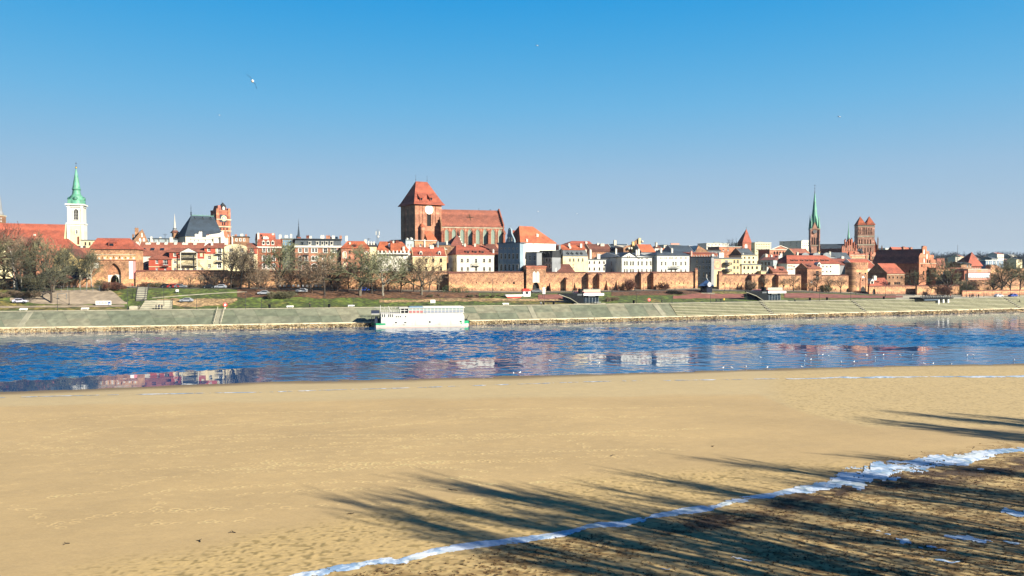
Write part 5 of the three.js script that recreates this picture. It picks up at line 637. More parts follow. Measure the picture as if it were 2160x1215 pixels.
B('shaded_block', 'grey house in blue shade beside the medallion house', 'house', { x0: 1456, x1: 1500.5, ye: 543, o: 66, dep: 10, turn: -36, wall: M.greyWall, roof: { t: 'flat', mat: M.slate, th: 0.5 }, wr: [[552, 4, 7, [1470, 1484, 1490, 1496.5]], [564, 4, 7, [1470, 1476, 1484, 1490, 1496.5]], [579, 4, 11, [1474, 1484, 1490, 1496.5]], [596, 4, 9, [1474, 1484, 1490]]], wo: { frame: M.pale } });  // grey wall colour includes the shade on this front
{
  const s = B('medallion_house', 'cream house with large round wall medallion and two round balconies', 'house', { x0: 1501, x1: 1564, ye: 546, o: 64, dep: 11, turn: 18, wall: M.cream2, roof: { t: 'flat', mat: M.slateGrey, th: 0.6, ov: 0.4 }, wr: [[552, 4, 7, [1549, 1556]], [564.5, 4, 6, [1549, 1556]], [577, 4, 4, [1549, 1556]]], wo: { frame: M.pale }, chim: [[1522, 533, 546, 10, -3, M.white], [1504, 538, 546, 4, -2]] });
  const q = s.opening(1512.5, 558, 17, 21, 0); s.part('medallion_panel', gbox(q.x - q.w / 2, q.x + q.w / 2, q.y, q.y + q.h, 0.003, 0.12), M.pink);
  const c = s.L(1512.5, 557.5), r = s.X(1519.6) - s.X(1512.5), rings = [[1, 0.9], [0.66, 0.58], [0.3, 0.2]]; s.part('medallion', ext(archPts(c[0], c[1] - r, r * 2, r * 2, 3), 0.123, 0.2), M.cream2); rings.forEach(([a, b], i) => s.part('medallion_ring', ext(archPts(c[0], c[1] - r * a, r * 2 * a, r * 2 * a, 3), 0.203, 0.27, [archPts(c[0], c[1] - r * b, r * 2 * b, r * 2 * b, 3)]), M.pink));
  for (const y of [558, 572]) { const a = s.X(1525), b = s.X(1541), yy = s.Y(y), G = [cyl((a + b) / 2, yy - 0.2, yy, 0.4, (b - a) / 2, (b - a) / 2, 14), cyl((a + b) / 2, yy + 0.9, yy + 1, 0.4, (b - a) / 2, (b - a) / 2, 14)]; for (let k = 0; k <= 12; k++) { const t = k * Math.PI / 12; G.push(gbox((a + b) / 2 + Math.cos(t) * (b - a) / 2.05 - 0.05, (a + b) / 2 + Math.cos(t) * (b - a) / 2.05 + 0.05, yy, yy + 1, 0.4 + Math.sin(t) * (b - a) / 2.05 - 0.05, 0.4 + Math.sin(t) * (b - a) / 2.05 + 0.05)); } s.part('balcony', G, M.iron); s.win(1533, y - 5, 6, 9, 0, {}, 0.29); }
}
B('cream_block', 'tall cream block behind the lower cream house right of medallion', 'house', { x0: 1564, x1: 1597, ye: 538.5, o: 74, dep: 11, turn: 18, wall: M.cream, roof: { t: 'flat', mat: M.slateGrey, th: 0.4 }, wr: [[543.5, 3.4, 4, [1571, 1580, 1589]], [552.5, 3.4, 4, [1571, 1580, 1589]]], wo: DK, chim: [[1568, 535, 540, 2, -1]] });
B('cream_house', 'lower cream house with grey roof line right of medallion house', 'house', { x0: 1564.5, x1: 1605, ye: 559, o: 63.5, dep: 8, turn: 18, wall: M.cream, roof: { t: 'flat', mat: M.slateGrey, th: 0.5, ov: 0.3 }, wr: [[564.5, 4, 5.5, [1570, 1578.5, 1587, 1596.5]], [577.5, 3.2, 3.4, [1570, 1578.5, 1587, 1596.5]]], wo: DK, chim: [[1584, 551, 559, 2, -2, M.pale]] });
B('terrace_wall_house', 'low cream front right of the lower cream house on the wall', 'house', { x0: 1605.5, x1: 1640, ye: 572.5, o: 61, dep: 6, turn: 18, wall: M.cream2, roof: { t: 'flat', mat: M.pale, th: 0.25 }, chim: [[1619.5, 564, 573, 3, 0.2, M.white]] });
B('blue_shaded_house', 'house coloured in blue shade with dark roof left of the long granary', 'house', { x0: 1604, x1: 1631, ye: 548.5, o: 80, dep: 11, turn: -30, wall: M.blueGrey, roof: { t: 'shed', yr: 542, mat: M.tileDark }, wr: [[556, 4, 6, [1607, 1615, 1622]], [566, 4, 5, [1607, 1615, 1622]]], wo: DK });  // blue grey wall colour imitates the shade on this front
B('brown_red_roof_house', 'house with sharp reddish roofs and skylight at the wall near granary', 'house', { x0: 1630, x1: 1662, ye: 574, o: 58, dep: 7, turn: 18, wall: M.brickPink, roof: { t: 'gable', yr: 562, mat: M.tileMuted }, chim: [[1635.5, 561, 567, 4, -2, M.pale]], dorm: [[1650, 571, 6, 3, M.tileDark, M.glass, 'shed']] });
B('red_roof_house', 'red roof with pale chimneys above the blue shaded house', 'house', { x0: 1627, x1: 1662, ye: 555, o: 92, dep: 12, turn: 24, wall: M.pale, roof: { t: 'gable', yr: 537, mat: M.tile }, chim: [[1628, 538, 548, 2.5, 0.2], [1648, 535, 547, 4, -2], [1644, 539, 548, 3, -1], [1617, 536, 546, 4, 0.2, M.pale]] });
B('flat_dark_house', 'dark flat roofed house left of the brick turret with pyramid', 'house', { x0: 1487, x1: 1520, ye: 528, o: 118, dep: 12, turn: 18, wall: M.slateGrey, roof: { t: 'flat', mat: M.darkRoof }, wr: [[532, 4, 3, [1495, 1503, 1511]]] });
B('brick_flat_house', 'orange brick flat roofed house left of the brick turret', 'house', { x0: 1517, x1: 1563, ye: 521, o: 124, dep: 12, turn: 18, wall: M.brick, roof: { t: 'flat', mat: M.white2, th: 0.25 }, wr: [[527, 3, 4, [1526, 1536]]], chim: [[1517, 531, 540, 6, 0.3, M.pale]] });
B('apartment_block', 'distant white flat block at left of the bare round tree', 'apartment block', { x0: 1490, x1: 1537, ye: 513.5, o: 340, dep: 18, turn: 12, wall: M.white, roof: { t: 'flat', mat: M.white2 }, wr: [[516.5, 4, 2, rng(1495, 1532, 6)], [521, 4, 2, rng(1495, 1532, 6)]], chim: [[1512, 510.5, 514, 12, -5, M.greyMetal]] });
{
  const s = B('brick_turret', 'square brick turret with tall red pyramid roof on skyline', 'turret', { x0: 1566, x1: 1584, ye: 511.5, o: 160, dep: 4.6, turn: 22, wall: M.brickRed, roof: { t: 'pyramid', yr: 482.5, r0: 1574.5, mat: M.tile, ov: 0.25 }, wr: [[519, 5, 7, [1574], 1, { trim: 1, pane: M.white }]] }); const a = s.L(1574.5, 482.5, s.zr); s.part('finial', [cyl(a[0], a[1] - 0.2, a[1] + 0.9, s.zr, 0.07), ball(a[0], a[1] + 1, s.zr, 0.22)], M.iron);
}
B('slate_shed_house', 'dark sloping roof between brick turret and concrete block', 'house', { x0: 1563, x1: 1590, ye: 536, o: 100, dep: 9, turn: 24, wall: M.brickBrown, roof: { t: 'gable', yr: 524, mat: M.slateGrey } });
B('apartment_block', 'distant cream concrete block with window rows right of the turret', 'apartment block', { x0: 1592, x1: 1626, ye: 512, o: 320, dep: 30, turn: 18, wall: M.cream, roof: { t: 'flat', mat: M.white2 }, wr: [516, 521, 526, 531].map(y => [y, 3, 2.6, rng(1596, 1622, 6)]), chim: [[1604, 509, 512, 12, -8, M.greyMetal]] });
{
  const s = B('pediment_house', 'classical brick house with white edged pediment near slim church', 'house', { x0: 1623, x1: 1664, ye: 527.5, o: 150, dep: 11, turn: 20, wall: M.brickPink, roof: { t: 'flat', mat: M.pale, th: 0.5, ov: 0.5 }, wr: [[533.5, 3.6, 7, [1633.5, 1639.5, 1645.5, 1652], 1]], wo: { frame: M.brickDark } });
  const a = s.L(1628, 525.5), b = s.L(1664, 525.5), c = s.L(1645.5, 519); s.part('pediment', ext([[a[0], a[1]], [b[0], b[1]], c], -0.5, 0.3), M.brickPink); s.part('pediment_edge', [bar([a[0], a[1], 0.4], [c[0], c[1] + 0.2, 0.4], 0.3), bar([c[0], c[1] + 0.2, 0.4], [b[0], b[1], 0.4], 0.3)], M.white);
}
B('apartment_block', 'distant white block left of the green spired church', 'apartment block', { x0: 1690, x1: 1709, ye: 508.5, o: 300, dep: 24, turn: 30, wall: M.white, roof: { t: 'flat', mat: M.white2 }, wr: [513, 518].map(y => [y, 2.6, 2.4, rng(1693, 1705, 4)]), left: [[513, 3, 3, [5, 12, 19]], [518, 3, 3, [5, 12, 19]]], chim: [[1700, 506.5, 509, 14, -6]] });
// --- churches at right ---
{
  const s = site('spired_church', 'red brick church tower with tall green copper spire', 'church', 1718, 175, { turn: -11 }), g = s.g, dep = 6.4;
  s.box('tower', 1709, 1729, 483, null, -dep, 0, M.brickPale); s.box('cornice', 1708.4, 1729.6, 482, 484, -dep - 0.2, 0.3, M.stoneTrim); s.box('cornice', 1708.4, 1729.6, 517, 518.5, -dep - 0.2, 0.3, M.stoneTrim);
  for (const p of [1714, 1718.8, 1723.6]) s.win(p, 508, 2.2, 15, 2, { bars: false, pane: M.void, frame: M.brickDark }, 0.3);
  for (const [a, b] of [[1708.8, 1711], [1727, 1729.2]]) s.box('pilaster', a, b, 484, null, 0.003, 0.5, M.brickPale);
  const a = s.L(1712.5, 484, 0.2), b = s.L(1725, 484, 0.2), c = s.L(1718.7, 468.5, 0.2); s.part('gable', ext([[a[0], a[1]], [b[0], b[1]], c], -0.6, 0.35), M.brickPale); clockFace(s, g, 1719, 488.5, 3.3, 0.35, M.greyWall, null, M.gold);
  const cx = (s.X(1709) + s.X(1729)) / 2, cz = -dep / 2, y = p => s.Y(p, cz), k = s.X(1719, cz) - s.X(1718, cz);
  spire(g, cx, cz, [[y(482.5), k * 8.6], [y(468), k * 7], [y(430), k * 3.2], [y(408), k * 1]], M.copper, 8); mk('spire_top', [cyl(cx, y(408.5), y(400), cz, k * 0.9, k * 0.3), cyl(cx, y(400.5), y(388), cz, 0.1, 0.04), ball(cx, y(397), cz, 0.3), gbox(cx - 0.6, cx + 0.6, y(391.6), y(391), cz - 0.05, cz + 0.05)], M.iron, g);
  for (const [dx, dz] of [[-1, 1], [1, 1], [-1, -1], [1, -1]]) { const q = new THREE.CylinderGeometry(0.03, k * 3, y(452) - y(483), 8); q.translate(cx + dx * k * 8, (y(452) + y(483)) / 2, cz + dz * dep * 0.4); mk('pinnacle', q, M.copper, g); mk('pinnacle_base', gbox(cx + dx * k * 8 - k * 2, cx + dx * k * 8 + k * 2, y(484), y(482), cz + dz * dep * 0.4 - k * 2, cz + dz * dep * 0.4 + k * 2), M.brickPale, g); }
  s.box('nave_wall', 1729, 1812, 530, null, -16, -1, M.brickPale); const x0 = s.X(1729, -8), x1 = s.X(1813, -8); s.part('nave_roof', frust([x0, x1, -17, -0.5, s.Y(530, -4, 1770)], [x0, x1, -8.7, -8.3, s.Y(514.5, -8, 1770)]), M.slate);
  { const p = s.L(1755, 531, -0.5), q = s.L(1757, 523, -3); s.part('roof_dormer', frust([p[0] - 2.5, p[0] + 2.5, -6, -0.3, p[1]], [p[0], p[0], -6, -1, q[1]]), M.slate); }
}
{
  const s = B('granary_hotel', 'long white granary hotel with red roof and row of dormers', 'hotel', { x0: 1660, x1: 1771, ye: 555.5, o: 78, dep: 13, turn: 20, wall: M.white, roof: { t: 'hip', yr: 538.5, r0: 1659, r1: 1740, mat: M.tile, ov: 0.6 }, wr: [[562, 2.6, 3, [1675, 1688, 1736, 1744, 1752], 1], [572.5, 2.6, 3, [1684, 1736, 1744, 1752], 1]], wo: DK, dorm: [1672, 1681, 1693, 1703, 1713, 1723, 1736, 1746].map(p => [p, 551.5, 5, 3, M.tileMuted, M.glass, 'shed']) });
  const a = s.L(1667.5, 562.5, 0.01), w = s.X(1673) - s.X(1662); const t1 = lettering('HOTEL', w * 0.24); t1.translate(a[0], a[1], 0.01); s.part('lettering', t1, M.tileMuted); const bq = s.L(1667.5, 569, 0.01); for (const [k, yy] of [[0, 0]]) { const t2 = lettering('SPICHRZ', w * 0.2); t2.translate(bq[0], bq[1], 0.01); s.part('lettering', t2, M.tileMuted); }
}
{
  const s = B('vaulted_roof_hall', 'hall with a row of dark half round roof vents', 'hall', { x0: 1684, x1: 1760, ye: 541, o: 105, dep: 9, turn: 20, wall: M.greyWall, roof: { t: 'flat', mat: M.darkRoof, th: 0.3 }, chim: [[1683, 532, 542, 3, 0.4, M.pale], [1751, 531, 547, 3, 0.4, M.pale], [1728, 532, 540, 3, -1, M.cream2]] });
  for (const p of [1698.5, 1722, 1743.5]) { const q = s.opening(p, 538, 15, 12, 1, 0.4); const m = s.part('half_round_vent', ext(archPts(q.x, q.y, q.w, q.h * 0.85, 1), -5, 0.4), M.slate); mk('rim', ext(archPts(q.x, q.y, q.w + 0.4, q.h * 0.85 + 0.25, 1), 0.403, 0.6, [archPts(q.x, q.y - 0.01, q.w - 0.1, q.h * 0.85, 1)]), M.greyMetal, m); }
}
B('red_gable_house', 'red roof and cream gable beneath the green spired tower', 'house', { x0: 1676, x1: 1712, ye: 538, o: 120, dep: 10, turn: 24, wall: M.cream2, roof: { t: 'gable', yr: 524.5, mat: M.tileMuted } });
B('green_roofed_house', 'dark green grey roof right of the long granary hotel', 'house', { x0: 1752, x1: 1796, ye: 550, o: 104, dep: 13, turn: 26, wall: M.greyWall, roof: { t: 'hip', yr: 532.5, r0: 1752, r1: 1785, mat: M.slateGrey }, chim: [[1778, 541, 552, 5, 0.5]] });
B('red_brown_house', 'shaded house with dark red roof behind the end of the wall', 'house', { x0: 1763, x1: 1800, ye: 559, o: 88, dep: 11, turn: 26, wall: M.greyWall, roof: { t: 'gable', yr: 545.5, mat: M.tileDark }, wr: [[563, 3, 6, [1785]], [575, 3, 7, [1785]]], wo: { frame: M.white } });
{
  const s = site('stepped_gable_church', 'brick stepped gable with pinnacles and thin green needle spire', 'church', 1795, 150, { turn: 22 }), g = s.g;
  const P = [[1776, 531], [1776, 521], [1781, 521], [1781, 515], [1783, 515], [1783, 510], [1788, 510], [1788, 505.5], [1799, 505.5], [1799, 511], [1802, 511], [1802, 517], [1806, 517], [1806, 531]].map(p => s.L(...p)); s.part('gable', ext([[P[0][0], -0.5], ...P, [P[13][0], -0.5]], -0.8, 0), M.brickRed);
  for (const [p, y] of [[1776.5, 518], [1782.5, 504], [1786.5, 508], [1791, 503], [1795.5, 502], [1801.5, 509], [1805.5, 514]]) { s.box('pinnacle', p - 0.9, p + 0.9, y + 2, y + 14, 0.003, 0.7, M.brickRed); const x = s.X(p, 0.35); s.part('pinnacle_cap', frust([x - 0.4, x + 0.4, -0.05, 0.75, s.Y(y + 2, 0.35, p)], [x, x, 0.35, 0.35, s.Y(y - 1, 0.35, p)]), M.brickDark); }
  for (const p of [1779.5, 1785, 1790.5, 1795, 1800]) s.win(p, 523, 2.2, 10, 2, { bars: false, frame: M.stoneTrim, pane: M.brickDark }, 0.3);
  const z = -6, x = s.X(1789, z), y = p => s.Y(p, z), k = s.X(1790, z) - x; spire(g, x, z, [[y(510), k * 2.3], [y(502), k * 1.9], [y(482), k * 0.5], [y(467), 0.04]], M.copper, 6);
  s.box('nave', 1778, 1808, 524, null, -20, -0.81, M.brickRed);
}
{
  const s = site('twin_roof_church', 'massive brick church tower with two red pyramid roofs', 'church', 1825, 160, { turn: -13 }), g = s.g, x0 = s.X(1809), x1 = s.X(1840), x2 = s.X(1846), dep = 11;
  const L = (y, ps, w, h, a) => ps.map(p => [s.opening(p, y, w, h, a)]); const wins = [...L(483, [1811.5, 1814.5, 1832, 1835, 1838], 1.7, 6, 2), ...L(491, [1811.5, 1814.5, 1832, 1835, 1838], 1.7, 6, 2), ...L(487, [1820.5, 1824, 1827.5], 2.2, 15, 2), ...L(510, [1812.5, 1817.5, 1824.5, 1830.5, 1836], 2.8, 11, 2), ...L(527, [1812.5, 1817.5, 1824.5, 1830.5, 1836], 2.8, 10, 2)].map(q => q[0]);
  s.part('wall', [ext([[x0, -0.5], [x1 + 1.2, -0.5], [x1 + 1.2, s.Y(475)], [x0, s.Y(475)]], -0.4, 0, wins.map(q => archPts(q.x, q.y, q.w, q.h, q.a))), gbox(x0, x1 + 1.2, -0.5, s.Y(475), -dep, -0.403)], M.brickPale); wins.forEach(q => addWindow(g, q.x, q.y, q.w, q.h, q.a, { bars: false, frame: M.stoneTrim, pane: M.brickDark }));
  for (const [a, b] of [[476, 478], [497, 500], [515, 517.5]]) s.part('stone_band', gbox(x0 - 0.2, x1 + 1.4, s.Y(b), s.Y(a), -dep - 0.1, 0.14), M.stoneTrim);
  const y0 = s.Y(474.5), y1 = s.Y(456, -dep / 2), m = (x0 + x1 + 1.2) / 2; for (const [a, b] of [[x0 - 0.5, m], [m, x1 + 1.7]]) s.part('pyramid_roof', frust([a, b, -dep - 0.5, 0.5, y0], [(a + b) / 2, (a + b) / 2, -dep / 2, -dep / 2, y1]), M.tileOrange);
  s.part('gutter_gable', ext([[m - 1.6, y0 - 0.01], [m + 1.6, y0 - 0.01], [m, y0 + 2]], -dep + 0.5, -0.5), M.tileDark);
  const nx0 = x1 + 1.2, nx1 = s.X(1855); s.part('nave_roof', poly([[[nx0, s.Y(504), -0.5], [nx0, s.Y(536), -0.5], [nx1 + 1, s.Y(536), -0.5], [nx1 - 2, s.Y(522), -0.5]], [[nx0, s.Y(504), -0.5], [nx1 - 2, s.Y(522), -0.5], [nx1 - 2, s.Y(522), -14], [nx0, s.Y(504), -14]]]), M.tileOrange); s.box('nave_wall', 1842, 1856, 534, null, -16, -0.6, M.brickPale);
  for (const [p, y] of [[1851.5, 498], [1860, 516], [1855, 524]]) { s.box('turret', p - 0.9, p + 0.9, y + 5, null, -1, 0, M.brickBrown); const x = s.X(p); s.part('turret_cap', frust([x - 0.5, x + 0.5, -1.05, 0.05, s.Y(y + 5, 0, p)], [x, x, -0.5, -0.5, s.Y(y, 0, p)]), M.greyWall); }
}
{
  const s = B('brick_school', 'long ornate brick front with decorated band and stepped gable', 'building', { x0: 1789, x1: 1873, ye: 536, o: 118, dep: 10, turn: 20, wall: M.brickPink, roof: { t: 'flat', mat: M.tilePink, th: 0.3 }, wr: [[553, 3, 5, [1860, 1865, 1870], 1]], cor: [[539, 1.4, 0.25, M.stoneTrim], [545, 1, 0.2, M.stoneTrim]], chim: [[1828, 531, 543, 4, 0.3, M.brickPink], [1806, 531, 538, 6, -2, M.brickPink], [1818, 529, 536, 5, -3, M.darkRoof]] });
  for (const p of rng(1798, 1834, 14)) s.box('ornament', p - 0.8, p + 0.8, 541, 544, 0.003, 0.1, M.cream2); for (const p of [1792, 1837, 1850, 1862, 1872]) s.box('pinnacle', p - 1, p + 1, 531, 540, 0.003, 0.9, M.brickRed);
  const st = [[1836, 548], [1836, 541], [1839, 541], [1839, 536], [1842, 536], [1842, 532], [1847, 532], [1847, 536], [1850, 536], [1850, 541], [1853, 541], [1853, 548]].map(p => s.L(...p, 1)); s.part('stepped_gable', ext(st, 0.4, 1), M.brickPink); for (const p of [1841.5, 1845]) s.win(p, 543, 2, 5, 1, { bars: false, frame: M.stoneTrim }, 1.29);
}
B('white_house', 'white walled house with red hip roof beside the round gate tower', 'house', { x0: 1806, x1: 1852, ye: 565.5, o: 82, dep: 14, turn: 22, wall: M.white, roof: { t: 'gable', yr: 547, mat: M.tile }, wr: [[570, 1.8, 4.4, [1835, 1840.5, 1846], 1], [579, 1.8, 4.4, [1835, 1840.5, 1846], 1]], wo: DK, chim: [[1845, 583, 590, 4, 1, M.white]] });
// --- bridge gate: rounded, crenellated ---
{
  const s = site('round_gate', 'rounded brick gate tower with crenellated top and pointed arch', 'gate', 1816, 50, { turn: 24 }), g = s.g, xc = s.X(1817), R = s.X(1831) - s.X(1817), yt = s.Y(566), dep = 8;
  const flat = [s.X(1809), s.X(1827)], o = s.opening(1820, 598.5, 11, 36, 2), i = s.opening(1820, 612, 11, 16, 2), G = [];
  const shape = new THREE.Shape(); shape.absarc(flat[0], 0, 3.2, Math.PI / 2, 1.5 * Math.PI, false); shape.lineTo(flat[1], -3.2); shape.absarc(flat[1], 0, 3.2, -Math.PI / 2, Math.PI / 2, false); shape.lineTo(flat[0], 3.2);
  const body = (h0, h1, k) => { const q = new THREE.ExtrudeGeometry(shape, { depth: h1 - h0, bevelEnabled: false, curveSegments: 12 }); q.rotateX(-Math.PI / 2); q.translate(-xc, 0, 0); q.scale(k, 1, k); q.translate(xc, h0, -3.2); return q; };
  s.part('wall', [body(-0.5, yt, 1)], M.brickOld); s.part('corbel_band', [body(s.Y(564.5), s.Y(563), 1.02), body(s.Y(568), s.Y(566.8), 1.025)], M.brickRed); s.part('parapet', [body(yt + 0.001, s.Y(558.5), 1.03)], M.brickOld2);
  const mer = []; for (let k = 0; k < 26; k++) { const a = k / 26 * Math.PI * 2, ex = Math.cos(a) > 0 ? flat[1] : flat[0], q = gbox(-0.42, 0.42, s.Y(558.5) + 0.001, s.Y(553.5), -0.3, 0.3); q.rotateY(-a + Math.PI / 2); q.translate(ex + Math.cos(a) * 3.05, 0, -3.2 + Math.sin(a) * 3.05); mer.push(q); } for (const p of rng(1811, 1825, 5)) mer.push(gbox(s.X(p) - 0.4, s.X(p) + 0.4, s.Y(558.5) + 0.001, s.Y(553.5), -0.45, 0.1)); for (const q of mer) s.part('merlon', q, M.brickOld);
  s.part('niche_frame', ext(archPts(o.x, Math.max(0, o.y), o.w + 0.7, o.h + 0.4, 2), 0.002, 0.25, [archPts(o.x, Math.max(0.01, o.y + 0.01), o.w, o.h, 2)]), M.brickRed);
  s.part('niche', ext(archPts(o.x, i.y + i.h, o.w - 0.02, o.y + o.h - i.y - i.h, 2), 0.003, 0.06), M.brickOld2); s.part('passage', ext(archPts(i.x, -0.3, i.w - 0.02, i.y + i.h + 0.3, 2), 0.003, 0.05), M.void);
  { const t = s.opening(1820, 583.5, 8.5, 5.5, 2); s.part('tympanum', ext(archPts(t.x, t.y, t.w, t.h, 2), 0.063, 0.11), M.white); }
  for (const [p, y] of [[1814.5, 576.5], [1826.5, 576.5], [1820.5, 591]]) s.box('loophole', p - 0.9, p + 0.9, y - 1.4, y + 1.4, 0.003, 0.3, M.void);
}
B('brick_storehouse', 'brick storehouse with steep red roof right of the gate tower', 'house', { x0: 1871, x1: 1908.5, ye: 576.5, o: 64, dep: 12, turn: 27, wall: M.brickBrown, roof: { t: 'gable', yr: 555.5, mat: M.tile }, wr: [[585, 3, 4, [1876, 1884, 1893, 1902]], [597.5, 4, 5, [1876, 1888, 1892.5, 1897]]], wo: DK, cor: [[579, 1, 0.15, M.stoneTrim]] });
B('low_house', 'low red roofed house with white dormer beside the round gate', 'house', { x0: 1834, x1: 1877, ye: 603.5, o: 56, dep: 8, turn: 25, wall: M.brickOld2, roof: { t: 'hip', yr: 586, r0: 1840, r1: 1866, mat: M.tile }, dorm: [[1840, 599, 7, 6, M.white], [1852, 596, 6, 2, M.tileDark, M.glass, 'shed']], chim: [[1846.5, 582, 588, 5, -2]] });
B('red_chimney_house', 'small red roof and tall brick chimney left of the gabled mansion', 'house', { x0: 1881, x1: 1900, ye: 543, o: 120, dep: 8, turn: 24, wall: M.greyWall, roof: { t: 'gable', yr: 533, mat: M.tilePink }, chim: [[1896, 526, 550, 5, 0.5, M.brickDark], [1882, 533, 550, 3, 0.5, M.pale], [1871, 542, 549, 3, 0.5, M.brickPink]] });
{
  const s = B('gabled_mansion', 'tall brick mansion with white niched stepped gable and shaded side', 'mansion', { x0: 1938.5, x1: 1974, ye: 556, o: 66, dep: 26, turn: 35, wall: M.brick, gmat: M.brick, top: [[1938.5, 541], [1942, 534], [1946, 534], [1946, 521], [1955, 521], [1955, 530], [1960.5, 530], [1960.5, 538], [1966, 538], [1966, 545], [1974, 549]], roof: { t: 'front', yr: 525, rx: 1949, mat: M.tileMuted, ov: 0.8 }, wr: [[530.5, 4, 12, [1950], 2, { pane: M.white, bars: false }], [540, 3.6, 13, [1956], 2, { pane: M.white, bars: false }], [549, 3.6, 11, [1950], 2, { pane: M.white, bars: false }], [552, 2.8, 6.5, [1956.3, 1961.3]], [560.5, 2.6, 5, [1944.5, 1950, 1952, 1965]], [567.5, 3, 10, [1957, 1964.5]], [576, 3.4, 4, [1956.7, 1962.5, 1968], 2, { pane: M.white, bars: false }], [575.5, 3, 9, [1948]], [585.5, 3, 11, [1956.7, 1964.5]], [588, 2, 5, [1947.5]]], wo: { frame: M.brickDark }, chim: [[1951, 519, 524, 7, -1.5, M.brick], [1923, 522, 535, 4, -14, M.brickPink], [1908, 521, 530, 5, -20, M.brickPink]], left: [[572, 3.4, 6, [5, 11, 17, 22]], [586, 3.4, 6, [5, 11, 17, 22]]], cor: [[555.5, 1, 0.2, M.stoneTrim]] });
}
B('red_roofed_house', 'house with big sagging red roof left of gabled mansion', 'house', { x0: 1901, x1: 1940, ye: 553, o: 92, dep: 14, turn: 30, wall: M.brickDark, roof: { t: 'gable', yr: 522, mat: M.tile }, chim: [[1907, 520.5, 529, 5, -6, M.brickPink]] });
B('mansion_wing', 'lower red roofed wing right of the gabled mansion', 'house', { x0: 1974, x1: 1992, ye: 560, o: 74, dep: 12, turn: 30, wall: M.brickOld2, roof: { t: 'hip', yr: 545, r0: 1977, r1: 1992, mat: M.tileMuted }, chim: [[1963.5, 539, 547, 5, -4, M.brick], [1968, 538, 547, 3, -4, M.brick]] });
// --- castle end ---
B('castle_wing', 'brick castle wing behind the big round tree at right', 'building', { x0: 1974, x1: 2032, ye: 566.5, o: 62, dep: 12, turn: 20, wall: M.brickOld2, roof: { t: 'flat', mat: M.tileMuted, th: 0.5 }, wr: [[576, 3.5, 7, [1990, 2005, 2023], 1]] });
B('red_pyramid_house', 'brick house with very steep red pyramid roof by the castle', 'house', { x0: 2040, x1: 2070, ye: 561, o: 92, dep: 10, turn: 22, wall: M.brickRed, roof: { t: 'pyramid', yr: 531.5, r0: 2050, mat: M.tile, ov: 0.7 }, wr: [[565.5, 2, 3, rng(2051, 2066, 5)]] });
B('small_gable_house', 'small dark roofed brick gable left of the steep pyramid roof', 'house', { x0: 2027, x1: 2050, ye: 557, o: 80, dep: 8, turn: 24, wall: M.brickBrown, roof: { t: 'gable', yr: 552.5, mat: M.darkRoof }, wr: [[560, 3, 6, [2041, 2047], 1]] });
{
  const s = B('glass_museum', 'pale modern museum block with long window band at castle', 'museum', { x0: 2042, x1: 2089.5, ye: 568.5, o: 50, dep: 10, turn: 21, wall: M.pink, roof: { t: 'flat', mat: M.concretePale, th: 0.3, ov: 0.1 } });
  for (let k = 0; k < 9; k++) s.box('pane', 2043 + k * 5, 2047.6 + k * 5, 576, 585.5, 0.003, 0.08, mat('#c9d3d8', null, { roughness: 0.25 })); s.box('window_frame', 2042.5, 2089, 575, 576, 0.003, 0.2, M.frameDark); s.box('window_frame', 2042.5, 2089, 585.5, 586.3, 0.003, 0.2, M.frameDark);
  s.box('side_wing', 2034, 2042, 571, null, -8, -0.5, M.brickRed); s.box('void', 2036, 2040, 577, 590, -0.498, -0.4, M.void);
  const a = s.L(2065.5, 573.5), t = lettering('1231', 1.0); t.translate(a[0], a[1], 0.003); s.part('lettering', t, M.gold);
  s.box('base', 2042, 2089.5, 590.5, null, 0.003, 0.3, M.brickWall);
}
function ruin(name, label, x0, x1, pts, o, dep, turn, m) { const s = site(name, label, 'ruin', (x0 + x1) / 2, o, { turn }), P = pts.map(p => s.L(...p)); s.part('wall', ext([[s.X(x0), -0.6], [s.X(x1), -0.6], ...P.slice().reverse()], -dep, 0), m); s.part('rubble_top', pts.slice(0, -1).map((p, k) => { const a = P[k], b = P[k + 1]; return gbox(lerp(a[0], b[0], 0.15), lerp(a[0], b[0], 0.7), Math.min(a[1], b[1]) - 0.4, Math.min(a[1], b[1]) + 0.35 + 0.3 * hash(k, 3), -dep * 0.9, -0.1); }), m); return s; }
ruin('castle_ruin', 'tall ragged castle ruin wall right of the museum block', 2090, 2122, [[2090, 560], [2094, 559], [2101, 561], [2104, 560], [2110, 564], [2116, 567], [2122, 569]], 54, 3, 21, M.brickOld);
ruin('castle_ruin', 'lower castle ruin wall at the right edge of view', 2122, 2260, [[2122, 572], [2130, 569], [2139, 568], [2148, 571], [2156, 566], [2175, 570], [2220, 569], [2260, 573]], 56, 3, 21, M.brickOld2);

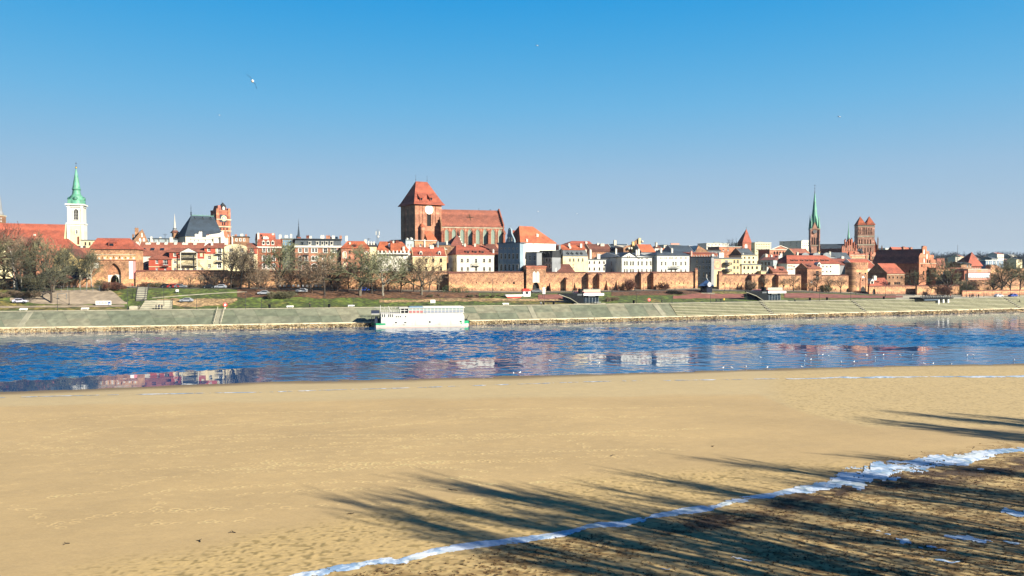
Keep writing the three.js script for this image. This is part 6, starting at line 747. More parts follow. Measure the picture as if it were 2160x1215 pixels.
// --- the town wall, section by section ---
function townWall(label, x0, x1, y, o, opt = {}) {
  const s = site('town_wall', label, 'wall', (x0 + x1) / 2, o ?? OW((x0 + x1) / 2), { turn: opt.turn }), xl = s.X(x0), xr = s.X(x1), yt = s.Y(y), th = opt.th ?? 1.6, m = opt.m || M.brickWall;
  const slits = (opt.slits || []).map(([p, q, w = 1.6, h = 3.4]) => s.opening(p, q, w, h, 0)), arcs = (opt.arches || []).map(([p, yT, w]) => { const q = s.opening(p, yT + 8, w, 16, 2); return { ...q, h: s.Y(yT) + 0.4, y: -0.4, a: 2 }; });
  s.part('wall_body', [ext([[xl, -1.2], [xr, -1.2], [xr, yt], [xl, yt]], -0.5, 0, [...slits, ...arcs].filter(q => q.x - q.w / 2 > xl + 0.05 && q.x + q.w / 2 < xr - 0.05).map(q => archPts(q.x, q.y, q.w, q.h, q.a))), gbox(xl, xr, -1.2, yt, -th, -0.503)], m);
  slits.forEach(q => s.part('loophole', gbox(q.x - q.w / 2, q.x + q.w / 2, q.y, q.y + q.h, -0.502, -0.45), M.void)); arcs.forEach(q => s.part('archway', ext(archPts(q.x, q.y, q.w, q.h, 2), -0.5, -0.47), M.void));
  s.part('coping', frust([xl - 0.05, xr + 0.05, -th - 0.15, 0.18, yt + 0.002], [xl - 0.05, xr + 0.05, -th / 2 - 0.2, -th / 2 + 0.2, yt + 0.45]), opt.cm || M.tileBrown);
  for (const [a, b, yy, d = 1.6, k = 'box'] of opt.but || []) { const bl = s.X(a, d / 2), br = s.X(b, d / 2), by = s.Y(yy, d / 2, (a + b) / 2); if (k === 'box') { s.part('buttress', gbox(bl, br, -1, by, 0.003, d), m); s.part('buttress_cap', frust([bl - 0.05, br + 0.05, 0.003, d + 0.08, by + 0.002], [bl, br, 0.003, 0.1, by + 0.8]), M.tileBrown); } else s.part('buttress', frust([bl, br, 0.003, d, -1], [bl, br, 0.003, 0.15, by]), m); }
  return s;
}
townWall('low brick wall piece behind the shrubs at the left edge', -220, 192, 590, 52, { m: M.brickOld2 });
townWall('brick town wall between the big gate and the arched house', 287, 480, 572, 53, { slits: [330, 345, 361, 377, 392, 412, 440, 455, 468].map(p => [p, 588]), but: [[287, 306, 574, 1.5]] });
townWall('brick town wall behind the trees under the brick tenements', 480, 730, 574, 53, { m: M.brickOld, slits: [495, 520, 560, 610, 660, 700].map(p => [p, 589]) });
townWall('brick town wall behind bare trees below the cream house', 730, 945, 574.5, 53, { slits: [790, 815, 850, 890, 925].map(p => [p, 592]), m: M.brickOld });
townWall('brick wall below the white house with a projecting brick turret', 945, 984, 575, 50, { slits: [[963.5, 591], [972, 591]], but: [[946, 980, 577, 1.9]] });
townWall('brick town wall under the shaded palace front with dark loopholes', 984, 1105, 575, 52, { slits: [[1005, 596], [1019, 596], [1033.5, 596], [1048, 596], [1062, 596], [1084, 597, 4, 4.5]], arches: [[1101, 601, 9]] });
{
  const s = site('lancet_gate', 'brick gate tower with two white lancet panels over dark arch', 'gate', 1131, 51, { turn: 17 }), x0 = s.X(1110.5), x1 = s.X(1151.5), yt = s.Y(563.5), a = s.opening(1130.5, 605, 15, 22, 2), r = s.opening(1130.5, 586, 17, 30, 0), h = archPts(a.x, -0.4, a.w, a.y + a.h + 0.4, 2);
  s.part('wall', [ext([[x0, -0.8], [x1, -0.8], [x1, yt], [x0, yt]], -1.2, 0, [h]), gbox(x0, x1, -0.8, yt, -7, -1.203)], M.brickWall); s.part('passage', ext(h, -1.19, -1.1), M.void);
  s.part('cornice', [gbox(x0 - 0.3, x1 + 0.3, yt + 0.002, s.Y(561.5), -7.3, 0.3), gbox(x0 - 0.15, x1 + 0.15, s.Y(567), s.Y(565.8), 0.003, 0.16)], M.brickRed); s.part('roof', frust([x0 - 0.3, x1 + 0.3, -7.3, 0.3, s.Y(561.5) + 0.002], [x0 + 0.6, x1 - 0.6, -4, -3, s.Y(559)]), M.tileBrown);
  s.part('dentils', rng(1112, 1150, 17).map(p => gbox(s.X(p) - 0.1, s.X(p) + 0.1, s.Y(565.7), s.Y(563.6), 0.003, 0.18)), M.brickPink);
  for (const p of [1126.8, 1134.4]) { const q = s.opening(p, 584, 6.6, 24, 2); s.part('lancet_panel', ext(archPts(q.x, q.y, q.w, q.h, 2), 0.003, 0.08), M.white); }
  s.box('left_return', 1106, 1110.5, 571, null, -5, -1.5, M.brickDark);
}
townWall('brick town wall right of the lancet gate with small arched opening', 1151.5, 1236, 575.5, 52, { arches: [[1155.5, 602, 7.5]], but: [[1161.5, 1164.5, 596, 2.2, 'slope'], [1192.5, 1197, 589, 2.2, 'box'], [1214.5, 1216.5, 596, 2, 'slope']] });
townWall('brick town wall behind the near pavilion with stepped buttresses', 1236, 1348, 576, 52, { slits: [[1247, 600], [1254, 600], [1274, 600], [1294.5, 600.5], [1314, 600], [1321, 600], [1330, 600]], but: [[1239, 1244, 579, 2.6], [1262, 1268, 580, 2.6], [1281.5, 1284.5, 592, 2.4, 'slope'], [1302.5, 1305.5, 592, 2.4, 'slope']] });
townWall('brick town wall below the two white villas ending at a pier', 1348, 1471, 575, 52, { slits: [[1361, 597], [1368, 597], ...[1389, 1398.5, 1407, 1416, 1433, 1442, 1451].map(p => [p, 597.5])], but: [[1350, 1358, 577, 2.4], [1376, 1382, 577, 2.4], [1466, 1471, 569, 0.8]] });
townWall('brick town wall below the medallion house with dark buttresses', 1516, 1640, 580, 52, { slits: [[1525.5, 599, 3.4, 3.4], ...[1540, 1549, 1558, 1567, 1595, 1603, 1624, 1635].map(p => [p, 599])], but: [[1515.5, 1522, 575, 1.2], [1582.5, 1590, 582, 2.4], [1610, 1614, 582, 2.4], [1639, 1643, 582, 2.4]] });
townWall('brick town wall right of the second pavilion up to corner house', 1640, 1690, 581, 52, { slits: [[1654, 603, 2.4, 3.5], [1667, 603, 2.4, 3.5]], m: M.brickOld });
townWall('last brick wall section with rounded end beside the round gate', 1733, 1793, 581.5, 52, { slits: [[1754, 610], [1762, 610], [1739, 611]], m: M.brickOld, arches: [[1788.5, 608, 7]] });
{
  const s = B('wall_house', 'brick house built on the wall with red roof and wooden balconies', 'house', { x0: 1703, x1: 1733.5, ye: 566.5, o: 52, dep: 8.5, turn: 20, wall: M.brickOld2, roof: { t: 'gable', yr: 555.5, mat: M.tileMuted, ov: 0.5 }, wr: [[575, 6, 7, [1724], 0, { frame: M.frameDark }], [585, 6, 7, [1724], 0, { frame: M.frameDark }], [594, 4, 4, [1712]]], balc: [[1718, 1730, 578, 4, M.frameDark], [1718, 1730, 588, 4, M.frameDark]], dorm: [[1709, 563.5, 6, 3, M.tileDark, M.glass, 'shed'], [1727.5, 562, 6, 5, M.white]] });
}
townWall('low brick wall with round end arch right of the round gate', 1834, 1935, 604, 44, { th: 1, arches: [[1843.5, 608, 6]], m: M.brickOld2 });
townWall('low brick wall with doorway behind the square steel platform', 1935, 2030, 603, 40, { th: 1, slits: [[1936, 611, 3.4, 8], ...[1965, 1972, 1980, 1990, 2000, 2009, 2016].map(p => [p, 609.5, 1.4, 2.6])], m: M.brickOld });
townWall('high brick castle wall below the museum block with slanted buttress', 2029, 2122, 592, 40, { m: M.brickWall, cm: M.brickOld2, but: [[2049, 2055, 594, 2.6, 'slope']], slits: [[2064, 603, 2.4, 3.4]] });
townWall('high castle wall at the right edge below the ruins', 2122, 2300, 590, 40, { m: M.brickWall, cm: M.brickOld2 });
townWall('low brick parapet wall along the square at far right', 2031, 2300, 612.5, 24, { th: 0.6, m: M.brickOld2 });

// ---------- trees and shrubs ----------
function limb(P, a, b, ra, rb, n) {                                   // open tapered tube pushed as triangles
  const d = b.clone().sub(a), up = Math.abs(d.y) > 0.8 * d.length() ? new THREE.Vector3(1, 0, 0) : new THREE.Vector3(0, 1, 0), u = up.cross(d).normalize(), v = d.clone().cross(u).normalize();
  for (let k = 0; k < n; k++) { const t0 = k / n * 6.2832, t1 = (k + 1) / n * 6.2832, q = (c, r, t) => [c.x + (u.x * Math.cos(t) + v.x * Math.sin(t)) * r, c.y + (u.y * Math.cos(t) + v.y * Math.sin(t)) * r, c.z + (u.z * Math.cos(t) + v.z * Math.sin(t)) * r], A = q(a, ra, t0), Bq = q(a, ra, t1), C = q(b, rb, t1), D = q(b, rb, t0); P.push(...A, ...Bq, ...C, ...A, ...C, ...D); }
}
function growTree(sd, o) {                                            // o: h, trunk, r, n (children per level), spread, up, twig
  seed = sd; const trunk = [], twigs = [], n = o.n;
  const grow = (p, dir, len, r, lv) => {
    const seg = lv === 0 ? 5 : lv === 1 ? 4 : lv < 4 ? 2 : 1; let q = p.clone(), d = dir.clone(); const pts = [[q.clone(), r, d.clone()]];
    for (let i = 0; i < seg; i++) { d.add(new THREE.Vector3(rr(-1, 1), rr(-0.6, 0.8) + o.up * (lv > 0 ? 1 : 0), rr(-1, 1)).multiplyScalar(o.bend * (lv === 0 ? 0.35 : 1))).normalize(); const q2 = q.clone().addScaledVector(d, len / seg), r2 = Math.max(o.twig, r * (1 - 0.55 * (i + 1) / seg * (lv === 0 ? 0.8 : 1))); limb(lv < 2 ? trunk : twigs, q, q2, pts[i][1], r2, lv === 0 ? 8 : lv === 1 ? 6 : lv === 2 ? 4 : 3); q = q2; pts.push([q.clone(), r2, d.clone()]); }
    if (lv >= n.length) return;
    for (let k = 0; k < n[lv]; k++) {
      const t = lv === 0 ? lerp(o.fork, 1, (k + rnd()) / n[0]) : lerp(0.25, 1, (k + rnd()) / n[lv]), f = t * seg, i = Math.min(seg - 1, Math.floor(f)), at2 = pts[i][0].clone().lerp(pts[i + 1][0], f - i), base = pts[i][2].clone(), ang = rnd() * 6.2832, side = new THREE.Vector3(Math.cos(ang), 0, Math.sin(ang)), sp = (lv === 0 ? o.spread : o.spread * 0.85) * rr(0.7, 1.25) * (lv === 0 ? lerp(1.25, 0.45, (t - o.fork) / (1 - o.fork)) : 1);
      side.addScaledVector(base, -side.dot(base)).normalize(); const nd = base.multiplyScalar(Math.cos(sp)).addScaledVector(side, Math.sin(sp)).normalize();
      grow(at2, nd, len * (lv === 0 ? o.l1 * lerp(1.15, 0.75, (t - o.fork) / (1 - o.fork)) : rr(0.5, 0.75)), Math.max(o.twig, pts[i][1] * (lv === 0 ? 0.55 : 0.55)), lv + 1);
    }
  };
  if (o.stems) for (let k = 0; k < o.stems; k++) { const a = rnd() * 6.28, s = rr(0.1, o.lean); grow(new THREE.Vector3(Math.cos(a) * rr(0, o.base), 0, Math.sin(a) * rr(0, o.base)), new THREE.Vector3(Math.cos(a) * s, 1, Math.sin(a) * s).normalize(), o.trunk * rr(0.6, 1), o.r, 0); }
  else grow(new THREE.Vector3(0, -0.3, 0), new THREE.Vector3(rr(-0.05, 0.05), 1, rr(-0.05, 0.05)).normalize(), o.trunk, o.r, 0);
  const G = P => { const g = new THREE.BufferGeometry(); g.setAttribute('position', new THREE.Float32BufferAttribute(P, 3)); g.computeVertexNormals(); const uv = new Float32Array(P.length / 3 * 2); for (let i = 0; i < P.length / 3; i++) { uv[2 * i] = P[3 * i] + P[3 * i + 2]; uv[2 * i + 1] = P[3 * i + 1]; } g.setAttribute('uv', new THREE.BufferAttribute(uv, 2)); g.userData.ready = true; return g; };
  const a = G(trunk), b = G(twigs); a.computeBoundingBox(); b.computeBoundingBox(); return { trunk: a, crown: b, h: Math.max(a.boundingBox.max.y, b.boundingBox.max.y), w: Math.max(b.boundingBox.max.x, -b.boundingBox.min.x) };
}
const BK = { dark: mat('#4a3d30', T.bark), brown: mat('#7a5f48', T.bark), grey: mat('#8b7f6a', T.bark), pale: mat('#c9bfa8', T.bark), white: mat('#e6e0d2', T.bark), twig: mat('#b2987a', T.bark), twigDark: mat('#84765f', T.bark), twigGreen: mat('#9ca074', T.bark), twigRed: mat('#9a6450', T.bark), twigOlive: mat('#949068', T.bark), far: mat('#4c5560', T.bark), thick: mat('#65654a', T.bark) };  // far: blue distance haze is painted into this twig colour
const KIND = {
  round: growTree(101, { trunk: 6.5, r: 0.34, n: [9, 5, 4, 3], spread: 0.9, up: 0.12, bend: 0.3, fork: 0.38, l1: 0.85, twig: 0.042 }),
  tall: growTree(202, { trunk: 10, r: 0.36, n: [13, 5, 4, 2], spread: 0.68, up: 0.22, bend: 0.22, fork: 0.3, l1: 0.5, twig: 0.04 }),
  wide: growTree(303, { trunk: 4.6, r: 0.4, n: [7, 5, 5, 3], spread: 0.95, up: 0.1, bend: 0.35, fork: 0.45, l1: 1.2, twig: 0.042 }),
  birch: growTree(404, { trunk: 13, r: 0.26, n: [12, 6, 4, 2], spread: 0.6, up: 0.16, bend: 0.18, fork: 0.3, l1: 0.34, twig: 0.026 }),
  pollard: growTree(505, { trunk: 5, r: 0.28, n: [7, 5, 4], spread: 0.85, up: 0.3, bend: 0.35, fork: 0.5, l1: 0.62, twig: 0.04 }),
  thicket: growTree(606, { trunk: 6, r: 0.13, stems: 10, lean: 0.5, base: 2, n: [6, 5, 4], spread: 0.7, up: 0.2, bend: 0.3, fork: 0.15, l1: 0.5, twig: 0.045 }),
  bush: growTree(707, { trunk: 1.7, r: 0.05, stems: 16, lean: 1.1, base: 0.8, n: [6, 5, 4], spread: 0.8, up: 0.1, bend: 0.35, fork: 0.1, l1: 0.55, twig: 0.016 }),
  poplar: growTree(808, { trunk: 22, r: 0.34, n: [20, 6], spread: 0.5, up: 0.22, bend: 0.16, fork: 0.15, l1: 0.34, twig: 0.05 }),
  poplar_b: growTree(909, { trunk: 21, r: 0.32, n: [20, 5, 3], spread: 0.36, up: 0.25, bend: 0.17, fork: 0.14, l1: 0.36, twig: 0.06 }),
};
const leafTuft = (() => { seed = 9; const Q = []; for (let k = 0; k < 900; k++) { const a = rnd() * 6.28, e = Math.acos(rr(-0.2, 1)), r = 0.55 + 0.45 * Math.sqrt(rnd()), q = new THREE.Vector3(Math.sin(e) * Math.cos(a) * r, Math.cos(e) * r, Math.sin(e) * Math.sin(a) * r), s = rr(0.04, 0.1), w = () => [q.x + rr(-s, s), q.y + rr(-s, s), q.z + rr(-s, s)]; Q.push([w(), w(), w()]); } const g = solid(poly(Q)); g.userData.ready = true; return g; })();
const treeProto = {};
function tree(name, label, kind, px, o, topPy, tm, cm, opt = {}) {
  const K = KIND[kind], key = kind + tm.uuid + cm.uuid; let g;
  if (!treeProto[key]) { g = new THREE.Group(); mk(opt.shrub ? 'stems' : 'trunk', K.trunk, tm, g); mk(opt.shrub ? 'twigs' : 'crown', K.crown, cm, g); treeProto[key] = g; } else g = treeProto[key].clone();
  g.name = numbered(name); scene.add(g); g.userData = {};
  const p = opt.p || ground(px, o), h = opt.h ?? at(px, topPy - (o < 60 && ['round', 'wide', 'tall'].includes(kind) ? 8 : 0), -p.z).y - p.y, s = h / K.h; g.position.copy(p); g.scale.set(s * (opt.wide || 1), s, s * (opt.wide || 1)); g.rotation.y = opt.turn ?? (px * 0.37) % 6.28; if (opt.lean) g.rotation.z = opt.lean;
  return tag(g, label, opt.cat || (opt.shrub ? 'shrub' : 'tree'), opt.group);
}
// thicket at left
[[-40, 44, 505, 'tall', 'dark'], [8, 42, 478, 'wide', 'brown'], [62, 46, 512, 'tall', 'dark'], [95, 40, 528, 'round', 'grey'], [112, 36, 545, 'wide', 'grey'], [133, 42, 536, 'tall', 'dark'], [-10, 36, 520, 'round', 'dark'], [40, 38, 540, 'wide', 'dark'], [168, 46, 560, 'tall', 'pale'], [182, 45, 548, 'tall', 'pale'], [192, 44, 555, 'round', 'pale']].forEach(([px, o, t, k, b], i) => tree('bare_tree', ['leafless tree with dark stem at the left frame edge', 'reddish brown broad bare tree at far left beside birches', 'dark leafless tree right behind the white birches', 'grey leafless round tree between birches and yellow house', 'leaning pale grey bare tree at left of the sports yard', 'dark leafless tree in front of the yellow gabled house', 'dense leafless tree low at the left frame edge', 'dense dark leafless tree under the birches', 'slim bare tree with pale stem right of yellow house', 'tall slim bare tree beside the left corner of big gate', 'bare green tinged tree against the left edge of big gate'][i], k, px, o, t - (i === 1 ? 4 : 22), BK[b], i === 1 ? BK.twigRed : i % 3 ? BK.thick : BK.twigOlive, { wide: 0.7 }));
[[30, 41, 480, 0.03], [46, 42, 492, -0.02], [37, 39, 486, 0.16]].forEach(([px, o, t, l], i) => tree('birch_tree', ['white stemmed birch, leftmost of three in the thicket', 'white stemmed birch, rightmost of three in the thicket', 'leaning white birch in the middle of the three birches'][i], 'birch', px, o, t, BK.white, BK.twig, { lean: l }));
tree('bare_tree', 'dark trunked leaning tree standing alone on the gravel yard', 'round', 107, 26, 562, BK.dark, BK.thick, { lean: -0.08 });
for (let i = 0; i < 6; i++) tree('thicket_shrub', 'dense leafless olive brown shrub in the thicket at left', 'thicket', -20 + i * 30, 38 + (i % 3) * 3, 574 + (i * 37) % 22, i % 2 ? BK.dark : BK.grey, i % 3 ? mat('#33321f', T.bark) : BK.twigOlive, { shrub: true, wide: 1.3, group: 'dense shrubs filling the left thicket' });
for (let i = 0; i < 7; i++) tree('low_bush', 'low dark brown bush along the edge of the left thicket', 'bush', -20 + i * 15, 31 + (i % 2) * 2, 610 + (i % 3) * 4, BK.twigDark, BK.twig, { shrub: true, wide: 1.5, group: 'low brown bushes below the left thicket' });
[[232, 38, 592, 1.5, 'reddish brown bush in front of the gate arch, left half'], [250, 38, 594, 1.4, 'reddish brown bush in front of the gate arch, right half'], [262, 40, 602, 1.3, 'small brown bush at the right foot of the gate arch'], [212, 43, 588, 1, 'tall greenish bush at the left foot of the big gate']].forEach(([px, o, t, w, l], i) => tree('bush', l, 'bush', px, o, t, BK.twigDark, i === 3 ? BK.twigOlive : BK.twigRed, { shrub: true, wide: w }));
// along the wall, left to centre
[[402, 48, 572, 'pollard', 'brown', 'twig', 'small bare tree in front of the wall, left of three', 1.1], [424, 48, 574, 'pollard', 'dark', 'twig', 'small bare tree in front of the wall, middle of three', 1.1], [456, 48, 572, 'pollard', 'dark', 'twig', 'small bare tree in front of the wall, right of three', 1.1],
 [486, 46, 516, 'tall', 'dark', 'twigDark', 'tall dark bare tree in front of the arched cream house', 0.9], [507, 44, 520, 'tall', 'dark', 'twigDark', 'tall dark forked tree right of the arched cream house', 1], [525, 46, 540, 'round', 'dark', 'twig', 'bare tree left of the brick tenement with dormers', 1], [559, 34, 568, 'wide', 'brown', 'twig', 'broad low bare tree over the parked grey car', 0.95], [586, 44, 512, 'tall', 'dark', 'twigGreen', 'tall greenish tree before the glass stair block', 1.15], [545, 42, 570, 'round', 'brown', 'twig', 'brown bare tree below the three dormer tenement', 1], [613, 42, 566, 'round', 'brown', 'twig', 'brown bare tree below the glass stair block', 1], [636, 44, 532, 'tall', 'dark', 'twigDark', 'dark slender bare tree over the white parked car', 0.9], [658, 36, 560, 'round', 'brown', 'twig', 'bare tree in front of the mansard tenement, centre', 1], [684, 33, 542, 'round', 'dark', 'twig', 'big dense brown bare tree right of the white car', 1.1], [700, 42, 530, 'wide', 'dark', 'twigGreen', 'ivy green bare tree before right end of mansard tenement', 1], [712, 40, 562, 'round', 'brown', 'twig', 'small bare tree at the corner of the hip roofed tenement', 0.9], [735, 42, 560, 'round', 'brown', 'twig', 'bare tree in front of the hip roofed tenement, left', 1],
 [759, 33, 520, 'wide', 'grey', 'twigGreen', 'large pale trunked tree before the hip roofed tenement', 0.95], [784, 36, 550, 'round', 'dark', 'twigOlive', 'dark trunked tree below the narrow cream house', 1], [808, 33, 532, 'round', 'pale', 'twigGreen', 'pale trunked greenish tree before the orange roofs', 1], [818, 44, 560, 'pollard', 'dark', 'twig', 'thin dark bare tree behind the pale trunked tree', 1], [846, 38, 544, 'wide', 'dark', 'twigOlive', 'dark ivy clad tree with a leaning limb left of cream house', 0.8], [872, 42, 560, 'round', 'dark', 'twigOlive', 'greenish tree at left corner of the cream house', 0.9], [889, 34, 540, 'wide', 'grey', 'twig', 'leaning broad bare tree in front of the cream house', 0.95], [905, 44, 566, 'pollard', 'dark', 'twig', 'small bare tree behind the leaning broad tree', 1], [925, 46, 572, 'pollard', 'grey', 'twig', 'thin bare tree left of the projecting wall turret', 1]].forEach(([px, o, t, k, b, c, l, w]) => tree('bare_tree', l, k, px, o, t, BK[b], BK[c], { wide: w }));
// along the wall, right
[[1582, 47, 590, 'bush', 'twigDark', 'twig'], [1612, 47, 577, 'pollard', 'dark', 'twigDark'], [1651, 46, 584, 'pollard', 'dark', 'twigDark'], [1674, 46, 576, 'pollard', 'dark', 'twigDark'], [1707, 46, 590, 'pollard', 'dark', 'twig'], [1723, 45, 578, 'pollard', 'dark', 'twigDark'], [1742, 46, 598, 'bush', 'twigDark', 'twigOlive'], [1748, 46, 578, 'pollard', 'dark', 'twigDark'], [1774, 46, 580, 'pollard', 'dark', 'twigDark']].forEach(([px, o, t, k, b, c], i) => tree(k === 'bush' ? 'tall_bush' : 'pollard_tree', ['tall bare bush at the first buttress of medallion house wall', 'dark pollarded tree behind the second pavilion', 'crooked pollarded tree right of the second pavilion', 'dark pollarded tree left of the brick house on the wall', 'small pollarded tree at left corner of house on wall', 'dark pollarded tree in front of the house on the wall', 'greenish tall bush right of the house on the wall', 'dark pollarded tree right of the house on the wall', 'dark knobbly pollarded tree nearest the round gate'][i], k, px, o, t, BK[b], BK[c], { wide: 1.15, shrub: k === 'bush' }));
tree('bush', 'reddish bare bush in front of the slanted wall buttresses', 'bush', 1327, 47, 586, BK.twigRed, BK.twigRed, { shrub: true, wide: 1.1 }); tree('bush', 'smaller reddish bare bush left of the wall pier', 'bush', 1398, 47, 594, BK.twigRed, BK.twigRed, { shrub: true, wide: 1.2 });
[[1415, 33, 611], [1432, 32, 613], [1424, 34, 612]].forEach(([px, o, t], i) => tree('evergreen_bush', ['left part of dark green bush group below villa wall', 'right part of dark green bush group below villa wall', 'rear part of dark green bush group below villa wall'][i], 'bush', px, o, t, BK.twigDark, mat('#2f3322', T.bark), { shrub: true, wide: 1.8 }));
[[946, 42, 600], [962, 42, 606], [976, 42, 603]].forEach(([px, o, t], i) => { const g = new THREE.Group(), p = ground(px, o), h = at(px, t, -p.z).y - p.y; g.name = numbered('evergreen_shrub'); scene.add(tag(g, ['round evergreen shrub, leftmost below the wall turret', 'round evergreen shrub, middle one below the wall turret', 'round evergreen shrub, rightmost below the wall turret'][i], 'shrub')); mk('foliage', leafTuft, mat('#3c4a26', null), g).scale.set(h * 1.0, h, h); mk('stem', [cyl(0, -0.2, h * 0.5, 0, 0.12)], BK.dark, g); g.position.copy(p); });
for (const [i, px] of [908, 924, 993, 1006, 1018, 1028, 1040, 1052].entries()) tree('low_bush', i < 2 ? 'small dark bush above the white notice board' : 'low brown bush on the slope left of displayed boat', 'bush', px, 31 + (i % 2) * 2, 620, BK.twigDark, i % 2 ? BK.twig : BK.twigOlive, { shrub: true, wide: 1.5, group: i < 2 ? 'dark bushes above the notice board' : 'brown bushes left of the displayed boat' });
for (const [i, px] of [575, 592, 602, 616].entries()) tree('low_bush', 'olive bush under the trees left of white parked car', 'bush', px, 29 + (i % 2) * 2, 613, BK.twigDark, BK.twigOlive, { shrub: true, wide: 1.5, group: 'olive bushes left of the white car' });
for (const [i, px] of [306, 322, 338].entries()) tree('hedge_bush', ['dark red hedge bush beside the gate corner', 'clipped olive hedge bush below the wall, second from gate', 'clipped olive hedge bush below the wall, third from gate'][i], 'bush', px, 49, 594, BK.twigDark, i ? BK.twigOlive : BK.twigRed, { shrub: true, wide: 1.5 });
for (const [i, px] of [364, 384, 404, 424, 444, 464, 484].entries()) tree('hedge_bush', 'dark clipped hedge bush behind the parked cars', 'bush', px, 48, 599, BK.twigDark, BK.twigDark, { shrub: true, wide: 2.1, group: 'hedge bushes along the wall street' });
for (const [i, px] of [1283, 1292, 1301].entries()) tree('low_bush', ['shrub with pale stems right of the near pavilion', 'brown shrub further right of the near pavilion', 'small shrub at the pale paving right of the near pavilion'][i], 'bush', px, 22 + i, 625, BK.pale, BK.twig, { shrub: true, wide: 1.1 });
// castle trees
[[2002, 36, 549, 'wide', 'dark', 'twigOlive', 'big round dark tree in front of the castle wing', 0.85], [1934, 46, 575, 'round', 'grey', 'twigGreen', 'bare tree in the shade beside gabled mansion', 1], [1990, 33, 598, 'bush', 'twigDark', 'twigRed', 'bare bush below the big round tree', 1], [2112, 28, 553, 'wide', 'dark', 'twigOlive', 'leaning dark tree in front of the castle ruin', 0.8], [2096, 30, 588, 'round', 'dark', 'twigDark', 'small dark trunked tree below the museum corner', 1], [2131, 27, 560, 'round', 'dark', 'twigOlive', 'upright tree at right in front of the ragged ruin', 0.85], [2152, 30, 566, 'tall', 'dark', 'twigOlive', 'rightmost bare tree before the castle ruin', 1], [2084, 30, 601, 'pollard', 'dark', 'twigDark', 'stubby dark tree stump by the low parapet wall', 0.8], [2038, 32, 594, 'bush', 'twigDark', 'twigOlive', 'green bush climbing the castle wall', 0.8], [2054, 32, 604, 'bush', 'twigDark', 'twigRed', 'small bush on the castle parapet wall', 0.9]].forEach(([px, o, t, k, b, c, l, w]) => tree(k === 'bush' ? 'bush' : 'bare_tree', l, k, px, o, t, BK[b], BK[c], { wide: w, shrub: k === 'bush' }));
tree('bare_tree', 'round bare tree on the skyline behind the flat brick houses', 'round', 1547, 220, 502, BK.dark, BK.far, { wide: 0.9 });
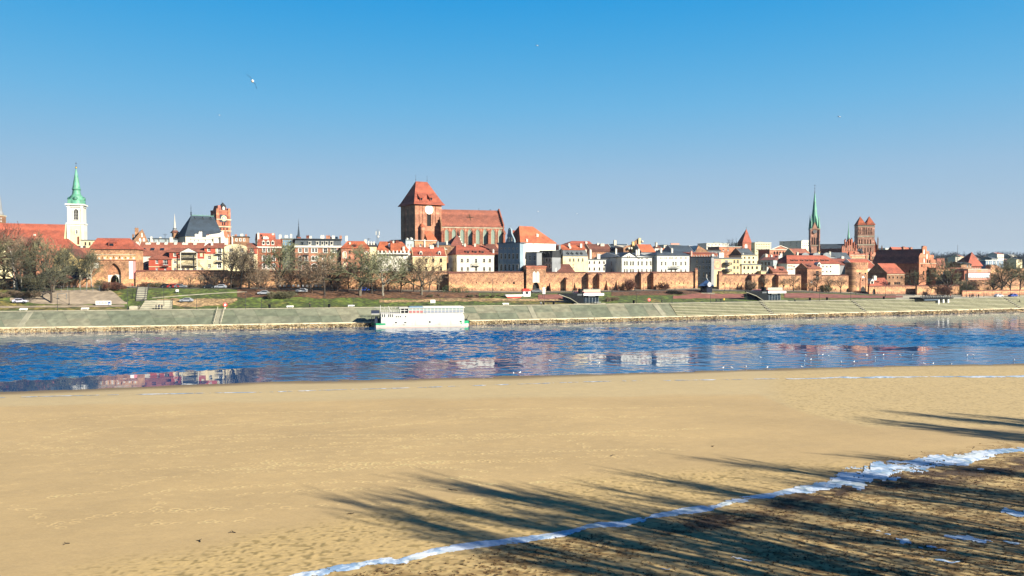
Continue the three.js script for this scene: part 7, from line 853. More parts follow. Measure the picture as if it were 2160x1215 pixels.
// far wooded slope with houses, at right
seed = 31;
for (let i = 0; i < 46; i++) { const px = 1880 + i * 7.2 + rr(-3, 3), o = 330 + ((i * 97) % 7) * 55; if (px < 1925 && i % 2) continue; tree('distant_tree', 'bare tree coloured with blue haze on the far wooded slope at right', ['round', 'wide', 'tall'][i % 3], px, o, rr(526, 543) + (px < 1960 ? 4 : 0), BK.dark, BK.far, { wide: 1.25, group: 'trees on the far wooded slope' }); }
{
  const cols = [M.pale, M.cream, M.white, M.cream2, M.greyWall, M.white, M.pink], rf = [M.slateGrey, M.tileMuted, M.tileBrown, M.white2]; seed = 45;
  const spots = [[2020, 543, 10], [2029, 541, 8], [2063, 545, 9], [2080, 541, 12], [2097, 545, 11], [2110, 536, 14], [2121, 546, 10], [2138, 540, 13], [2150, 547, 12], [1872, 524, 10], [1990, 545, 8], [2007, 548, 10], [2090, 551, 12], [2130, 553, 14]];
  spots.forEach(([px, y, w], i) => B('distant_house', ['pale house far off between ruin and steep pyramid roof', 'small cream house far off left of steep pyramid roof', 'white house far off just right of steep pyramid roof', 'cream house far off above the museum block', 'grey house far off right above the museum block', 'white long house highest on the far slope', 'pink house far off above the castle ruin', 'pale house far off above the ruin right part', 'cream house far off near the right edge', 'white block far off left of the chimney house', 'cream house far off behind the mansion wing', 'grey house far off left of the dark gabled house', 'white house far off directly over the museum end', 'pink roofed house far off behind ruined wall'][i], 'house', { x0: px - w / 2, x1: px + w / 2, ye: y, o: 300 + (i * 53) % 200, dep: 9, turn: 15 + (i * 29) % 30, wall: cols[i % 7], roof: i % 3 ? { t: 'gable', yr: y - 3, mat: rf[i % 4] } : { t: 'flat', mat: rf[3] }, wr: [[y + 3, 1.6, 2.2, rng(px - w / 3, px + w / 3, 4)], [y + 7, 1.6, 2.2, rng(px - w / 3, px + w / 3, 4)]] }));
  const s = site('long_shed', 'long blue striped shed far off right of the pyramid roof', 'shed', 2100, 220, { turn: 20 }); s.box('wall', 2079, 2116, 550, null, -10, 0, mat('#5f7ea6', T.plaster)); s.box('roof', 2078, 2117, 548.5, 550, -10.4, 0.4, M.white2); for (let k = 0; k < 9; k++) s.box('panel', 2080 + k * 4, 2082 + k * 4, 551, 562, 0.003, 0.1, k % 2 ? M.white : M.blueGrey);
  const m = site('radio_mast', 'thin mast rising over the far wooded slope', 'mast', 2019.5, 260, {}); const x = m.X(2019.5); m.part('pole', cyl(x, -1, m.Y(516.5), 0, 0.25, 0.15), M.greyWall);
  const a = site('antenna_mast', 'lattice antenna mast on the roofs left of the cathedral', 'antenna', 797, 110, {}); const ax = a.X(797), t0 = a.Y(511), t1 = a.Y(484.5), G = []; for (const [dx, dz] of [[-0.4, 0], [0.4, 0], [0, 0.6]]) G.push(gbox(ax + dx - 0.06, ax + dx + 0.06, -0.5, t1, dz - 0.06, dz + 0.06)); for (let k = 0; k < 7; k++) G.push(bar([ax - 0.4, lerp(t0, t1, k / 7), 0], [ax + 0.4, lerp(t0, t1, (k + 1) / 7), 0], 0.05)); a.part('lattice', G, M.steel); a.part('panel_antenna', [gbox(ax - 0.9, ax - 0.6, t1 - 2.6, t1 - 0.8, -0.2, 0.2), gbox(ax + 0.6, ax + 0.9, t1 - 2.6, t1 - 0.8, -0.2, 0.2)], M.white); a.part('dish', ball(ax + 0.2, t1 - 3.4, 0.5, 0.5, 1, 1, 0.4), M.white);
  for (const [i, [px, y0, y1]] of [[778, 502, 512], [1546, 512, 520], [349, 493, 503], [1345, 505, 516], [1383, 510, 518]].entries()) { const s2 = site('roof_aerial', ['thin aerial left of the lattice antenna mast', 'thin aerial by the round skyline tree', 'thin aerial over the grey flat roofed house', 'thin aerial over the leaning tower piece', 'thin aerial over the brown tent roof'][i], 'aerial', px, 105, {}), x2 = s2.X(px); s2.part('pole', gbox(x2 - 0.06, x2 + 0.06, -0.5, s2.Y(y0), -0.06, 0.06), M.iron); s2.part('crossbar', [gbox(x2 - 1, x2 + 1, s2.Y(y0) - 0.3, s2.Y(y0) - 0.22, -0.04, 0.04), gbox(x2 - 0.7, x2 + 0.7, s2.Y(y0) - 0.7, s2.Y(y0) - 0.62, -0.04, 0.04)], M.iron); }
}
// tall bare trees outside the frame, behind and right of the viewer, whose shadows lie on the sand
[[49, 31, 30], [46, 28, 32], [58, 33, 29], [68, 34, 29], [66, 45, 26], [76, 43, 25], [61, 37, 29], [73, 39, 28], [82, 47, 26], [84, 69, 22], [90, 74, 23], [95, 72, 23], [88, 64, 20], [101, 72, 24], [80, 72, 20], [50, 21, 26], [86, 38, 23], [42, 25, 33], [46, 31, 31]].forEach(([x, D, h], i) => tree('poplar_tree', 'tall bare tree whose long branch shadows fall across the sand', i % 4 === 3 ? 'poplar' : 'poplar_b', 0, 0, 0, BK.dark, BK.twigDark, { p: new THREE.Vector3(x, beachY(x, D) - 0.1, -D), h, turn: i * 1.7, wide: 0.85, group: 'bare trees beside the viewer casting shadows' }));

// ---------- moored ship ----------
{
  const SHIPW = mat('#d9dad6', T.plaster, { roughness: 0.4 }), s = site('passenger_ship', 'white moored passenger ship with green bow and glazed upper deck', 'ship', 885, null, { D: 251, base: 0, turn: 12 }), g = s.g, X = p => s.X(p), Y = (py, px = 885) => s.Y(py, 0, px);
  const x0 = X(785), x1 = X(993), W = -5.6, wl = -0.15, mid = W / 2;
  const outline = (a, b, in0, in1, z0, z1) => [[a, (z0 + z1) / 2 - 0.9], [a, (z0 + z1) / 2 + 0.9], [a + in0, z0], [b - in1, z0], [b, (z0 + z1) / 2 + 0.35], [b, (z0 + z1) / 2 - 0.35], [b - in1, z1], [a + in0, z1]];
  const hull = (a, b, i0, i1, y0, y1, z0 = 0, z1 = W) => { const q = new THREE.ExtrudeGeometry(new THREE.Shape(outline(a, b, i0, i1, -z0, -z1).map(p => new THREE.Vector2(p[0], p[1]))), { depth: y1 - y0, bevelEnabled: false }); q.rotateX(-Math.PI / 2); q.translate(0, y0, 0); return q; };
  const yb = 0.42, yg = 1.35, yd = Y(661), yt = Y(649);
  s.part('hull', hull(x0, x1, 1.2, 3.2, wl, yb), mat('#e3c2ae', null, { roughness: 0.4 })); s.part('hull_band', hull(x0 - 0.05, x1 + 0.1, 1.2, 3.2, yb + 0.001, yb + 0.3, 0.05, W - 0.05), SHIPW);
  s.part('stern_bulwark', hull(x0 - 0.02, X(813), 1.2, 0.05, yb + 0.302, yg), M.paintGreen); s.part('bow_bulwark', hull(X(971), x1, 0.1, 3.1, yb + 0.302, yg + 0.35), M.paintGreen);
  const sx0 = X(803.5), sx1 = X(979), wins = [], add = (list, y, w, h) => list.forEach(p => wins.push(s.opening(p, y, w, h, 0)));
  add([806.5, 811, 819.8, 823.8, 828], 666.3, 2.6, 6.5); add([835.8, 840, 844.5, 855.5], 668, 2.6, 4); add([835, 854.5], 681, 5.6, 4); add([906], 679.5, 5, 4.6); add([971], 678.5, 4.4, 4);
  s.part('superstructure', [ext([[sx0, yb + 0.301], [sx1, yb + 0.301], [sx1 + 0.1, Y(668, 979)], [X(976), yd], [sx0, yd]], -0.25, -0.02, wins.map(q => archPts(q.x, q.y, q.w, q.h, 0))), gbox(sx0, X(976), yb + 0.3, yd, W + 0.02, -0.253)], SHIPW);
  wins.forEach(q => { const f = addWindow(g, q.x, q.y, q.w, q.h, 0, { bars: false }, 0.06); });
  s.part('deck_edge', gbox(sx0 - 0.1, X(979), yd + 0.001, yd + 0.14, W - 0.1, 0.08), SHIPW);
  // upper deck: glazed saloon, canopy, railings
  const a = X(861.5), b = X(977), dy = yd + 0.141, n = 15; s.part('canopy', [frust([a, b + 0.5, W - 0.2, 0.25, yt - 0.05], [a + 0.4, b - 0.2, W + 0.4, -0.4, yt + 0.32]), gbox(a, b + 0.5, yt - 0.16, yt - 0.052, W - 0.2, 0.25)], mat('#efe7d0', null, { roughness: 0.5 }));
  s.part('bridge_roof', frust([X(841), X(862), W - 0.1, 0.2, yt - 0.2], [X(842), X(861.5), W, 0.1, yt + 0.1]), SHIPW); s.part('blue_roof', frust([X(861), X(896), W + 0.2, 0.27, yt + 0.01], [X(864), X(892), W + 0.6, -0.1, yt + 0.36]), mat('#6d8ba3', null, { roughness: 0.4 }));
  for (let k = 0; k <= n; k++) for (const z of [0, W]) s.part('post', gbox(lerp(a, b, k / n) - 0.12, lerp(a, b, k / n) + 0.12, dy, yt - 0.163, z - 0.06, z + 0.06), SHIPW);
  for (let k = 0; k < n; k++) { const p0 = lerp(a, b, k / n) + 0.125, p1 = lerp(a, b, (k + 1) / n) - 0.125, m = (dy + yt) / 2; s.part('railing_panel', gbox(p0, p1, dy + 0.1, m - 0.12, -0.05, -0.02), k < 4 ? mat('#b06a68', null) : mat('#8c93a0', null, { roughness: 0.4 })); s.part('pane', gbox(p0, p1, m + 0.1, yt - 0.3, -0.05, -0.02), mat('#93a6a2', null, { roughness: 0.1 })); }
  s.part('mid_rail', [gbox(a, b, (dy + yt) / 2 - 0.11, (dy + yt) / 2 + 0.08, 0.061, 0.11)], SHIPW);
  s.part('saloon_wall', gbox(a, b, dy, yt - 0.17, W / 2 - 0.1, W / 2), mat('#9aa7a0')); s.part('wheelhouse', [gbox(X(845), X(861), dy, yt - 0.21, W + 0.5, -0.4)], M.darkMetalAndShade); s.part('wheelhouse_frame', [845, 853, 861].map(p => gbox(X(p) - 0.1, X(p) + 0.1, dy, yt - 0.21, -0.395, -0.25)).concat([gbox(X(845), X(861), (dy + yt) / 2 - 0.1, (dy + yt) / 2 + 0.1, -0.394, -0.28)]), SHIPW);
  const rails = []; for (let k = 0; k <= 9; k++) { const x = lerp(X(803), X(844), k / 9); rails.push(gbox(x - 0.04, x + 0.04, dy, dy + 1.15, -0.06, 0.02)); } for (const h of [0.4, 0.8, 1.15]) rails.push(gbox(X(803), X(844), dy + h - 0.03, dy + h + 0.03, -0.05, 0.01)); for (let k = 0; k <= 5; k++) { const x = lerp(X(803), X(844), k / 5); rails.push(gbox(x - 0.05, x + 0.05, dy + 1.15, yt, W, W + 0.1)); } rails.push(gbox(X(790), X(844), yt - 0.1, yt, W, W + 0.12)); s.part('railing', rails, SHIPW);
  s.part('mast', [cyl(X(802), yb, Y(643.5), -1, 0.12, 0.08), bar([X(819), yt + 0.6, -1], [X(825), dy, -1], 0.1)], SHIPW);
  s.part('stern_deck', [gbox(X(783), X(800), Y(660.5), Y(655), W + 0.4, -0.4)], M.navy); s.part('stern_beam', gbox(X(783), X(800), Y(662), Y(660.6), W + 0.3, -0.3), SHIPW); s.part('stern_post', [gbox(X(783.6) - 0.08, X(783.6) + 0.08, yb, Y(667), -0.3, -0.1), gbox(X(799), X(800), yg, Y(662), -1, -0.8), gbox(X(787), X(787.6), yg, Y(662), -4, -3.8)], M.darkMetalAndShade); s.part('winch', [gbox(X(790), X(801), yg, yg + 1.5, -4, -1.2), cyl(X(794), yg + 1.5, yg + 2.2, -2, 0.5)], M.navy);
  s.part('anchor_crane', [bar([X(985), yg + 0.4, mid], [X(991), yg + 2.1, mid], 0.08), gbox(X(982), X(988), yg + 0.35, yg + 0.9, mid - 0.5, mid + 0.5)], M.iron);
}
{ const s = site('tyre_raft', 'dark low float with tyres at the stern of the ship', 'float', 777, null, { D: 250, base: 0, turn: 12 }), x0 = s.X(771), x1 = s.X(784); s.part('float', [gbox(x0, x1, -0.2, 0.7, -4.5, -0.6)], M.black); for (let k = 0; k < 4; k++) { const q = new THREE.TorusGeometry(0.5, 0.2, 6, 12); q.translate(lerp(x0 + 0.5, x1 - 0.5, k / 3), 0.6, -0.5); s.part('tyre', q, M.black); } s.part('post', gbox(x1 - 0.2, x1, 0.6, 3.4, -1, -0.8), M.black); }
// ---------- pavilions, kiosk, platform ----------
function pavilion(label, px, k, w0, w1, o, top) {
  const s = site('pavilion', label, 'pavilion', px, o, { turn: 17 }), g = s.g; const P = (a, b) => s.L(px + a * k, b), bot = -0.2, yR = s.Y(top), y1 = P(0, top - 2.5)[1];
  const wx0 = P(-52, 0)[0], wx1 = P(2, 0)[0], wr = P(36, 0)[0], deep = 11, hh = yR + 1.0;
  s.part('retaining_wall', ext([[wx0, hh], [wx1, hh], [wx1, bot], [wx1 - 2.5, bot], [lerp(wx0, wx1, 0.45), hh * 0.52], [wx0, hh * 0.9]], -0.6, 0.05), M.darkMetalAndShade); s.part('ramp_edge', [bar([wx0, hh * 0.9, 0.4], [lerp(wx0, wx1, 0.45), hh * 0.5, 0.4], 0.16), bar([lerp(wx0, wx1, 0.45), hh * 0.5, 0.4], [wx1 - 2.5, 0.05, 0.4], 0.16)], M.concrete);  // near black wall colour stands in for the shade of the recess
  s.part('body', [gbox(wx1 - 3, wr, bot, yR - 0.02, -deep, -1.2)], M.black); const n = 5; for (let i = 0; i < n; i++) s.part('pane', gbox(lerp(wx1, wr, i / n) + 0.08, lerp(wx1, wr, (i + 1) / n) - 0.08, 0.3, yR - 0.7, -1.197, -1.1), M.glassBlue); s.part('mullion', rng(0, 1, n + 1).map(t => gbox(lerp(wx1, wr, t) - 0.06, lerp(wx1, wr, t) + 0.06, 0, yR - 0.1, -1.196, -1.0)), M.steel);
  s.part('roof_slab', gbox(wx1 - 0.3, P(44, 0)[0], yR, yR + 0.85, -deep - 0.5, 0.6), M.paintWhite); s.part('parapet', gbox(wx1 + 0.2, P(38, 0)[0], yR + 0.852, yR + 1.35, -deep, 0.1), M.pinkBanner); s.part('terrace_rail', [...rng(0, 1, 9).map(t => gbox(lerp(wx1, P(38, 0)[0], t) - 0.03, lerp(wx1, P(38, 0)[0], t) + 0.03, yR + 1.352, yR + 2.5, -0.3, -0.24)), gbox(wx1, P(38, 0)[0], yR + 2.5, yR + 2.57, -0.3, -0.24)], M.steel); s.part('rail_glass', gbox(wx1, P(38, 0)[0], yR + 1.45, yR + 2.35, -0.22, -0.2), mat('#b9b9a0', null, { roughness: 0.2 }));
  s.part('wall_strip', gbox(P(-12, 0)[0], P(-1, 0)[0], yR + 0.02, yR + 0.7, 0.06, 0.12), M.slateGrey); s.part('stair_block', gbox(P(-4, 0)[0], P(0.5, 0)[0], yR, yR + 2.6, -3, -0.7), M.darkMetalAndShade);
  s.part('sign_lettering', [0, 1, 2, 3, 4, 5, 6].map(i => gbox(P(14 + i * 2, 0)[0], P(15.4 + i * 2, 0)[0], yR - 0.62, yR - 0.12 + (i === 1 ? 0.5 : 0), -0.9, -0.8)), M.paintWhite); s.part('terrace', gbox(wx0 + 6, wr + 2, -0.15, 0.12, -1.5, 1.2), M.concrete);
  return s;
}
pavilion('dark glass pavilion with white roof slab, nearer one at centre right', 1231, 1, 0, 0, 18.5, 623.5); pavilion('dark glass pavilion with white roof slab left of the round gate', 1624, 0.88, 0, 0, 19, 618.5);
for (const [i, [px, o]] of [[1255, 16], [1260, 16.2], [1265, 16]].entries()) { const s = site('outdoor_table', ['pale garden table before the near pavilion, left one', 'pale garden table before the near pavilion, middle one', 'pale garden table before the near pavilion, right one'][i], 'table', px, o, {}); s.part('tabletop', [cyl(0, 0.7, 0.76, 0, 0.5, 0.5, 12)], M.paintWhite); s.part('leg', [cyl(0, 0, 0.7, 0, 0.06)], M.steel); s.part('foot', [cyl(0, 0, 0.05, 0, 0.28)], M.steel); }
{
  const s = site('wayside_kiosk', 'dark kiosk with blue tent roof and large white disc', 'kiosk', 1491, 33, { turn: -8 }), x0 = s.X(1480), x1 = s.X(1502.5), y1 = s.Y(603), m = s.X(1493), W = x1 - x0;
  s.part('wall', [gbox(x0, s.X(1491), -0.4, y1, -W * 0.9, 0)], M.black); s.part('door', [gbox(s.X(1491), x1, -0.4, y1, -W * 0.9, 0.05)], M.navy); s.part('base', gbox(x0 - 0.2, s.X(1508), -0.3, 0.3, 0.06, 0.8), M.concretePale);
  s.part('roof', frust([s.X(1473.5), s.X(1506), -W - 0.4, 0.8, y1 + 0.002], [s.X(1490), s.X(1496), -W * 0.5, -W * 0.4, s.Y(591.5)]), mat('#24456e', null, { roughness: 0.6 })); s.part('roof_sweep', [bar([s.X(1506.5), y1 - 0.05, 0.3], [s.X(1500), s.Y(597), 0.3], 0.1), bar([s.X(1500), s.Y(597), 0.3], [s.X(1493), s.Y(592), 0.3], 0.12), bar([s.X(1493), s.Y(592), 0.3], [s.X(1490.5), s.Y(586), 0.3], 0.12)], M.steel);
  s.part('cross', [gbox(s.X(1490.6) - 0.1, s.X(1490.6) + 0.1, s.Y(587), s.Y(578), 0.2, 0.4), gbox(s.X(1489), s.X(1492.2), s.Y(582), s.Y(581.2), 0.22, 0.38)], M.white); const d = new THREE.CylinderGeometry(1, 1, 0.2, 24); d.rotateX(Math.PI / 2); d.scale(s.X(1500.5) - s.X(1496.3), s.Y(595) - s.Y(600), 1); d.translate(s.X(1496.3), s.Y(600), 0.95); s.part('disc', d, M.paintWhite);
}
{
  const s = site('viewing_platform', 'dark steel viewing platform on three pale columns at the steps', 'platform', 1980, 9.5, { turn: 20, base: 1.3 }), X = p => s.X(p), yT = s.Y(626.5), yB = s.Y(630.5), G = [];
  s.part('deck', gbox(X(1945), X(2009), yB, yB + 0.55, -6.5, 0.8), M.darkMetalAndShade); for (let k = 0; k <= 16; k++) { const a = lerp(X(1940), X(2008), k / 16); G.push(bar([a, yB + 0.5, 0.7], [a + 1.1, yT + 0.2, 0.7], 0.08), gbox(a - 0.05, a + 0.05, yB + 0.5, yT + 0.5, 0.66, 0.74)); } G.push(gbox(X(1940), X(2009), yT + 0.4, yT + 0.6, 0.62, 0.8), gbox(X(1940), X(2009), yB + 1.1, yB + 1.2, 0.65, 0.75)); s.part('lattice_rail', G, M.iron);
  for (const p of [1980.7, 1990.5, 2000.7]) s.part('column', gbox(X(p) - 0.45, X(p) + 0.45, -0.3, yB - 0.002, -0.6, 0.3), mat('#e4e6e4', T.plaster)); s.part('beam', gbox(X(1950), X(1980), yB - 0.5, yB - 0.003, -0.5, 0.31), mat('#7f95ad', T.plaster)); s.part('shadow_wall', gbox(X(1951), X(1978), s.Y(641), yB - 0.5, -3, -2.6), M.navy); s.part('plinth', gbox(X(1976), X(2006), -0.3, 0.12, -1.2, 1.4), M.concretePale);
}
{ const s = site('display_boat', 'white boat hull with red bottom displayed on the slope', 'boat', 1088, 30, { turn: 15 }), x0 = s.X(1066.5), x1 = s.X(1107.5), y = q => s.Y(q); s.part('hull', ext([[x0 + 0.4, y(625.2)], [x1 - 1.2, y(625.2)], [x1, y(620.4)], [x1 - 2, y(621.2)], [x0 + 2, y(621.4)], [x0 - 0.2, y(621)]], -2.2, 0), M.paintWhite); s.part('keel', ext([[x0 + 1, 0], [x1 - 2, 0], [x1 - 1.3, y(625.3)], [x0 + 0.4, y(625.3)]], -1.8, -0.2), M.paintRed); s.part('gunwale', [gbox(x0, x1 - 0.4, y(621.3), y(620.7), -2.3, 0.08)], M.frameDark); s.part('cradle', [0.25, 0.7].map(t => gbox(lerp(x0, x1, t) - 0.3, lerp(x0, x1, t) + 0.3, -0.4, 0.1, -2, 0)), M.frameDark); }
// ---------- stairs on the bank ----------
{
  const s = site('river_stairs', 'broad pale stone stairs climbing the bank below the big gate', 'stairs', 325, 17.4, { turn: 12 }), x0 = s.X(293), x1 = s.X(361), n = 9, H = elev(325, 27) - 5.85; for (let k = 0; k < n; k++) s.part('step', gbox(lerp(x0, x0 - 0.5, k / n), lerp(x1, x1 - 2, k / n), -0.6, H * (k + 1) / n + 0.15, -1.1 * (k + 1) - 0.15, -1.1 * k), k % 2 ? M.concretePale : M.concrete);
  for (const [a, b] of [[x0 - 0.4, x0 - 0.9], [x1 + 0.2, x1 - 1.8]]) { const G = [bar([a, 1.15, 0], [b, H + 1.2, -10], 0.05), bar([a, 0.7, 0], [b, H + 0.75, -10], 0.04)]; for (let k = 0; k <= 6; k++) G.push(gbox(lerp(a, b, k / 6) - 0.05, lerp(a, b, k / 6) + 0.05, H * k / 6 - 0.3, H * k / 6 + 1.2, -10 * k / 6 - 0.05, -10 * k / 6 + 0.05)); s.part('handrail', G, M.iron); } s.part('side_wall', [frustQuad([x0 - 3.2, -0.5, 0], [x0 - 0.6, -0.5, 0], [x0 - 1, -0.5, -6], [x0 - 4.2, -0.5, -6], H * 0.6)], M.concretePale);
}
{
  const s = site('upper_stairs', 'narrow upper stairs with railings rising to the gate corner', 'stairs', 297, 27, { turn: 24 }), n = 18, x0 = -1.6, x1 = 1.7, at3 = z => { const w = new THREE.Vector3(0, 0, z).applyAxisAngle(new THREE.Vector3(0, 1, 0), s.t).add(s.g.position), D = -w.z, px = 1080 + w.x / D * F; return elev(px, (D - Dw(px)) / kRow(px)) - s.base; };
  for (let k = 0; k < n; k++) { const y = at3(-0.95 * (k + 0.5)) + 0.42; s.part('step', gbox(x0, x1, y - 1.2, y, -0.95 * (k + 1) - 0.06, -0.95 * k), k % 2 ? M.concrete : M.asphalt); }
  for (const a of [x0 - 0.1, x1 + 0.1]) { const G = []; for (let k = 0; k <= 9; k++) { const y = at3(-1.9 * k) + 0.3; G.push(gbox(a - 0.05, a + 0.05, y - 0.3, y + 1.25, -1.9 * k - 0.05, -1.9 * k + 0.05)); if (k < 9) G.push(bar([a, y + 1.2, -1.9 * k], [a, at3(-1.9 * k - 1.9) + 1.5, -1.9 * k - 1.9], 0.06)); } s.part('handrail', G, M.iron); }
}
for (const [i, [px, w, rail]] of [[64, 1.8, 0], [466, 2, 1], [1116, 1.8, 0], [1381, 2, 0]].entries()) {
  const s = site('slope_stairs', ['narrow pale steps down the embankment at far left', 'pale steps with white rails below the red round sign', 'narrow pale steps down the embankment under the lancet gate', 'narrow pale steps near the start of the terraces'][i], 'stairs', px, 12.9, {}); for (let k = 0; k < 14; k++) s.part('step', gbox(-w / 2, w / 2, -4.55 * (k + 1) / 14 - 0.3, -4.55 * (k + 1) / 14 + 0.32, 8.0 * k / 14, 8.0 * (k + 1) / 14 + 0.05), M.concrete);
  if (rail) for (const a of [-w / 2 - 0.1, w / 2 + 0.1]) { const G = [bar([a, 1.1, 0], [a, -3.5, 8], 0.07), bar([a, 0.6, 0], [a, -4, 8], 0.06)]; for (let k = 0; k <= 5; k++) G.push(gbox(a - 0.06, a + 0.06, -4.6 * k / 5, -4.6 * k / 5 + 1.1, 8 * k / 5 - 0.06, 8 * k / 5 + 0.06)); s.part('handrail', G, M.concretePale); }
}
for (const [i, px] of [1604, 1797, 2118].entries()) { const s = site('terrace_stairs', ['dark edged stair flight in the terraces below the second pavilion', 'dark edged stair flight in the terraces below the round gate', 'dark edged stair flight in the terraces at far right'][i], 'stairs', px, 12.9, {}); for (let k = 0; k < 16; k++) s.part('step', gbox(-0.7, 0.7, -4.5 * (k + 1) / 16 - 0.2, -4.5 * (k + 1) / 16 + 0.55, 7.8 * k / 16, 7.8 * (k + 1) / 16 + 0.05), k % 2 ? M.darkMetalAndShade : M.concrete); }
// ---------- street furniture ----------
const lampParts = h => [[cyl(0, 0, h, 0, 0.09, 0.06, 6), cyl(0, 0, 0.5, 0, 0.16, 0.16, 8)], [gbox(-0.1, 0.75, h, h + 0.09, -0.09, 0.09), gbox(0.2, 0.75, h - 0.07, h, -0.1, 0.1)]];
let lamp0;
function lamp(px, o, topPy, label) { const p = ground(px, o), h = at(px, topPy, -p.z).y - p.y; let g; if (!lamp0) { g = lamp0 = new THREE.Group(); const [a, b] = lampParts(5); mk('pole', a, M.iron, g); mk('lamp_head', b, M.iron, g); } else g = lamp0.clone(); g.name = numbered('street_lamp'); g.userData = {}; scene.add(tag(g, label, 'street lamp')); g.position.copy(p); g.scale.set(1, h / 5, 1); g.rotation.y = turnAt(px, o); }
[[120, 14.2, 630, 'thin dark promenade lamp at far left between two benches'], [268, 14.2, 606, 'tall dark promenade lamp left of the broad stairs'], [345, 20, 603, 'tall dark lamp rising behind the three standing people'], [414, 14.2, 627, 'dark promenade lamp right of the earth patch and car'], [517, 14.2, 617, 'dark promenade lamp right of the red round sign'], [551, 14.2, 631, 'dark promenade lamp left of the white bench'], [683, 14.2, 625, 'dark promenade lamp right of the lone walker'], [746, 14.2, 628, 'dark promenade lamp beside the second white bench'], [808, 14.2, 625, 'dark promenade lamp just above the ship stern'], [928, 14.2, 622, 'dark promenade lamp right of the white notice board'], [1148, 14.2, 609, 'dark promenade lamp below the lancet gate with banner'], [1343, 14.2, 619, 'dark promenade lamp left of the red ring on post'], [1418, 14.2, 624, 'dark promenade lamp at the start of terraces'], [1499, 14.2, 620, 'dark promenade lamp below the dark kiosk'], [1576, 14.2, 618, 'dark promenade lamp left of the second pavilion'], [1729, 14.2, 612, 'dark promenade lamp below the house on the wall'], [1795, 14.2, 616, 'dark promenade lamp at the end of high wall'], [145, 24, 607, 'dark lamp on the gravel yard at left'], [460, 38, 604, 'dark lamp on the grass right of the three small trees'], [1039, 42, 588, 'slim street lamp in front of palace wall, left one'], [1101, 44, 588, 'slim street lamp just left of the lancet gate'], [1208, 44, 588, 'slim street lamp behind the near pavilion stair'], [1291, 44, 587, 'slim street lamp between the slanted buttresses'], [1357, 44, 587, 'slim street lamp left of second wall buttress pair'], [1424, 44, 587, 'slim street lamp below the right villa'], [1529, 44, 586, 'slim street lamp right of the wall pier, left of two'], [1540, 44, 586, 'slim street lamp right of the wall pier, right of two'], [1806, 40, 595, 'slim street lamp directly before the round gate'], [1868, 30, 590, 'slim street lamp by the low red house'], [2039, 20, 591, 'slim street lamp left of the museum block'], [2076, 20, 597, 'slim street lamp below the museum block'], [2132, 18, 590, 'slim street lamp below the upright castle tree'], [2151, 18, 603, 'slim street lamp at the right edge of view']].forEach(a => lamp(...a));
let bench0;
[[48, 'white slab bench at far left above the embankment'], [178, 'white slab bench left of the curved grass edge'], [611.5, 'white bench left of the lone walker'], [740.5, 'white bench left of the ship'], [1067, 'low bench on the promenade below the displayed boat']].forEach(([px, l]) => { let g; if (!bench0) { g = bench0 = new THREE.Group(); mk('seat', gbox(-1.2, 1.2, 0.38, 0.5, -0.3, 0.3), M.paintWhite, g); for (const x of [-0.9, 0.9]) mk('leg', gbox(x - 0.12, x + 0.12, 0, 0.38, -0.25, 0.25), M.concretePale, g); mk('backrest', gbox(-1.2, 1.2, 0.6, 0.85, -0.34, -0.28), M.paintWhite, g); mk('back_post', [gbox(-0.95, -0.85, 0.5, 0.6, -0.33, -0.29), gbox(0.85, 0.95, 0.5, 0.6, -0.33, -0.29)], M.concretePale, g); } else g = bench0.clone(); g.name = numbered('bench'); g.userData = {}; scene.add(tag(g, l, 'bench')); g.position.copy(ground(px, 16)); g.rotation.y = turnAt(px, 16); });
let bin0;
[[568, 'dark litter bin right of a lamp, left of the white bench'], [694, 'dark litter bin between lone walker and second bench'], [1168, 'dark litter bin below the lancet gate slope'], [1337, 'dark boxy bin left of the red ring on post'], [1709, 'dark litter bin below the house on the wall, left one'], [1745, 'dark litter bin below the house on the wall, right one'], [1865, 'dark litter bin below the low red house']].forEach(([px, l]) => { let g; if (!bin0) { g = bin0 = new THREE.Group(); mk('container', [cyl(0, 0.1, 1, 0, 0.3, 0.36, 10)], M.black, g); mk('lid', [cyl(0, 1.0, 1.12, 0, 0.4, 0.3, 10)], M.darkMetalAndShade, g); mk('foot', [cyl(0, -0.05, 0.1, 0, 0.2)], M.darkMetalAndShade, g); } else g = bin0.clone(); g.name = numbered('litter_bin'); g.userData = {}; scene.add(tag(g, l, 'litter bin')); g.position.copy(ground(px, 16)); g.scale.set(1.25, 1.2, 1.25); });
function board(name, label, cat, px, o, w, h, lift, panel, frameM = M.steel, extra) { const s = site(name, label, cat, px, o, {}); s.part('panel', gbox(-w / 2, w / 2, lift, lift + h, -0.04, 0.04), panel); s.part('post', [gbox(-w / 2 + 0.05, -w / 2 + 0.15, -0.3, lift + h, -0.1, -0.045), gbox(w / 2 - 0.15, w / 2 - 0.05, -0.3, lift + h, -0.1, -0.045)], frameM); extra && extra(s); return s; }
board('notice_board', 'white notice board on the grass above the ship', 'sign', 913, 19, 1.75, 1.15, 0.9, M.paintWhite); board('notice_board', 'small white notice board on the grass right of the upper stairs', 'sign', 373.5, 34, 1.0, 0.75, 0.7, M.paintWhite);
board('advert_banner', 'white advertising banner with red lettering at the gravel yard', 'banner', 217.5, 22.6, 4.9, 1.35, 0.35, M.paintWhite, M.steel, s => { s.part('stripe', [gbox(1.5, 2.3, 0.5, 0.75, 0.042, 0.06), gbox(1.5, 2.3, 0.85, 1.05, 0.042, 0.06), gbox(1.5, 2.3, 1.15, 1.35, 0.042, 0.06)], mat('#5a78c8')); const k = [-1.9, -1.2, -0.75, -0.3, 0.15, 0.6, 1.05].map((x, i) => gbox(x - 0.15, x + 0.15, 0.6, 1.25 + (i % 2) * 0.15, 0.042, 0.06)); s.part('red_print', k, mat('#d88a80')); });
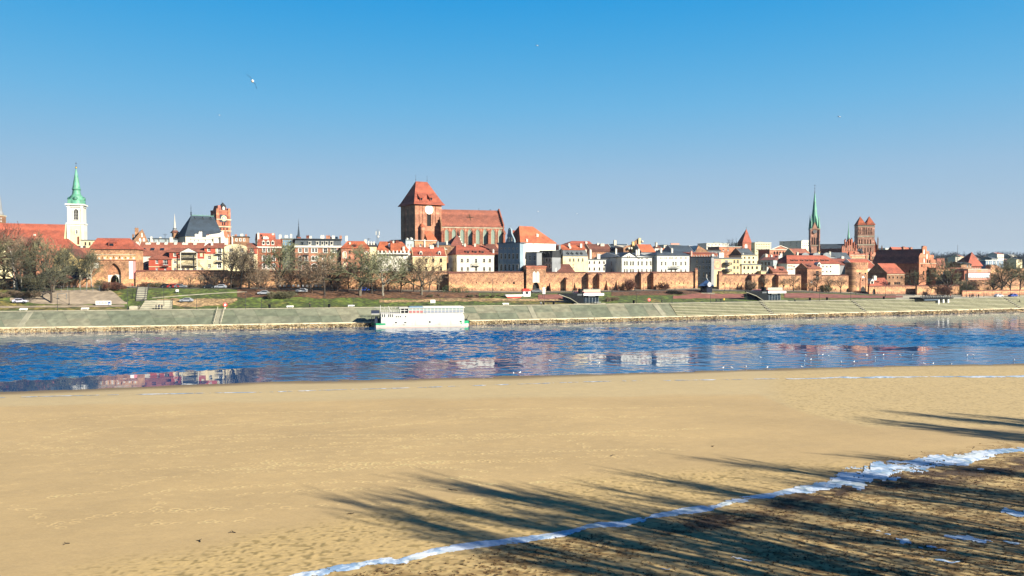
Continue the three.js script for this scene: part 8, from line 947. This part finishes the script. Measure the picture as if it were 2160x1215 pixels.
for (const [i, [px, o, r]] of [[474.5, 14.4, 0.72], [1369.5, 14.4, 0.65]].entries()) { const s = site('round_sign', ['red and white round navigation sign above the railed steps', 'red life ring board on a post at centre right'][i], 'sign', px, o, {}), d = (R, z, m, n) => { const q = new THREE.CylinderGeometry(R, R, 0.06, 24); q.rotateX(Math.PI / 2); q.translate(0, 1.5, z); s.part(n, q, m); }; d(r, 0.03, M.paintRed, 'disc'); d(r * 0.5, 0.07, i ? M.pinkBanner : M.paintWhite, 'centre'); s.part('post', gbox(-0.06, 0.06, -0.2, 2.3 - i * 0.2, -0.08, 0), i ? M.iron : M.paintWhite); }
{ const s = site('flag_banner', 'white upright banner on a pole before the lancet gate', 'banner', 1147.5, 30, {}); s.part('pole', cyl(-0.6, -0.2, 5.2, 0, 0.06), M.iron); s.part('cloth', gbox(-0.55, 0.55, 1.6, 4.2, -0.02, 0.02), M.paintWhite); s.part('print', gbox(-0.25, 0.25, 2.2, 3.2, 0.021, 0.03), M.blueGrey); }
{ const s = site('goal_frame', 'small goal frame on the gravel yard at left', 'goal', 130, 29, {}); s.part('frame', [gbox(-1.5, -1.4, 0, 2, -0.05, 0.05), gbox(1.4, 1.5, 0, 2, -0.05, 0.05), gbox(-1.5, 1.5, 2, 2.1, -0.05, 0.05)], M.steel); s.part('back_stay', [bar([-1.45, 2, 0], [-1.45, 0, -1], 0.03), bar([1.45, 2, 0], [1.45, 0, -1], 0.03)], M.steel); }
{ const s = site('wire_fence', 'thin wire fence behind the gravel yard at left', 'fence', 165, 37, { turn: 11 }); const x0 = s.X(115), x1 = s.X(222); s.part('rail', [gbox(x0, x1, 1.9, 1.96, -0.02, 0.02), gbox(x0, x1, 1, 1.04, -0.02, 0.02)], M.steel); for (const t of rng(0, 1, 9)) s.part('post', gbox(lerp(x0, x1, t) - 0.05, lerp(x0, x1, t) + 0.05, -0.5, 2, -0.05, 0.05), M.steel); }
{ const s = site('posters_row', 'row of small white posters on the low wall under bare trees', 'posters', 622, 50.5, { turn: 13 }); for (const p of rng(590, 676, 10)) s.box('poster', p - 2.6, p + 2.6, 600.5, 605, 0, 0.08, hash(p | 0, 1) > 0.3 ? M.paintWhite : M.blueGrey); s.box('backing_wall', 586, 680, 607.5, null, -0.3, 0.12, M.concrete); }
{ const s = site('ticket_stall', 'small white stall with a pink roof left of the lancet gate', 'stall', 1110, 33, { turn: 15 }), x0 = s.X(1104), x1 = s.X(1119), y0 = s.Y(622); s.part('body', gbox(x0, x1, -0.3, 2.2, -2, 0), M.paintWhite); s.part('awning', frust([x0 - 0.4, x1, -2.2, 0.4, 2.202], [x0, x1 - 0.6, -1.6, -0.6, 3.1]), M.paintRed); s.part('hatch', gbox(lerp(x0, x1, 0.3), lerp(x0, x1, 0.7), 1, 1.9, 0.003, 0.05), M.darkMetalAndShade); }
// ---------- cars ----------
function carProto() {
  const g = new THREE.Group(), side = new THREE.Shape([[-2.15, 0.35], [2.1, 0.35], [2.2, 0.6], [2.1, 0.85], [1.2, 0.95], [0.55, 1.42], [-1.1, 1.45], [-1.85, 1.02], [-2.2, 0.9]].map(p => new THREE.Vector2(...p))), q = new THREE.ExtrudeGeometry(side, { depth: 1.5, bevelEnabled: true, bevelSize: 0.08, bevelThickness: 0.1, bevelSegments: 2 }); q.translate(0, 0, -0.75); mk('body', q, M.paintWhite, g);
  for (const z of [0.87, -0.89]) mk('window', ext([[-1.45, 0.98], [1.0, 0.96], [0.5, 1.36], [-1.05, 1.38]], z - 0.02, z + 0.04), M.glass, g); mk('windscreen', poly([[[1.22, 0.96, -0.62], [1.22, 0.96, 0.62], [0.6, 1.42, 0.58], [0.6, 1.42, -0.58]].map(p => [p[0] + 0.1, p[1] + 0.06, p[2]])]), M.glass, g);
  for (const [x, z] of [[-1.35, 0.78], [1.35, 0.78], [-1.35, -0.78], [1.35, -0.78]]) { const w = new THREE.CylinderGeometry(0.33, 0.33, 0.24, 14); w.rotateX(Math.PI / 2); w.translate(x, 0.33, z); const m = mk('wheel', w, M.black, g), r = new THREE.CylinderGeometry(0.19, 0.19, 0.26, 10); r.rotateX(Math.PI / 2); r.translate(x, 0.33, z); mk('rim', r, M.steel, m); }
  for (const z of [0.55, -0.55]) { mk('headlight', gbox(2.16, 2.24, 0.6, 0.76, z - 0.18, z + 0.18), M.white, g); mk('tail_light', gbox(-2.24, -2.16, 0.72, 0.9, z - 0.16, z + 0.16), M.paintRed, g); } return g;
}
let car0; const paint = { silver: mat('#b9bec6', null, { roughness: 0.25, metalness: 0.5 }), lilac: mat('#c6c4d2', null, { roughness: 0.3 }), white: mat('#d0d1d3', null, { roughness: 0.3 }), black: mat('#16181b', null, { roughness: 0.25 }), red: mat('#9c2a22', null, { roughness: 0.3 }), blue: mat('#1d3f9a', null, { roughness: 0.3 }), grey: mat('#6a6f75', null, { roughness: 0.3 }) };
[[42, 26, 'lilac', 0, 'pale lilac car parked below the thicket at far left'], [393, 25.5, 'silver', 1, 'silver car parked on bare earth right of broad stairs'], [556, 33, 'silver', 1, 'silver grey car half hidden under a broad tree'], [636, 37, 'white', 1, 'white car parked under bare trees left of ship'], [366, 45, 'red', 0, 'dark red car parked by the wall hedge'], [381, 45, 'grey', 0, 'grey car parked by the wall hedge, right of red car'], [352, 45, 'black', 0, 'black car parked by the wall hedge, leftmost'], [440, 45, 'black', 1, 'black car on the wall street between small trees'], [465, 45, 'silver', 1, 'silver car on the wall street right of small trees'], [768, 42, 'blue', 0, 'dark blue car parked behind the pale trunked tree'], [783, 42, 'black', 0, 'black car parked right of the dark blue car'], [1131, 45, 'grey', 1, 'grey car in front of the lancet gate arch'], [2107, 16.5, 'white', 0, 'white car parked on the square at far right'], [2137, 16.8, 'blue', 1, 'blue car parked on the square near the right edge']].forEach(([px, o, c, flip, l]) => { let g; if (!car0) g = car0 = carProto(); else g = car0.clone(); g.children[0].material = paint[c]; g.name = numbered('parked_car'); g.userData = {}; scene.add(tag(g, l, 'car')); const p = ground(px, o); p.y += 0.08; g.position.copy(p); g.rotation.y = turnAt(px, o) + (flip ? Math.PI : 0); });
// ---------- people ----------
function figure(pose) {
  const J = { stand: { hip: [0, 0.92, 0], chest: [0, 1.36, 0], head: [0, 1.62, 0.02], ls: [-0.19, 1.42, 0], rs: [0.19, 1.42, 0], le: [-0.25, 1.14, 0.02], re: [0.25, 1.14, 0.02], lh: [-0.25, 0.88, 0.08], rh: [0.25, 0.88, 0.08], lk: [-0.1, 0.5, 0.02], rk: [0.1, 0.5, 0.02], lf: [-0.11, 0.06, 0], rf: [0.11, 0.06, 0], lt: [-0.12, 0.04, 0.16], rt: [0.12, 0.04, 0.16] } }; J.walk = { ...J.stand, lk: [-0.09, 0.5, 0.2], lf: [-0.1, 0.07, 0.3], lt: [-0.1, 0.1, 0.46], rk: [0.09, 0.5, -0.05], rf: [0.1, 0.1, -0.34], rt: [0.1, 0.03, -0.2], lh: [-0.24, 0.9, -0.18], rh: [0.24, 0.92, 0.24] }; J.sit = { ...J.stand, hip: [0, 0.46, 0], chest: [0, 0.9, 0], head: [0, 1.17, 0.04], ls: [-0.19, 0.96, 0], rs: [0.19, 0.96, 0], le: [-0.24, 0.7, 0.08], re: [0.24, 0.7, 0.08], lh: [-0.14, 0.55, 0.3], rh: [0.14, 0.55, 0.3], lk: [-0.1, 0.5, 0.42], rk: [0.1, 0.5, 0.42], lf: [-0.1, 0.06, 0.46], rf: [0.1, 0.06, 0.46], lt: [-0.1, 0.04, 0.62], rt: [0.1, 0.04, 0.62] };
  const j = J[pose], body = [['hip', 'chest', 0.14, 0.16], ['chest', 'head', 0.06, 0.06], ['head', 'head', 0.115, 0.115], ['ls', 'le', 0.055, 0.045], ['rs', 're', 0.055, 0.045], ['le', 'lh', 0.042, 0.032], ['re', 'rh', 0.042, 0.032], ['hip', 'lk', 0.095, 0.065], ['hip', 'rk', 0.095, 0.065], ['lk', 'lf', 0.06, 0.04], ['rk', 'rf', 0.06, 0.04], ['lf', 'lt', 0.045, 0.035], ['rf', 'rt', 0.045, 0.035], ['chest', 'ls', 0.1, 0.07], ['chest', 'rs', 0.1, 0.07]], coat = body.filter((b, i) => [0, 3, 4, 5, 6, 13, 14].includes(i)).map(b => [b[0], b[1], b[2] + 0.04, b[3] + (/h$/.test(b[1]) ? 0.012 : 0.035)]), legs = body.filter((b, i) => [7, 8, 9, 10].includes(i)).map(b => [b[0], b[1], b[2] + 0.02, b[3] + 0.03]);
  const skin = (list, res, keep) => { const mc = new MarchingCubes(res, M.black, false, false, 60000); const c = res / 2; for (let z = 0; z < res; z++) for (let y = 0; y < res; y++) for (let x = 0; x < res; x++) { const p = [(x - c) / c, (y - c) / c + 0.9, (z - c) / c]; let e = 0; for (const [a, b, r0, r1] of list) { const A = j[a], Bq = j[b]; let dx = Bq[0] - A[0], dy = Bq[1] - A[1], dz = Bq[2] - A[2], L2 = dx * dx + dy * dy + dz * dz, t = L2 ? clamp(((p[0] - A[0]) * dx + (p[1] - A[1]) * dy + (p[2] - A[2]) * dz) / L2, 0, 1) : 0, d = Math.hypot(p[0] - A[0] - dx * t, p[1] - A[1] - dy * t, p[2] - A[2] - dz * t) - lerp(r0, r1, t); e += Math.exp(-d * 45); } mc.field[x + y * res + z * res * res] = Math.log(Math.max(e, 1e-30)) / 45; } mc.isolation = 0; mc.update(); const n = mc.count, g = new THREE.BufferGeometry(); g.setAttribute('position', new THREE.Float32BufferAttribute(Array.from(mc.positionArray.slice(0, n * 3)), 3)); g.translate(0, 0.9, 0); g.computeVertexNormals(); const q = solid(g); q.userData.ready = true; return q; };
  const h = j.head; return { body: skin(body, 44), coat: skin(coat, 44), trousers: skin(legs, 44), hair: (q => { q.userData.ready = true; return q; })(solid(ball(h[0], h[1] + 0.045, h[2] - 0.03, 0.122, 1, 0.95, 1, 12))) };
}
const FIG = { stand: figure('stand'), walk: figure('walk'), sit: figure('sit') }, SK = mat('#c58f72'), CO = { dark: mat('#1b1e24'), navy: mat('#22304e'), yellow: mat('#d6b53c'), grey: mat('#7d8288'), red: mat('#9a3328'), white: mat('#dcdcd8') }, HA = mat('#2a201a');
function person(px, o, pose, coat, label, turn = 0, opt = {}) { const f = FIG[pose], g = new THREE.Group(); g.name = numbered('person'); scene.add(tag(g, label, 'person', opt.group)); mk('body', f.body, SK, g); mk('coat', f.coat, CO[coat], g); mk('trousers', f.trousers, CO[opt.legs || 'dark'], g); mk('hair', f.hair, HA, g); const p = opt.p || ground(px, o); if (opt.y != null) p.y = opt.y; g.position.copy(p); g.rotation.y = turn; }
[[328.5, 'dark', 'person in dark coat, leftmost of three on the broad stairs'], [334.5, 'navy', 'person in navy coat, middle of three on the broad stairs'], [340.5, 'dark', 'person in dark coat, rightmost of three on the broad stairs']].forEach(([px, c, l], i) => person(px, 16.2, 'stand', c, l, i - 1, {}));
person(653, 15.5, 'walk', 'dark', 'person in dark clothes walking alone on the promenade', 1.6); person(1396.5, 14.6, 'walk', 'dark', 'person in dark clothes walking right of the red ring', -1.5);
person(1511, 15, 'walk', 'dark', 'person in dark clothes walking below the medallion house', 1.5); person(1520, 15, 'stand', 'dark', 'person in dark coat beside the one in yellow', 0); person(1523, 15.2, 'stand', 'dark', 'person in dark coat behind the one in yellow', 0.6); person(1527.5, 15, 'stand', 'yellow', 'person in a yellow coat below the medallion house', 0.3);
person(1141, 15, 'sit', 'grey', 'person in grey seated on the promenade by the lamp', 0.5); person(1147, 15, 'sit', 'dark', 'person in dark coat bending by the promenade lamp', -0.6); person(1677, 13.6, 'sit', 'dark', 'person in dark coat sitting on the top terrace step', 0, { y: 5.55 }); person(2152, 8.6, 'walk', 'dark', 'person in dark clothes walking low on terraces at right edge', 1.2, { y: 3.2 });
person(1216, 46, 'stand', 'dark', 'person in dark coat standing behind the near pavilion', 0); person(1223, 46, 'walk', 'dark', 'person in dark coat walking behind the near pavilion', 1.4); person(1339, 43, 'stand', 'dark', 'person in dark coat at the wall below the left villa', 0); person(279, 44, 'walk', 'red', 'person in a red coat at the gate corner', 1);
{ const T0 = [2046, 2049, 2052, 2061, 2064, 2110, 1947, 1952, 1957, 1962, 1966, 1972, 1977, 1983, 1988, 1994, 1999, 2004]; T0.forEach((px, i) => person(px + (i % 3) * 0.6, 16 + (i % 4) * 0.5, i % 4 === 1 ? 'walk' : 'stand', ['dark', 'navy', 'dark', 'grey', 'dark', 'red'][i % 6], 'person in winter coat on the square beside the steel platform', i * 1.3, { group: 'people on the square at right' })); }
// ---------- birds and driftwood ----------
{
  const wing = s => poly([[[0, 0, 0.09], [s * 0.25, 0.05, 0.11], [s * 0.25, 0.05, -0.07], [0, 0, -0.1]], [[s * 0.25, 0.05, 0.11], [s * 0.56, -0.05, -0.02], [s * 0.5, -0.05, -0.1], [s * 0.25, 0.05, -0.07]], [[0, -0.025, -0.1], [s * 0.25, 0.03, -0.07], [s * 0.25, 0.03, 0.11], [0, -0.025, 0.09]], [[s * 0.25, 0.03, -0.07], [s * 0.5, -0.07, -0.1], [s * 0.56, -0.07, -0.02], [s * 0.25, 0.03, 0.11]]]);
  const white = mat('#f2f2f0'), dark = mat('#26323c'), fly = () => { const g = new THREE.Group(); mk('body', [ball(0, 0, 0, 0.1, 1, 0.9, 2.1), ball(0, 0.03, 0.24, 0.065)], white, g); mk('tail', frust([-0.06, 0.06, -0.36, -0.18, -0.02], [-0.05, 0.05, -0.34, -0.18, 0.02]), white, g); for (const s of [1, -1]) mk('wing', wing(s), dark, g); mk('beak', bar([0, 0.02, 0.29], [0, 0.01, 0.36], 0.012), M.gold, g); return g; };
  [[532.5, 171, 62, 1.25, 'white gull flying with dark raised wings in the upper left sky', 0.9], [463, 243, 190, 1, 'tiny pale bird in the left sky below the gull', 0.4], [1133, 96, 150, 1, 'tiny dark bird highest in the middle sky', 0.1], [1770, 246, 170, 1.2, 'tiny dark bird in the right sky', 0.1], [1135, 446, 240, 1, 'tiny bird in the sky right of the cathedral roof', 0.2], [1217, 451, 240, 1, 'tiny bird in the sky above the red hip roofs', 0.5]].forEach(([px, py, D, k, l, roll]) => { const g = fly(); g.name = numbered('flying_bird'); scene.add(tag(g, l, 'bird')); g.position.copy(at(px, py, D)); g.scale.setScalar(k); g.rotation.set(0.1, 0.6, -roll, 'YXZ'); g.rotateX(0.35); });
  const gull = () => { const g = new THREE.Group(); mk('body', [ball(0, 0.3, 0, 0.13, 1, 0.85, 1.8), ball(0, 0.46, 0.2, 0.08), cyl(0, 0.34, 0.46, 0.16, 0.07, 0.06, 8)], white, g); mk('wing', [ball(0.1, 0.31, -0.06, 0.1, 0.4, 0.6, 2), ball(-0.1, 0.31, -0.06, 0.1, 0.4, 0.6, 2)], mat('#b4bac0'), g); for (const x of [-0.04, 0.04]) mk('leg', cyl(x, 0, 0.22, 0, 0.013, 0.013, 5), M.gold, g); return g; };
  const g0 = gull(); let first = true;
  [[1083, 790], [1096, 789], [1160, 764], [1264, 768], [1525, 779], [1544, 779], [1573, 776], [1618, 778], [1692, 777], [1696, 764], [1710, 761], [1700, 752], [1726, 751], [1735, 751], [1749, 754], [1773, 766], [1801, 766], [1829, 751], [1845, 757], [1863, 751], [1899, 752], [1924, 751], [1968, 770], [1950, 770], [2006, 771], [2040, 752], [2054, 752], [2138, 762], [1828, 752.5], [1605, 757]].forEach(([px, py], i) => { const c = first ? g0 : g0.clone(); first = false; c.name = numbered('standing_gull'); c.userData = {}; const p = onY(px, py, 0.02); p.y = Math.max(0.02, beachY(p.x, -p.z)); c.position.copy(p); c.rotation.y = i * 2.1; c.scale.setScalar(0.95); scene.add(tag(c, 'white gull standing in shallow icy water near the sand', 'gull', 'gulls resting along the icy shallows')); });
  [[955, 1034, 0.9, 'thin dark stick on sand among the first tree shadows'], [740, 1084, 0.5, 'short dark stick on sand left of the tree shadows'], [1291, 961, 0.5, 'small dark stick on sand above the middle shadows'], [1503, 942, 0.35, 'small dark stick lying farther out on the sand'], [420, 1142, 0.45, 'dark driftwood twig on the sand at lower left'], [490, 1124, 0.5, 'dark twig cluster on the sand line at lower left'], [140, 1148, 0.4, 'forked twig on sand near the lower left corner']].forEach(([px, py, l, lab], i) => { const g = new THREE.Group(), p = sandAt(px, py); g.name = numbered('driftwood'); scene.add(tag(g, lab, 'driftwood')); mk('branch', [bar([-l / 2, 0.03, 0], [0, 0.06, 0.05], 0.035), bar([0, 0.06, 0.05], [l / 2, 0.03, -0.08], 0.028)], BK.dark, g); mk('side_twig', [bar([0, 0.06, 0.05], [l * 0.3, 0.1, 0.22], 0.018)], BK.dark, g); g.position.copy(p); g.rotation.y = i * 0.7 - 0.5; });
}

camera.updateMatrixWorld(true);
renderer.render(scene, camera);
